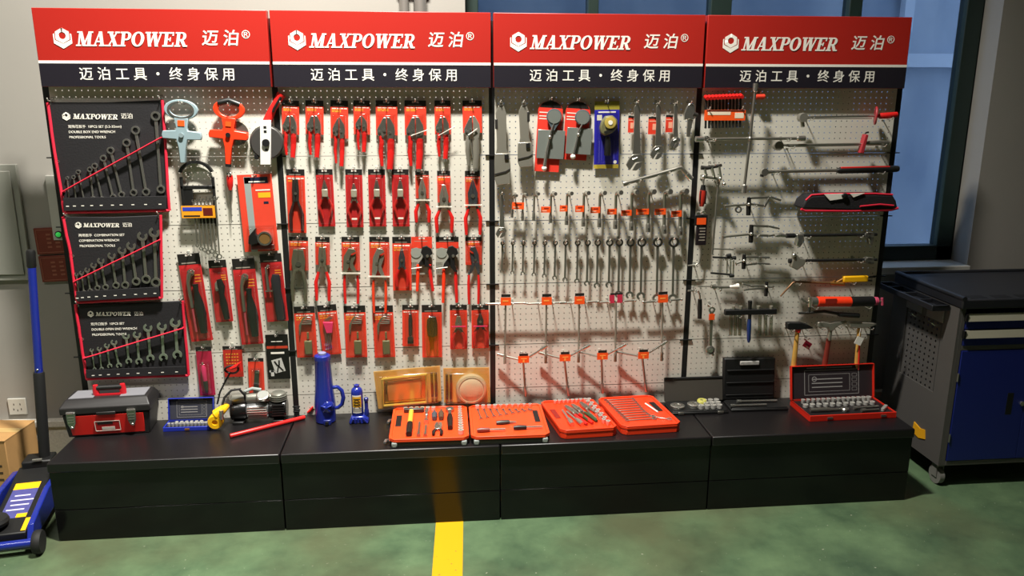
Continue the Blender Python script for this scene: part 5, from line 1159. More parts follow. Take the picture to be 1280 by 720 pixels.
q = MB().box(-.020, .020, -.0015, 0, -.017, .017, 0).box(-.012, .013, -.002, -.0015, -.004, .004, 1).box(.002, .014, -.0022, -.0015, -.015, -.006, 2); q.out('tag_card', [PINK, mat('deep_pink_ink', '#9c1540', .5), WHITE], t); hook(P+Vector((0, 0, .026)), .028)
# ratchet spanner and puller set
t, L = hang('ratchet_wrench', 'chrome spanner with an orange tag and round lower end, beside the third upright', 'wrench', 889.5, 383.5, 887.3, 443, -.045, drop=.0)
MB().ann(0, -.014, .016, .008, -.008, .004, 16).out('open_jaw', CHROME, t); MB().prism([(-.009, -.026), (.009, -.026), (.007, -L+.04), (-.007, -L+.04)], -.006, .002).out('shank', STEEL, t, bevel=.001)
MB().lathe([(0, -.009), (.018, -.009), (.022, -.006), (.022, .005), (.018, .008), (0, .008)], (0, -.002, -L+.024), (0, 1, 0), 20).out('ratchet_head', STEEL, t); MB().cyl((0, -.010, -L+.024), (0, -.014, -L+.024), .010).out('ratchet_core', CHROME, t); MB().cyl((.012, -.002, -L+.008), (.016, -.002, -L-.006), .006).out('drive_stub', STEEL, t)
MB().box(-.015, .013, -.012, -.0085, -.062, -.034).out('orange_tag', TAGOR, t)
t, q_ = TH('puller_set', 'wide black puller bar with a blue centre spindle and clear sleeves', 'puller', 937.5, 390, -.075)
MB().obox(q_(905.5, 390.3), q_(970, 389), .026, .024, upv=(0, -1, 0)).out('cross_bar', MBLACK, t, bevel=.003)
rod(t, 'spindle_top', [q_(937.5, 376), q_(937.5, 384), q_(937, 400)], [.0105, .0085, .008], MBLACK); rod(t, 'spindle_sleeve', [q_(936.8, 399), q_(936.3, 410), q_(936, 424), q_(935.8, 428)], [.0095, .0105, .0095, .005], mat('spindle_blue', '#17336e', .35))
for x in (917, 926, 948, 964): rod(t, 'bolt_head', [q_(x, 386), q_(x, 382.5)], .0085, GSTEEL)
for x in (914, 919.5, 925, 950, 957, 964): rod(t, 'clear_sleeve', [q_(x, 394), q_(x-.5, 419)], .0085, clear('milky_plastic', '#c9cbc2', .12, .25))
hook(PX(924, 395.3+1.1, -.075), 0.087); hook(PX(961, 394.5+1.1, -.075), 0.087)
# ------------------------------------------------------------ things standing on the plinths
def G(name, label, cat, pL, pR, group=None, z=None):
    a, c = PZ(*pL, ZT if z is None else z), PZ(*pR, ZT if z is None else z)
    t = thing(name, label, cat, a, group, (0, 0, math.atan2(c.y-a.y, c.x-a.x)))
    return t, (c-a).length
def loc_of(t):
    M = Matrix.Translation(t.location) @ t.rotation_euler.to_matrix().to_4x4(); I = M.inverted()
    return lambda P: I @ Vector(P)
# toolbox
t, W = G('toolbox', 'black toolbox with red front, two metal latches and red-ended handle', 'toolbox', (81, 549), (190, 542))
D, H = .155, .112
q = MB(); s = .012
q.add([(s, s, 0), (W-s, s, 0), (W-s, D-s, 0), (s, D-s, 0), (0, 0, H), (W, 0, H), (W, D, H), (0, D, H)], [(0, 1, 5, 4), (1, 2, 6, 5), (2, 3, 7, 6), (3, 0, 4, 7), (0, 3, 2, 1), (4, 5, 6, 7)], 0, False)
q.out('body', mat('toolbox_black', '#1d1b1b', .5), t, bevel=.006)
q = MB(); e = .030
q.add([(e, s-.003, .010), (W-e, s-.003, .010), (W-e+.004, -.005, H-.006), (e-.004, -.005, H-.006), (e, s+.01, .010), (W-e, s+.01, .010), (W-e+.004, .01, H-.006), (e-.004, .01, H-.006)], [(0, 1, 2, 3), (4, 5, 6, 7), (0, 1, 5, 4), (1, 2, 6, 5), (2, 3, 7, 6), (3, 0, 4, 7)], 0, False)
q.out('front_panel', mat('toolbox_red', '#d5241c', .36), t, bevel=.002)
q = MB(); lz = H+.002
q.add([(-.006, -.008, lz), (W+.006, -.008, lz), (W+.006, D+.006, lz), (-.006, D+.006, lz), (-.006, -.008, lz+.030), (W+.006, -.008, lz+.030), (W+.006, D+.006, lz+.03), (-.006, D+.006, lz+.03), (.012, .028, lz+.058), (W-.012, .028, lz+.058), (W-.012, D-.008, lz+.058), (.012, D-.008, lz+.058)],
      [(0, 3, 2, 1), (0, 1, 5, 4), (1, 2, 6, 5), (2, 3, 7, 6), (3, 0, 4, 7), (4, 5, 9, 8), (5, 6, 10, 9), (6, 7, 11, 10), (7, 4, 8, 11), (8, 9, 10, 11)], 0, False)
lid = q.out('lid', MATS['toolbox_black'], t, bevel=.005)
MB().box(W*.40, W*.62, -.014, -.007, lz-.006, lz+.008).out('lid_lip', MATS['toolbox_black'], lid, bevel=.003)
tr = mat('grey_lid_inlay', '#77777c', .5)
MB().add([(.022, .036, lz+.0605), (.125, .036, lz+.0605), (.125, D-.02, lz+.0605), (.03, D-.02, lz+.0605), (.022, .036, lz+.057), (.125, .036, lz+.057), (.125, D-.02, lz+.057), (.03, D-.02, lz+.057)], [(0, 1, 2, 3), (4, 5, 6, 7), (0, 1, 5, 4), (1, 2, 6, 5), (2, 3, 7, 6), (3, 0, 4, 7)], 0, False).out('grey_inlay', tr, lid)
MB().box(W-.128, W-.024, .036, D-.02, lz+.057, lz+.0605).out('grey_inlay', tr, lid)
MB().tube([(W*.37, .07, lz+.092), (W*.66, .07, lz+.092)], .012, 12).out('handle_grip', BLACK, lid)
for x in (W*.355, W*.665): MB().tube([(x, .07, lz+.052), (x, .07, lz+.082), (x, .07, lz+.106)], [.014, .015, .011], 10, flat=.8).out('handle_end', mat('handle_red', '#c41f2a', .35), lid)
MB().box(W*.36, W*.66, .058, .064, lz+.058, lz+.066).out('handle_slot', mat('handle_red', '#c41f2a', .35), lid)
for x in (W*.115, W*.80):
    o = MB().prism([(x-.019, lz+.014), (x+.019, lz+.014), (x+.017, H-.036), (x+.007, H-.060), (x-.007, H-.060), (x-.017, H-.036)], -.016, -.006).out('latch', mat('tarnished_chrome', '#8f958c', .25, .85), t, bevel=.002)
    MB().tube([(x-.016, -.015, lz+.012), (x+.016, -.015, lz+.012)], .005, 8).out('latch_hinge', CHROME, o); MB().sph((x, -.014, H-.054), .006).out('rivet', CHROME, o)
    q = MB(); [q.box(x-.012, x+.012, -.018, -.0155, H-.008-.012*k, H-.004-.012*k) for k in range(3)]; q.out('latch_ribs', STEEL, o)
q = MB(); x0, x1, z0, z1 = W*.36, W*.65, .028, .078; f = .0025; y0 = -.0045
M_ = Matrix.Translation((0, s, 0)) @ Matrix.Rotation(math.radians(8.0), 4, 'X') @ Matrix.Translation((0, -s, 0))
q = MB(M_); y = .006; q.box(x0, x1, y, y+.002, z0, z1, 0).box(x0, x1, y-.0008, y, z0, z0+f, 1).box(x0, x1, y-.0008, y, z1-f, z1, 1).box(x0, x0+f, y-.0008, y, z0, z1, 1).box(x1-f, x1, y-.0008, y, z0, z1, 1).box(x0+.028, x1-.024, y-.0008, y, z0+.006, z0+.020, 2).box(x0+.012, x1-.03, y-.0008, y, z1-.016, z1-.004, 3)
q.out('sticker', [mat('sticker_red', '#a81c1c', .4), INKW, mat('barcode_white', '#cfc9bd', .5), INKB], t)
# blue socket set
def open_set(name, label, pL, pR, D, H, lidh, tilt, shellm, insm, liner, group=None, lid_in=.0):
    t, W = G(name, label, 'socket set', pL, pR, group)
    q = MB(); q.box(0, W, 0, D, 0, .004); q.box(0, W, 0, .004, .004, H); q.box(0, W, D-.004, D, .004, H); q.box(0, .004, .004, D-.004, .004, H); q.box(W-.004, W, .004, D-.004, .004, H)
    q.out('tray', shellm, t, bevel=.0015)
    MB().box(.0045, W-.0045, .0045, D-.0045, .0045, H-.007).out('tray_insert', insm, t)
    q = MB(Matrix.Translation((0, D+.002, H)) @ Matrix.Rotation(math.radians(-tilt), 4, 'X'))
    q.box(0, W, .0, .003, 0, lidh); q.box(0, .003, -.018, 0, 0, lidh); q.box(W-.003, W, -.018, 0, 0, lidh); q.box(.003, W-.003, -.018, 0, lidh-.003, lidh)
    lid = q.out('lid', shellm, t, bevel=.001)
    q = MB(Matrix.Translation((0, D+.002, H)) @ Matrix.Rotation(math.radians(-tilt), 4, 'X')); q.box(.0035, W-.0035, -.0015, -.0002, .002, lidh-.0035); ln = q.out('lid_liner', liner, lid)
    q = MB(Matrix.Translation((0, D+.002, H)) @ Matrix.Rotation(math.radians(-tilt), 4, 'X'))
    def fr(x0, x1, z0, z1, f):
        q.box(x0, x1, -.0022, -.0015, z0, z0+f); q.box(x0, x1, -.0022, -.0015, z1-f, z1); q.box(x0, x0+f, -.0022, -.0015, z0, z1); q.box(x1-f, x1, -.0022, -.0015, z0, z1)
    a = W*.17; fr(a, W-a, lidh*.1, lidh*.85, W*.006); fr(a+W*.05, W-a-W*.11, lidh*.2, lidh*.72, W*.004)
    for k in range(4): fr(W-a-W*.085, W-a-W*.025, lidh*(.2+.14*k), lidh*(.3+.14*k), W*.003)
    for k in range(3): q.box(a+W*.09, W-a-W*.2, -.0022, -.0015, lidh*(.32+.12*k), lidh*(.35+.12*k))
    q.box(W*.2, W*.75, -.0022, -.0015, lidh*.9, lidh*.93)
    q.ann(a+W*.12, lidh*.58, W*.03, W*.022, -.0022, -.0015, 14)
    q.out('printed_outline', mat('outline_print', '#8d8a88', .5), lid)
    return t, W
SOCK = {}
def socket(parent_t, x, y, z, r, h, label, group, name='socket', axis='z'):
    key = (round(r, 4), round(h, 4), axis)
    if key not in SOCK:
        q = MB(); ax = {'z': (0, 0, 1), 'x': (1, 0, 0), 'y': (0, 1, 0)}[axis]; o_ = (0, 0, 0) if axis == 'z' else (0, 0, r)
        q.lathe([(r*.85, 0), (r, h*.1), (r, h), (r*.62, h), (r*.58, h*.45), (.0, h*.45)], o_, ax, 14)
        o = q.out(name, mat('socket_chrome', '#e0ded8', .28, .6)); SOCK[key] = o
    else:
        o = SOCK[key].copy(); COL.objects.link(o)
    o.location = parent_t.location + parent_t.rotation_euler.to_matrix() @ Vector((x, y, z)); o.rotation_euler = parent_t.rotation_euler
    tag(o, label, 'socket', group); return o
t, W = open_set('socket_set', 'small blue open socket set with dark printed lid beside the toolbox', (204, 540), (262, 538), .09, .020, .100, 14, mat('set_blue', '#1f2f9c', .35), mat('set_dark', '#1b1d2c', .5), mat('set_liner', '#2b2c36', .55))
for i in range(11): socket(t, .02+.0165*i, .024, .0135, .0062+.0002*i, .018, 'tiny chrome socket in the front row of the small blue set', 'sockets in the small blue set')
for i in range(6): socket(t, .045+.022*i, .055, .0135, .0075, .012, 'short chrome socket in the back row of the small blue set', 'back-row sockets in the small blue set')
MB().box(W*.47, W*.57, -.004, 0, .006, .014).out('clasp', mat('brass', '#a5753a', .35, .6), t)
# compressor
t, W = G('air_compressor', 'black and chrome portable tyre compressor with a round gauge', 'compressor', (288, 531.8), (358, 528.5))
cy = .048; r = .045
def rz(x0, x1, rad, name, m_, z=.055, n=22, par=None): return MB().tube([(x0, cy, z), (x0+.006, cy, z), (x1-.006, cy, z), (x1, cy, z)], [rad*.93, rad, rad, rad*.93], n).out(name, m_, par or t)
rz(0, .072, r, 'motor_end', mat('gloss_black_cap', '#141414', .25)); rz(.072, .172, r*.94, 'motor_barrel', mat('silver_barrel', '#9c9ea0', .25, .8)); rz(.172, .252, r, 'pump_housing', MATS['gloss_black_cap'])
q = MB(); [q.tube([(.078, cy+r*.97*math.cos(a), .055+r*.97*math.sin(a)), (.166, cy+r*.97*math.cos(a), .055+r*.97*math.sin(a))], .004, 6) for a in [math.radians(150+14*k) for k in range(8)]]; q.out('barrel_ribs', CHROME, t)
q = MB(); [q.box(.190+.0, .245, cy-r-.004, cy-r*.7, .035+.012*k, .041+.012*k) for k in range(5)]; q.out('vent_slats', BLACK, t)
q = MB().box(.01, .06, cy-.05, cy+.05, 0, .014); q.out('foot', BLACK, t, bevel=.003); MB().box(.19, .24, cy-.05, cy+.05, 0, .014).out('foot', BLACK, t, bevel=.003)
gm = mat('grey_cast_metal', '#8a8a80', .35, .6)
MB().tube([(.005, cy, .104), (.012, cy, .110), (.17, cy, .112), (.19, cy, .108)], [.020, .026, .024, .018], 14).out('air_cylinder', gm, t)
MB().lathe([(0, 0), (.034, 0), (.036, .010), (.034, .034), (.026, .040), (0, .040)], (.215, cy, .096), (0, 0, 1), 20).out('cylinder_head', gm, t)
q = MB(); [q.lathe([(.033, 0), (.040, .001), (.040, .004), (.033, .005)], (.215, cy, .100+.009*k), (0, 0, 1), 20) for k in range(3)]; q.out('cooling_fins', gm, t)
o = MB().lathe([(0, 0), (.026, 0), (.030, .004), (.030, .014), (.025, .017), (0, .017)], (.150, cy-.02, .122), (0, -.55, 1), 22).out('gauge', CHROME, t); MB().lathe([(0, .0165), (.024, .0165), (.024, .0178), (0, .0178)], (.150, cy-.02, .122), (0, -.55, 1), 22).out('gauge_face', mat('gauge_grey', '#8b8d88', .4), o)
MB().tube([(.06, cy, .118), (.07, cy-.01, .15), (.10, cy, .158), (.14, cy, .150)], [.008]*4, 8).out('carry_handle', GREYP, t)
L_ = loc_of(t)
hp = [PX(*p, Y) for p, Y in (((307, 505), -.075), ((306, 494), -.085), ((299, 486.5), -.10), ((289, 488), -.11), ((280.5, 497), -.12), ((277, 510), -.13), ((277.5, 517), -.135))]
MB().tube([L_(p) for p in hp], .0055, 10).out('air_hose', RUBBER, t)
hp = [PX(*p, Y) for p, Y in (((271.5, 505), -.04), ((275, 490), -.04), ((283, 474), -.035), ((287, 467), -.035))]
MB().tube([L_(p) for p in hp], .0042, 8).out('power_lead', RUBBER, t)
q = MB(); g = L_(PX(290, 460, -.04)); pts = [g+Vector((.030*math.cos(a), -.01+.004*math.sin(a*2), .018*math.sin(a)-.004)) for a in [2*math.pi*k/14 for k in range(15)]]; q.tube(pts, .0048, 8); q.out('lead_loop', RUBBER, t)
q = MB(); g0, g1 = L_(PX(288, 461, -.055)), L_(PX(300, 456, -.055)); q.tube([g0, g0.lerp(g1, .6), g1+Vector((0, 0, .01)), g1+Vector((.002, 0, -.03))], [.006, .010, .010, .006], 8); q.out('red_clamp', RED, t)
t, q_ = TH('air_gun', 'yellow tyre-inflator nozzle lying between the blue set and the compressor', 'inflator', 270, 527, -.15)
g = q_(270, 526); zf = ZT-t.location.z
MB().lathe([(.013, -.022), (.030, -.022), (.034, -.016), (.034, .016), (.030, .022), (.013, .022), (.011, .010), (.0, .008)], (g.x, 0, max(g.z, zf+.0345)), (0, -1, -.0), 26).out('round_head', YELLOW, t)
MB().tube([q_(271, 518), q_(277, 513), q_(283, 507.5, .05)], [.026, .021, .015], 12).out('lever', YELLOW, t)
MB().tube([q_(276.5, 513, -.026), q_(277, 524, -.028)], [.010, .009], 10).out('hose_coupling', CHROME, t)
# red bar, coil, clip
a, c = PZ(287.5, 545, ZT+.010), PZ(381, 521.5, ZT+.010)
o = MB().tube([a-a, (c-a)*.01, (c-a)*.99, c-a], [.0085, .0098, .0098, .0085], 14).out('red_bar', RED); o.location = a
tag(o, 'bright red round bar lying slanted on the plinth in front of the compressor', 'bar')
P = PZ(371, 518, ZT); t = thing('power_cord', 'coiled black lead lying between the compressor and the tall blue jack', 'cord', P)
q = MB(); pts = []
for k in range(61):
    a = 2*math.pi*k/15; pts.append((.030*math.cos(a)+.003*math.sin(k), .024*math.sin(a)+.03, .006+.034*k/60))
q.tube(pts, .0048, 8); q.out('coil', RUBBER, t); MB().tube([(.03, .03, .02), (.045, .02, .016), (.06, .012, .012)], [.005, .007, .006], 8).out('plug', BLACK, t)
P = PZ(388.5, 517, ZT); t = thing('battery_clip', 'small red and brass clip on the plinth at the left of the tall blue jack', 'clip', P)
MB().tube([(-.014, 0, .006), (0, -.004, .018), (.012, -.004, .036)], [.005, .007, .004], 8).out('red_jaw', RED, t); MB().tube([(-.008, .006, .006), (.004, .004, .014), (.018, .002, .024)], [.004, .005, .003], 8).out('brass_jaw', mat('brass', '#a5753a', .35, .6), t)
# blue jacks
P = PZ(406, 531, ZT); P.y += .045
t = thing('bottle_jack', 'tall tapered blue jack with a loop handle at its right side', 'jack', P)
k = mpp(406, 490, P.y); HJ = PX(406, 441, P.y-.03).z-ZT-.016
MB().lathe([(.040, 0), (.047, .006), (.048, .05), (.049, .085), (.046, .12), (.0425, .15), (.036, HJ-.03), (.038, HJ-.022), (.036, HJ-.006), (.028, HJ-.001), (.0, HJ-.001)], n=28).out('body', BLUE, t)
MB().lathe([(0, 0), (.018, 0), (.018, .008), (.010, .012), (0, .012)], (0, 0, HJ-.001), n=18).out('cap', mat('slate_blue', '#7c7ea0', .4), t)
MB().sph((.012, -.026, .085), .033, .030, .034).out('front_boss', BLUE, t)
q = MB(); [q.tube([(.012, -.056, .086), (.012+.026*math.cos(a), -.048, .086+.026*math.sin(a))], [.006, .003], 8) for a in [math.radians(72*i+90) for i in range(5)]]; q.out('boss_ribs', BLUE, t)
MB().tube([(.038, 0, .165), (.062, -.004, .168), (.080, -.004, .150), (.086, -.004, .115), (.078, -.004, .082), (.060, -.002, .066), (.036, 0, .062)], [.0085, .009, .0095, .010, .0095, .009, .0085], 12).out('loop_handle', BLUE, t)
MB().box(-.005, .03, -.056, -.03, 0, .026).out('valve_block', DBLUE, t, bevel=.004); MB().tube([(.012, -.054, .014), (.012, -.070, .014)], .008, 10).out('release_valve', MBLACK, t)
P = PZ(447, 529.5, ZT); P.y += .03
t = thing('bottle_jack', 'small blue bottle jack with a yellow label beside the tall blue jack', 'jack', P)
k = mpp(447, 500, P.y); HJ = PX(446, 480.5, P.y).z-ZT
MB().prism([(-.040, 0), (.052, 0), (.050, .020), (.036, .030), (.026, .034), (-.026, .034), (-.034, .022)], -.032, .032).out('base', BLUE, t, bevel=.005)
q = MB(); [q.tube([(x, -.034, .004), (x*.6, -.036, .026)], .005, 8) for x in (-.03, -.008, .02, .045)]; q.out('base_ribs', BLUE, t)
MB().lathe([(.026, .030), (.027, .034), (.027, HJ-.035), (.024, HJ-.022), (.016, HJ-.014), (.0125, HJ-.012), (.0125, HJ-.002), (.009, HJ), (0, HJ)], n=24).out('cylinder', BLUE, t)
q = MB(); n = 8
for (z0, z1, m_, rr) in ((.050, HJ-.045, 0, .0276), (.078, HJ-.052, 1, .0279), (.055, .074, 2, .0279)):
    for i in range(n):
        a0, a1 = [math.radians(-90-46+92*j/n) for j in (i, i+1)]
        q.add([(rr*math.cos(a0), rr*math.sin(a0), z0), (rr*math.cos(a1), rr*math.sin(a1), z0), (rr*math.cos(a1), rr*math.sin(a1), z1), (rr*math.cos(a0), rr*math.sin(a0), z1)], [(0, 1, 2, 3)], m_)
q.out('label', [WHITE, mat('label_amber', '#d9a526', .4), mat('label_grey', '#9a968c', .5)], t)
q = MB(); [q.box(-.014, .016, -.0292, -.0278, .088+.014*i, .092+.014*i) for i in range(3)]; q.out('label_print', INKB, t)
MB().lathe([(.011, .028), (.0115, .03), (.0105, .055), (.0085, .06), (.0085, .098), (.0105, .10), (.0105, .112), (.006, .116), (0, .116)], (.041, 0, 0), n=16).out('pump_tube', DBLUE, t)
# headlamp packs
def lampack(label, pts, Y, mk):
    P = PX(*pts[3], Y); t = thing('lamp_pack', label, 'lamp', P, 'gold lamp packs leaning on the pegboard')
    q_ = lambda p, dy=0: (PX(*p, Y)-P)+Vector((0, dy, 0))
    ps = [(q_(p).x, q_(p).z) for p in pts]
    MB().prism(ps, -.002, .0).out('backing_card', mat('gold_brown_card', '#cfa562', .4, vary=.15, scale=18), t)
    c = sum((Vector((a, 0, b)) for a, b in ps), Vector())/4; ins = [(c.x+(a-c.x)*.97, c.z+(b-c.z)*.96) for a, b in ps]; inf = [(c.x+(a-c.x)*.90, c.z+(b-c.z)*.86) for a, b in ps]
    mk(t, q_)
    q = MB(); q.add([(a, -.0021, b) for a, b in ins]+[(a, -.052, b) for a, b in inf], [(4, 5, 6, 7), (0, 1, 5, 4), (1, 2, 6, 5), (2, 3, 7, 6), (3, 0, 4, 7)], 0, False); q.out('clear_shell', clear('amber_clear_plastic', '#faf0dc', .13, .14), t, bevel=.004)
GOLDCH = mat('gold_tinted_chrome', '#c9a262', .25, .75)
def rect_lamp(t, q_):
    def rr(p0, p1, p2, p3, y0, y1, nm, m_, b): MB().prism([(q_(p).x, q_(p).z) for p in (p0, p1, p2, p3)], y0, y1).out(nm, m_, t, bevel=b)
    rr((479, 471), (533, 465), (533, 499.5), (480, 504), -.018, -.003, 'lamp_housing', GOLDCH, .006)
    rr((484, 475), (527, 470), (527, 495), (485, 499), -.030, -.016, 'lamp_lens', mat('amber_lens', '#c98a50', .15, .1, coat=.5), .005)
    q = MB(); ps = [q_(p, -.032) for p in ((479, 471), (533, 465), (533, 499.5), (480, 504), (479, 471))]; q.tube(ps, .007, 8); q.out('lamp_bezel', mat('pale_gold', '#cbb45a', .35, .3), t)
    for dx in (0, 5): rr((538+dx, 465.5), (541+dx, 465), (542+dx, 494), (539+dx, 494.5), -.02, -.003, 'wiring_kit', mat('brown_dark', '#4a2c1a', .4), .002)
lampack('large gold clear pack with a rectangular amber lamp', [(466.7, 464.4), (550, 457), (552, 501), (473, 511)], -.03, rect_lamp)
def round_lamp(t, q_):
    g = q_((589, 484.4)); rr = 18.5*mpp(589, 484, -.05)
    MB().lathe([(0, .003), (rr, .003), (rr*1.05, .010), (rr*1.0, .030), (rr*.86, .034), (rr*.82, .028), (0, .024)], (g.x, 0, g.z), (0, -1, 0), 32).out('lamp_bowl', mat('lamp_silver', '#c9c5b8', .35, .3), t)
    MB().lathe([(0, .026), (rr*.84, .029), (rr*.78, .033), (rr*.4, .038), (0, .040)], (g.x, 0, g.z), (0, -1, 0), 32).out('lamp_lens', mat('ribbed_lens', '#c6c5bd', .4, 0, bump=.4, scale=160), t)
    for dx in (0, 5):
        MB().prism([(q_(p).x, q_(p).z) for p in ((557+dx, 467), (560+dx, 467), (560+dx, 498), (557+dx, 498))], -.018, -.003).out('wiring_kit', mat('brown_dark', '#4a2c1a', .4), t, bevel=.002)
lampack('smaller gold clear pack with a round silver lamp behind the orange case', [(554, 460), (611.5, 459), (613, 503), (555, 503)], -.03, round_lamp)
# orange tool cases
def lay(name, label, cat, hf, x0, y0, x1, y1, z, group=None):
    """a thing lying face up on a case: its local -z runs along the given direction"""
    R_ = hf['R']; o = hf['o']; a = o+R_ @ Vector((x0, y0, z)); c = o+R_ @ Vector((x1, y1, z)); d = (c-a); L = d.length; d.normalize()
    Z_ = Vector((0, 0, 1)); M = Matrix((Z_.cross(d), -Z_, -d)).transposed()
    return thing(name, label, cat, a, group, M.to_euler()), L
def case_half(t, x0, y0, W, D, H, skew, lower, upper, bump):
    """one open half: rounded tray with rim, finger slot; coordinates local to t"""
    def S(x, y): return (x0+x+skew*(y/D), y0+y)
    c = .022
    def outl(g): return [S(c, g), S(W-c, g), S(W-g, c), S(W-g, D-c), S(W-c, D-g), S(c, D-g), S(g, D-c), S(g, c)]
    def slab(pts, z0, z1): 
        n = len(pts); return [(x, y, z0) for x, y in pts]+[(x, y, z1) for x, y in pts], [tuple(range(n)), tuple(range(n, 2*n))]+[(i, (i+1) % n, n+(i+1) % n, n+i) for i in range(n)]
    h1 = H*.6
    v, f = slab(outl(.002), 0, h1); MB().add(v, f, 0, False).out('lower_shell', lower, t, bevel=.003)
    v, f = slab(outl(0), h1+.0003, H-.005); MB().add(v, f, 0, False).out('tool_insert', upper, t, bevel=.003)
    q = MB(); o_, i_ = outl(.0), outl(.012); n = 8
    q.add([(x, y, H-.0055) for x, y in o_]+[(x, y, H) for x, y in o_]+[(x, y, H) for x, y in i_]+[(x, y, H-.0055) for x, y in i_], [(k*n+i, k*n+(i+1) % n, ((k+1) % 4)*n+(i+1) % n, ((k+1) % 4)*n+i) for k in range(4) for i in range(n)], 0, False)
    q.out('rim', upper, t, bevel=.0015)
    if bump:
        for x in (.012, W-.034): MB().box(x0+x, x0+x+.024, y0-.003, y0+.03, .001, H*.6).out('corner_bumper', GREYP, t, bevel=.005)
    return S
def slot(t, S, xa, xb, ya, yb, H, m_=None):
    p = [S(xa, ya), S(xb, ya), S(xb, yb), S(xa, yb)]
    MB().add([(x, y, H-.0049) for x, y in p]+[(x, y, H-.0015) for x, y in p], [(0, 1, 2, 3), (4, 5, 6, 7), (0, 1, 5, 4), (1, 2, 6, 5), (2, 3, 7, 6), (3, 0, 4, 7)], 0, False).out('finger_slot', m_ or MBLACK, t, bevel=.001)
OC = mat('case_orange', '#f04a1e', .38)
t, Wt = G('tool_case', 'open orange tool case with black shell and a yellow hammer in it', 'tool case', (486, 560.5), (688, 553.5))
HW = Wt/2-.004; D = .365; H = .040; oA = t.location.copy(); RA = t.rotation_euler.to_matrix()
S1 = case_half(t, 0, 0, HW, D, H, 0, BLACK, OC, True); S2 = case_half(t, Wt/2+.004, 0, HW, D, H, 0, BLACK, OC, True)
slot(t, S1, .020, .045, .15, .27, H); slot(t, S2, HW-.050, HW-.026, .15, .28, H)
for y in (.06, .28): MB().tube([(-.002, y, .012), (-.014, y-.012, .014), (-.020, y-.03, .012)], [.006, .009, .006], 8).out('clasp', CHROME, t)
q = MB(); [q.tube([(Wt/2, y, H*.5), (Wt/2, y+.05, H*.5)], .004, 8) for y in (.05, .25)]; 
q.out('hinge_pin', BLACK, t)
hA1 = {'R': RA, 'o': oA}; zA = H-.005
hA2 = {'R': RA, 'o': oA+RA @ Vector((Wt/2+.004, 0, 0))}
ht, L = lay('hammer', 'small yellow-handled hammer in the left half of the black-shelled orange case', 'hammer', hA1, HW*.25, .30, HW*.245, .035, zA)
MB().tube([(0, -.012, 0), (0, -.012, -L*.55)], [.011, .012], 12, flat=.8).out('handle', mat('hammer_yellow', '#e8b040', .4), ht); MB().tube([(0, -.013, -L*.55), (0, -.0135, -L*.62), (0, -.0135, -L)], [.013, .0145, .013], 12, flat=.85).out('grip', BLACK, ht)
MB().obox((-.035, -.011, .010), (.058, -.011, .010), .020, .020).out('head', DSTEEL, ht, bevel=.004)
for i in range(6): socket(hA1_t := t, HW*.17+.026*i, .325, zA, .010, .018, 'chrome socket along the back edge of the left half with the hammer', 'back-edge sockets in the hammer case')
for i in range(11): socket(t, HW*.90, .045+.0265*i, zA, .0125-.0004*i, .022, 'chrome socket in the right-hand column beside the hinge of the hammer case', 'column of sockets in the hammer case')
rt_, L = lay('ratchet', 'black-handled ratchet lying in the left half beside the socket column of the hammer case', 'ratchet', hA1, HW*.765, .33, HW*.765, .09, zA)
MB().lathe([(0, 0), (.018, 0), (.020, .004), (.020, .014), (.016, .018), (0, .018)], (0, 0, -.02), (0, -1, 0), 18).out('ratchet_head', STEEL, rt_); MB().tube([(0, -.009, -.035), (0, -.009, -.1)], [.008, .010], 10).out('shank', STEEL, rt_); MB().tube([(0, -.012, -.1), (0, -.0125, -.13), (0, -.012, -L)], [.011, .014, .011], 12).out('grip', BLACK, rt_)
for i, (fx, ya, yb, lab) in enumerate(((.56, .30, .20, 'stubby black-handled bit driver left of the other stubby driver in the hammer case'), (.65, .31, .20, 'stubby dark driver next to the ratchet in the hammer case'))):
    st_, L = lay('stubby_driver', lab, 'screwdriver', hA1, HW*fx, ya, HW*fx, yb, zA)
    MB().tube([(0, -.010, 0), (0, -.010, -L*.3)], .005, 8).out('shank', STEEL, st_); MB().tube([(0, -.0115, -L*.3), (0, -.0125, -L*.5), (0, -.0115, -L)], [.009, .014, .010], 10).out('handle', [mat('slate_handle', '#4b5058', .4), mat('brown_handle', '#5a4636', .4)][i], st_)
et_, L = lay('extension_bar', 'chrome extension bar with ball ends right of the yellow hammer', 'extension bar', hA1, HW*.455, .31, HW*.455, .17, zA)
MB().tube([(0, -.0095, 0), (0, -.0095, -.02), (0, -.0095, -.03), (0, -.0095, -L+.03), (0, -.0095, -L+.02), (0, -.0095, -L)], [.009, .009, .0055, .0055, .011, .011], 12).out('bar', CHROME, et_); MB().sph((0, -.0095, -L*.45), .009).out('joint', CHROME, et_)
for i in range(2):
    bt_, L = lay('extension_bar', ['short steel bar nearest the black hammer grip in the orange case', 'second short steel bar, right of the one by the hammer grip'][i], 'extension bar', hA1, HW*(.37+.085*i), .17-.04*i, HW*(.365+.085*i), .03, zA)
    MB().tube([(0, -.008, 0), (0, -.008, -L*.8), (0, -.008, -L*.82), (0, -.008, -L)], [.0055, .0055, .0075, .0075], 10).out('bar', STEEL, bt_)
pt_, L = lay('pliers', 'bunch-jawed chrome pliers at the front middle of the left half of the hammer case', 'pliers', hA1, HW*.62, .155, HW*.60, .03, zA)
pliers(pt_, 0, L, .036, .018, .45, .5, metal=CHROME, grip=BLACK, y=-.009, nose=.7, hr=.005)
for i in range(10): socket(t, Wt/2+.045+.028*i, .335, zA, .0075 if i > 3 else .010, .016, 'chrome socket along the back edge of the right half beside the wrenches', 'back-edge sockets in the right half')
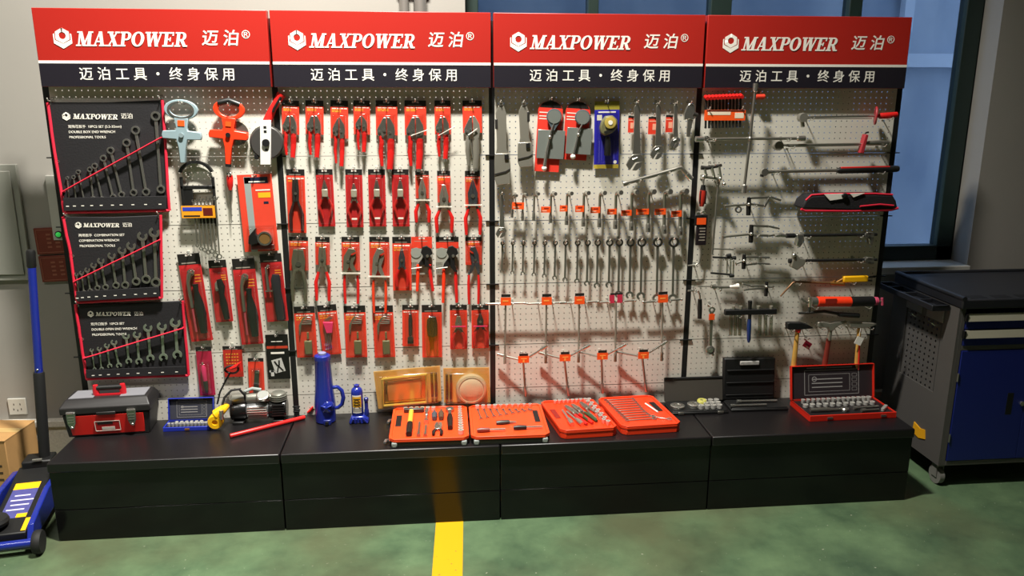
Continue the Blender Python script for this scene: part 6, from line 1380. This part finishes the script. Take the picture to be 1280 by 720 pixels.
for i in range(9):
    x = HW*(.12+.085*i)
    wt, L = lay('combination_wrench', 'slanted chrome wrench, %s from the left in the right half of the hammer case' % ORD[i], 'wrench', hA2, x, .315-.002*i, x+.012+.001*i, .195+.0105*i, zA, 'slanted wrenches in the hammer case')
    comb_wrench(wt, L, .007, .0085, .0055, STEEL, y=-.003, th=.005)
ut, L = lay('utility_knife', 'dark-handled knife lying under the slanted wrenches of the orange case', 'knife', hA2, HW*.34, .135, HW*.60, .145, zA)
MB().tube([(0, -.010, 0), (0, -.010, -.02), (0, -.010, -.06)], [.009, .012, .010], 10, flat=.8).out('handle', DSTEEL, ut); MB().tube([(0, -.008, -.058), (-.006, -.008, -L)], [.006, .003], 8).out('blade', STEEL, ut)
for i, (xa, xb, y, m_) in enumerate(((.08, .44, .058, mat('red_tint_handle', '#7c3a30', .4)), (.55, .92, .072, BLACK))):
    dt, L = lay('screwdriver', ['long screwdriver with reddish handle at the front edge of the right half', 'long screwdriver with black handle at the front edge of the right half'][i], 'screwdriver', hA2, HW*xa, y, HW*xb, y+.004, zA)
    MB().tube([(0, -.010, 0), (0, -.011, -.02), (0, -.010, -L*.45)], [.008, .011, .009], 10).out('handle', m_, dt); MB().tube([(0, -.010, -L*.45), (0, -.010, -L)], .004, 8).out('shank', CHROME, dt)
# second case
OC2 = mat('case_orange_deep', '#ee3d18', .36)
t, W1 = G('tool_case', 'open all-orange tool case with pliers, sockets and level wrenches', 'tool case', (701.5, 550), (771, 545.5)); W1 += .006
c2 = PZ(778, 545, ZT); W2 = (PZ(852, 540, ZT)-c2).length
D = .36; H = .044; Lc = loc_of(t); x2 = Lc(c2).x
S1 = case_half(t, 0, 0, W1, D, H, -.028, OC2, OC2, False); S2 = case_half(t, x2, 0, W2, D, H, -.024, OC2, OC2, False)
slot(t, S1, .018, .042, .15, .25, H, mat('slot_dark_red', '#8c1a10', .5)); slot(t, S2, W2-.050, W2-.024, .16, .27, H)
q = MB(); [q.tube([(W1+.003, y, H*.4), (W1+.003, y+.05, H*.4)], .004, 8) for y in (.05, .25)]; q.out('hinge_pin', OC2, t)
hB = {'R': t.rotation_euler.to_matrix(), 'o': t.location.copy()}; zB = H-.005
def sk(y): return -.028*y/D
for i in range(9): socket(t, W1*.26+.021*i+sk(.33), .33, zB, .0085, .016, 'chrome socket along the back of the left half of the all-orange case', 'back-edge sockets in the all-orange case')
for i in range(13): socket(t, W1*.83+sk(.04+.023*i)+(.0 if i % 2 else .012), .045+.0225*i, zB, .0105, .020, 'chrome socket in the zigzag column by the hinge of the all-orange case', 'zigzag sockets in the all-orange case')
for i, (xa, ya, xb, yb, gm_, lab) in enumerate(((.38, .27, .56, .05, RED, 'red-handled chrome pliers in the middle of the all-orange case'), (.52, .28, .66, .07, mat('dark_green_grip', '#2f4a2c', .45), 'green-handled pliers right of the red-handled pair in the all-orange case'), (.70, .30, .80, .10, None, 'bare chrome pliers beside the zigzag sockets in the all-orange case'))):
    pt_, L = lay('pliers', lab, 'pliers', hB, W1*xa+sk(ya), ya, W1*xb+sk(yb), yb, zB)
    pliers(pt_, 0, L, .030, .016, .36, .45, metal=STEEL, grip=gm_, y=-.009, nose=.5, hr=.006)
for i, (xa, ya, xb, yb, lab) in enumerate(((.27, .22, .25, .05, 'bright chrome T-bar at the left of the all-orange case'), (.33, .20, .42, .045, 'chrome spinner bar left of the red-handled pliers'))):
    bt_, L = lay('spinner_bar', lab, 'bar', hB, W1*xa+sk(ya), ya, W1*xb+sk(yb), yb, zB)
    MB().tube([(0, -.008, 0), (0, -.008, -L*.65)], .0055, 10).out('bar', CHROME, bt_); MB().tube([(0, -.010, -L*.62), (0, -.011, -L*.8), (0, -.010, -L)], [.008, .012, .010], 12).out('socket_end', CHROME, bt_)
hB2 = {'R': hB['R'], 'o': hB['o']+hB['R'] @ Vector((x2, 0, 0))}
for i in range(10):
    y = .325-.028*i; f = i/9
    xa, xb = W2*(.10+.02*i*.2)+sk(y), W2*(.66-.005*i+.16*max(0, f-.6))+sk(y)
    wt, L = lay('combination_wrench', 'level chrome wrench, %s from the back in the right half of the all-orange case' % ORD[i], 'wrench', hB2, xa, y, xb, y, zB, 'level wrenches in the all-orange case')
    comb_wrench(wt, L, .008+.002*f, .009+.002*f, .006, mat('orange_lit_steel', '#b9b6ac', .33, .7) if False else STEEL, y=-.003, th=.005)
wt, L = lay('rod', 'short white rod lying by the finger slot of the all-orange case', 'rod', hB2, W2*.74+sk(.25), .25, W2*.80+sk(.14), .14, zB); MB().tube([(0, -.005, 0), (0, -.005, -L)], .0042, 10).out('rod', WHITE, wt)
wt, L = lay('combination_wrench', 'largest chrome wrench at the front right corner of the all-orange case', 'wrench', hB2, W2*.58, .10, W2*.90, .045, zB); comb_wrench(wt, L, .012, .014, .008, CHROME, y=-.004, th=.006)
# flat black box of cup sockets
t, W = G('cup_wrench_box', 'flat black open box of chrome cup sockets, its plain lid leaning on the board', 'tool case', (840, 519.5), (911, 517))
D = .135; H = .022
q = MB(); q.box(0, W, 0, D, 0, H*.6); q.out('tray', BLACK, t, bevel=.004); q = MB().box(.004, W-.004, .004, D-.004, H*.6+.0003, H-.004); q.out('tray_insert', MBLACK, t, bevel=.002)
for x in (.03, W-.055): MB().box(x, x+.028, -.005, 0, .004, .016).out('clasp', STEEL, t, bevel=.002)
L_ = loc_of(t); a, c = L_(PX(830, 498, -.03)), L_(PX(903, 471, -.02))
q = MB(); q.add([(a.x, D+.004, H*.6), (c.x, D+.004, H*.6), (c.x, D+.03, c.z), (a.x, D+.03, c.z), (a.x, D+.016, H*.6), (c.x, D+.016, H*.6), (c.x, D+.042, c.z), (a.x, D+.042, c.z)], [(0, 1, 2, 3), (4, 5, 6, 7), (0, 1, 5, 4), (1, 2, 6, 5), (2, 3, 7, 6), (3, 0, 4, 7)], 0, False); lid = q.out('lid', mat('grey_brown_lid', '#3c3832', .55), t, bevel=.002)
MB().tube([(a.x, D+.03, c.z), (c.x, D+.03, c.z)], .006, 8).out('lid_edge', MBLACK, lid)
def cup(x, y, r, h, label, m_=CHROME, nm='filter_cup'):
    p = t.location+t.rotation_euler.to_matrix() @ Vector((x, y, H-.004))
    ct = thing(nm, label, 'cup socket', p, 'chrome cup sockets in the flat black box')
    MB().lathe([(r*.96, 0), (r, h*.2), (r*.97, h*.8), (r*.8, h), (r*.45, h*.98), (r*.4, h*.8), (0, h*.78)], n=22).out('cup', m_, ct); MB().lathe([(0, 0), (r*.25, 0), (r*.25, h*.12), (0, h*.12)], (0, 0, h*.79), n=12).out('boss', STEEL, ct)
cup(.042, .055, .036, .014, 'largest chrome cup socket at the left end of the flat black box'); cup(.125, .060, .034, .018, 'second large chrome cup socket, left of the yellow-topped one'); cup(.172, .085, .024, .024, 'cup socket with a yellow-green top in the flat black box', mat('yellow_green_cap', '#b8b45a', .4))
k = 0
for r_ in range(3):
    for c_ in range(4):
        x, y = .150+.030*c_+.004*r_, .026+.034*r_
        if (r_, c_) in ((1, 0), (2, 0)): continue
        socket(t, min(x, W-.02), y, H-.004, .0125, .020, 'medium chrome socket at the right end of the flat black box', 'medium sockets in the flat black box')
# black case with two bars
t, W = G('black_case', 'black plastic case standing open with two steel bars in its tray', 'tool case', (914, 515.5), (986, 513.5))
D = .118; H = .024
MB().box(0, W, 0, D, 0, H*.62).out('tray', MBLACK, t, bevel=.005); MB().box(.006, W-.006, .006, D-.006, H*.62+.0003, H-.005).out('tray_insert', BLACK, t, bevel=.003)
L_ = loc_of(t); tl, tr_ = L_(PX(904, 447, -.02)), L_(PX(967.5, 446, -.02)); bl, br = L_(PX(902, 496, -.03)), L_(PX(965, 497, -.03))
q = MB(); y0, y1 = D+.004, D+.02; zb = H*.62
q.add([(bl.x, y0, zb), (br.x, y0, zb), (tr_.x, y1, tr_.z), (tl.x, y1, tl.z), (bl.x, y0+.03, zb), (br.x, y0+.03, zb), (tr_.x, y1+.03, tr_.z), (tl.x, y1+.03, tl.z)], [(0, 1, 2, 3), (4, 5, 6, 7), (0, 1, 5, 4), (1, 2, 6, 5), (2, 3, 7, 6), (3, 0, 4, 7)], 0, False)
lid = q.out('lid', MBLACK, t, bevel=.006)
x0, x1 = L_(PX(924, 450, -.03)).x, L_(PX(947.5, 450, -.03)).x; zc = L_(PX(935, 452.5, -.03)).z
MB().box(x0, x1, D+.008, D+.0175, zc-.010, zc+.010).out('white_label', mat('scuffed_white', '#a5a39f', .5, vary=.35, scale=60), lid, bevel=.003)
q = MB(); [q.box(bl.x+.014, br.x-.010, D+.001+.008*f, D+.010+.008*f, zb+(tl.z-zb)*f-.002, zb+(tl.z-zb)*f+.002) for f in (.12, .42, .72)]; q.out('lid_ribs', BLACK, lid, bevel=.001)
for i, (p0, p1) in enumerate((((921, 502.5), (971, 501.5)), ((913, 508), (958, 506.5)))):
    a, c = PZ(*p0, ZT+H), PZ(*p1, ZT+H); hf = {'R': Matrix.Identity(3), 'o': Vector()}
    b_, L = lay('steel_bar', ['longer steel bar at the back of the black case tray', 'shorter steel bar at the front of the black case tray'][i], 'bar', hf, a.x, a.y, c.x, c.y, ZT+H-.005)
    MB().tube([(0, -.0085, 0), (0, -.0085, -.02), (0, -.0085, -.026), (0, -.0085, -L)], [.0085, .0085, .0055, .0055], 12).out('shaft', CHROME, b_)
# red socket set
t, W = open_set('socket_set', 'large red metal socket set open with dark printed lid at the right end', (1012, 527.5), (1120, 522.5), .205, .030, .165, 12, mat('set_red', '#d02818', .35), mat('set_black', '#181416', .5), mat('red_set_liner', '#241c20', .55))
for i in range(14): socket(t, .045+.026*i, .165, .0235, .0095+.0002*i, .022, 'chrome socket in the back row of the large red set', 'back-row sockets in the red set')
for i in range(11): socket(t, .035+.034*i, .118, .0235, .0125, .016, 'chrome socket in the middle row of the large red set', 'middle-row sockets in the red set')
for i in range(8): socket(t, W-.06-.008*i, .10-.008*i+.0, .0235, .0075, .014, 'small chrome socket in the slanted right-hand row of the large red set', 'slanted-row sockets in the red set')if False else None
hR = {'R': t.rotation_euler.to_matrix(), 'o': t.location.copy()}
rr_, L = lay('ratchet', 'chrome ratchet lying along the front of the large red set', 'ratchet', hR, .22, .055, .03, .06, .0235)
MB().lathe([(0, 0), (.017, 0), (.019, .004), (.019, .013), (.015, .017), (0, .017)], (0, 0, -.02), (0, -1, 0), 18).out('ratchet_head', CHROME, rr_); MB().tube([(0, -.009, -.036), (0, -.009, -.09), (0, -.010, -.1), (0, -.010, -L)], [.0065, .0075, .011, .0095], 12).out('handle', STEEL, rr_)
eb, L = lay('extension_bar', 'chrome extension bar right of the ratchet in the large red set', 'extension bar', hR, .25, .065, .38, .075, .0235); MB().tube([(0, -.009, 0), (0, -.009, -.02), (0, -.009, -.026), (0, -.009, -L)], [.009, .009, .0055, .0055], 12).out('bar', CHROME, eb)
eb, L = lay('extension_bar', 'shorter bar at the very front of the large red set', 'extension bar', hR, .27, .032, .36, .036, .0235); MB().tube([(0, -.009, 0), (0, -.009, -.02), (0, -.009, -.026), (0, -.009, -L)], [.009, .009, .005, .005], 12).out('bar', STEEL, eb)
for i in range(4): socket(t, .38+.012*i, .035+.012*i, .0235, .008, .014, 'small chrome socket at the front right corner of the large red set', 'corner sockets in the red set')
q = MB(); [q.box(W*f, W*f+.026, -.003, 0, .010, .020) for f in (.2,)]; q.out('clasp', STEEL, t); MB().box(W*.82, W*.82+.026, -.003, 0, .010, .020).out('clasp', STEEL, t)
# ------------------------------------------------------------ tool trolley
FX, FYt, BY, RX = 4.02, -.33, .20, 4.80
t = thing('tool_trolley', 'grey and blue tool trolley with black top and castors at the right', 'trolley', (FX, FYt, 0))
def zv(v, u=1240): return PX(u, v, FYt).z
DP = BY-FYt; Wt = RX-FX
def node_perf():
    mt = bpy.data.materials.new('perforated_side_sheet'); mt.use_nodes = True; n = mt.node_tree.nodes; l = mt.node_tree.links; b = n['Principled BSDF']; b.inputs['Base Color'].default_value = lin('#5d5a57'); b.inputs['Roughness'].default_value = .5; return mt
GREYT = mat('trolley_grey', '#55524f', .5); zb, zt2 = .115, zv(388)
q = MB(); q.box(0, .012, .0, .11, zb, .90); q.box(0, .012, .40, DP, zb, .90); q.box(0, .012, .11, .40, zb, .45); q.box(0, .012, .11, .40, .80, .90); q.out('side_panel', GREYT, t)
o = pegpanel(.30, .445, .805, .036, .030, .0058).out('perforated_sheet', GREYT, t); o.rotation_euler = (0, 0, math.radians(-90)); o.location = (.0035, .405, 0)
MB().box(Wt-.012, Wt, 0, DP, zb, .90).out('side_panel', GREYT, t, bevel=.003); MB().box(.012, Wt-.012, DP-.012, DP, zb, .90).out('back_panel', GREYT, t); MB().box(.012, Wt-.012, .012, DP-.012, zb, zb+.012).out('bottom_panel', GREYT, t)
q = MB(); zm0, zm1 = zv(437), zv(431)
q.box(.012, .034, 0, .02, zb, .90); q.box(Wt-.034, Wt-.012, 0, .02, zb, .90); q.box(.034, Wt-.034, 0, .02, zb, zv(574)); q.box(.034, Wt-.034, 0, .02, zm0, zm1); q.out('front_frame', GREYT, t, bevel=.002)
BLD = mat('trolley_blue', '#16226a', .38)
for k in range(2):
    x0, x1 = .036+(Wt-.072)*.5*k+.001, .036+(Wt-.072)*.5*(k+1)-.001
    d = MB().box(x0, x1, -.004, .016, zv(573.5), zv(437.5)).out('door', BLD, t, bevel=.002)
    hx = x1-.075 if k == 0 else x0+.075; hz = zv(505)
    MB().box(hx-.016, hx+.016, -.0046, -.002, hz-.055, hz+.055).out('recessed_handle', MBLACK, d, bevel=.001); MB().cyl((hx+.062, -.003, hz+.0), (hx+.062, -.012, hz+.0), .011).out('lock', CHROME, d)
    for z in (zv(470), zv(545)): MB().cyl((x0-.004 if k == 0 else x1+.004, -.006, z-.02), (x0-.004 if k == 0 else x1+.004, -.006, z+.02), .004, n=8).out('hinge', STEEL, d)
for k, (v0, v1, v2) in enumerate(((391, 400, 410.5), (412, 421, 431))):
    d = MB().box(.036, Wt-.036, -.004, .3, zv(v2), zv(v0)).out('drawer', BLD, t, bevel=.002)
    MB().prism([(-.018, zv(v1)), (-.003, zv(v1)), (-.003, zv(v0)), (-.010, zv(v0))], .036, Wt-.036).out('drawer_handle', mat('drawer_aluminium', '#b4b09c', .4, .2), d)
    o = [c for c in d.children][0]; me = o.data
    for vv in me.vertices: vv.co = (vv.co.y, vv.co.x, vv.co.z)
    me.flip_normals()
    MB().box(.026, .0359, -.018, -.002, zv(v1), zv(v0)).out('handle_end', MBLACK, d)
TOPM = mat('black_ribbed_top', '#1c1d21', .45)
MB().box(-.004, Wt+.004, -.020, DP+.004, .90, .945).out('top_tray', TOPM, t, bevel=.006)
q = MB(); q.tube([(.004, -.02, .948), (.004, DP, .948)], .012, 10); q.out('top_rim', TOPM, t); MB().tube([(0, DP-.004, .948), (Wt, DP-.004, .948)], .010, 10).out('top_rim', TOPM, t)
for k in range(5): MB().box(.05+.12*k, .13+.12*k, .004, .05, .944, .9462).out('bit_slot', mat('slot_black', '#070707', .6), t)
q = MB(); x0, x1, ya, yb, z0, z1 = -.095, -.006, .06, DP+.01, .872, .90
f = .010
q.box(x0, x0+f, ya, yb, z0, z1); q.box(x1-f, x1, ya, yb, z0, z1); q.box(x0+f, x1-f, ya, ya+f, z0, z1); q.box(x0+f, x1-f, yb-f, yb, z0, z1); q.box(x0+f, x1-f, ya+f, yb-f, z0, z0+.008)
for y in (.18, .31, .43): q.box(x0+f, x1-f, y, y+.008, z0, z1)
q.out('side_tray', TOPM, t, bevel=.003)
for y0 in (.10, .27): MB().box(-.006, .0, y0, y0+.13, .80, .86).out('tray_bracket', mat('bracket_grey', '#84827e', .45, .3), t, bevel=.002)
for y in (.12, .28): MB().tube([(0, y, .79), (-.03, y, .785), (-.045, y-.0, .795), (-.03, y+.05, .79), (0, y+.06, .79)], .003, 8).out('wire_hook', CHROME, t)
for x in (.035, Wt-.06):
    for y in (.05, DP-.06):
        o = MB().box(x-.022, x+.022, y-.03, y+.03, .106, .115).out('castor', STEEL, t)
        MB().cyl((x-.012, y, .048), (x+.012, y, .048), .046, n=22).out('wheel', mat('castor_grey', '#75736e', .5), o); MB().prism([(x-.020, .106), (x+.020, .106), (x+.018, .04), (x+.014, .04), (x+.014, .095), (x-.014, .095), (x-.014, .04), (x-.018, .04)], y-.02, y+.02).out('fork', mat('castor_grey', '#75736e', .5), o)
P = PX(1163, 560, -.05); 
o = MB().prism([(-.055, -.02), (.0, -.03), (.05, -.015), (.04, .03), (.004, .022), (-.05, .035)], -.0045, 0); 
o.bm.transform(Matrix.Rotation(math.radians(-90), 4, 'Z')) if False else None
o = o.out('yellow_tag', mat('yellow_sticker', '#e9a81e', .4)); o.parent = t; o.rotation_euler = (0, 0, math.radians(-90)); o.location = (-.0, .17, .215)
# ------------------------------------------------------------ floor jack
OJ = Vector((-.135, -.55, 0)); RJ = math.radians(9)
t = thing('floor_jack', 'blue and black trolley jack with a tall blue and black handle, left of the plinth', 'jack', OJ, None, (0, 0, RJ))
L_ = loc_of(t)
def side(x, nm): 
    q = MB(Matrix.Rotation(math.radians(90), 4, 'Z')); q.prism([(.02, .05), (.06, .115), (.30, .160), (.52, .150), (.60, .12), (.60, .07), (.45, .05), (.2, .045)], -x-.012, -x+.012); q.out(nm, BLUE, t, bevel=.004)
side(.085, 'side_plate'); side(-.105, 'side_plate')
MB().tube([(-.15, .02, .05), (.12, .02, .05)], .018, 12).out('front_axle', BLUE, t); MB().tube([(-.13, .56, .055), (.11, .56, .055)], .014, 12).out('rear_axle', MBLACK, t)
for x in (-.145, .118):
    MB().lathe([(.02, -.016), (.046, -.016), (.05, -.008), (.05, .008), (.046, .016), (.02, .016)], (x, .02, .05), (1, 0, 0), 22).out('wheel', RUBBER, t)
for x in (-.135, .115):
    MB().lathe([(.02, -.014), (.036, -.014), (.04, -.006), (.04, .006), (.036, .014), (.02, .014)], (x, .56, .04), (1, 0, 0), 20).out('wheel', RUBBER, t)
q = MB(); q.add([(-.085, .05, .085), (.066, .05, .085), (.066, .52, .17), (-.085, .52, .17), (-.085, .05, .05), (.066, .05, .05), (.066, .52, .07), (-.085, .52, .07)], [(0, 1, 2, 3), (4, 5, 6, 7), (0, 1, 5, 4), (1, 2, 6, 5), (2, 3, 7, 6), (3, 0, 4, 7)], 0, False); q.out('frame_body', MBLACK, t, bevel=.005)
def deck(x0, x1, y0, y1, up, nm, m_):
    f = lambda y: .085+(y-.05)*.085/.47+up
    q = MB(); q.add([(x0, y0, f(y0)), (x1, y0, f(y0)), (x1, y1, f(y1)), (x0, y1, f(y1)), (x0, y0, f(y0)-.001), (x1, y0, f(y0)-.001), (x1, y1, f(y1)-.001), (x0, y1, f(y1)-.001)], [(0, 1, 2, 3), (4, 5, 6, 7), (0, 1, 5, 4), (1, 2, 6, 5), (2, 3, 7, 6), (3, 0, 4, 7)], 0, False); q.out(nm, m_, t)
deck(-.062, .040, .15, .39, .0012, 'label_plate', mat('label_violet', '#4a4a86', .4, vary=.3, scale=30)); deck(-.062, .040, .345, .39, .0024, 'label_band', YELLOW); deck(-.0, .040, .15, .175, .0024, 'label_band', YELLOW)
for k in range(4): deck(-.05+.008*(k % 2), .02+.01*(k % 3), .20+.032*k, .208+.032*k, .0024, 'label_print', mat('label_lilac', '#c9c6dd', .5))
deck(.044, .062, .06, .14, .003, 'warning_strip', YELLOW)
MB().lathe([(.03, 0), (.05, .004), (.056, .02), (.05, .034), (.02, .030), (0, .028)], (-.06, .10, .105), n=24).out('saddle', RUBBER, t)
MB().box(-.07, .055, .50, .60, .07, .20).out('yoke', MBLACK, t, bevel=.008); MB().tube([(.06, .53, .16), (.075, .53, .16)], .008, 10).out('yoke_bolt', CHROME, t); MB().tube([(-.02, .50, .205), (.02, .50, .205)], .007, 8).out('release_pin', CHROME, t)
ha, hb = L_((-.2095, -.0, .17)), L_((-.138, 0, 1.18))
def hp_(f): return ha.lerp(hb, f)
MB().tube([hp_(.0), hp_(.02), hp_(.43), hp_(.44)], [.021, .0235, .0235, .021], 16).out('foam_sleeve', RUBBER, t); MB().tube([hp_(.43), hp_(.925)], .0175, 16).out('handle_tube', BLUE, t); MB().tube([hp_(.922), hp_(.93), hp_(.99), hp_(1.0)], [.0175, .0195, .0195, .016], 16).out('end_grip', BLACK, t)
MB().sph(hp_(.455)+Vector((0, -.017, 0)), .005).out('button', CHROME, t)
# cardboard box
P = PX(28, 600, -.0); t = thing('cardboard_box', 'brown cardboard box on the floor at the far left under the wall socket', 'box', (-.385, .02, 0), None, (0, 0, math.radians(-6)))
KR = mat('kraft_cardboard', '#a8804e', .8, vary=.12, scale=20)
bw, bd, bh = .42, .24, .27
MB().box(-bw, 0, 0, bd, 0, bh).out('carton', KR, t, bevel=.003)
q = MB(); q.box(-bw, .001, -.003, bd*.49, bh+.0005, bh+.004); q.out('top_flap', KR, t); MB().box(-bw, .001, bd*.51, bd+.002, bh+.0005, bh+.004).out('top_flap', KR, t)
MB().box(-bw, .0012, bd*.4, bd*.6, bh+.0042, bh+.0048).out('tape', mat('packing_tape', '#b99a62', .3), t)
q = MB(); [q.box(-.16, -.03, -.0012, -.0004, .07+.035*k, .08+.035*k) for k in range(3)]; q.out('printed_bars', mat('carton_ink', '#3a2c1c', .6), t)
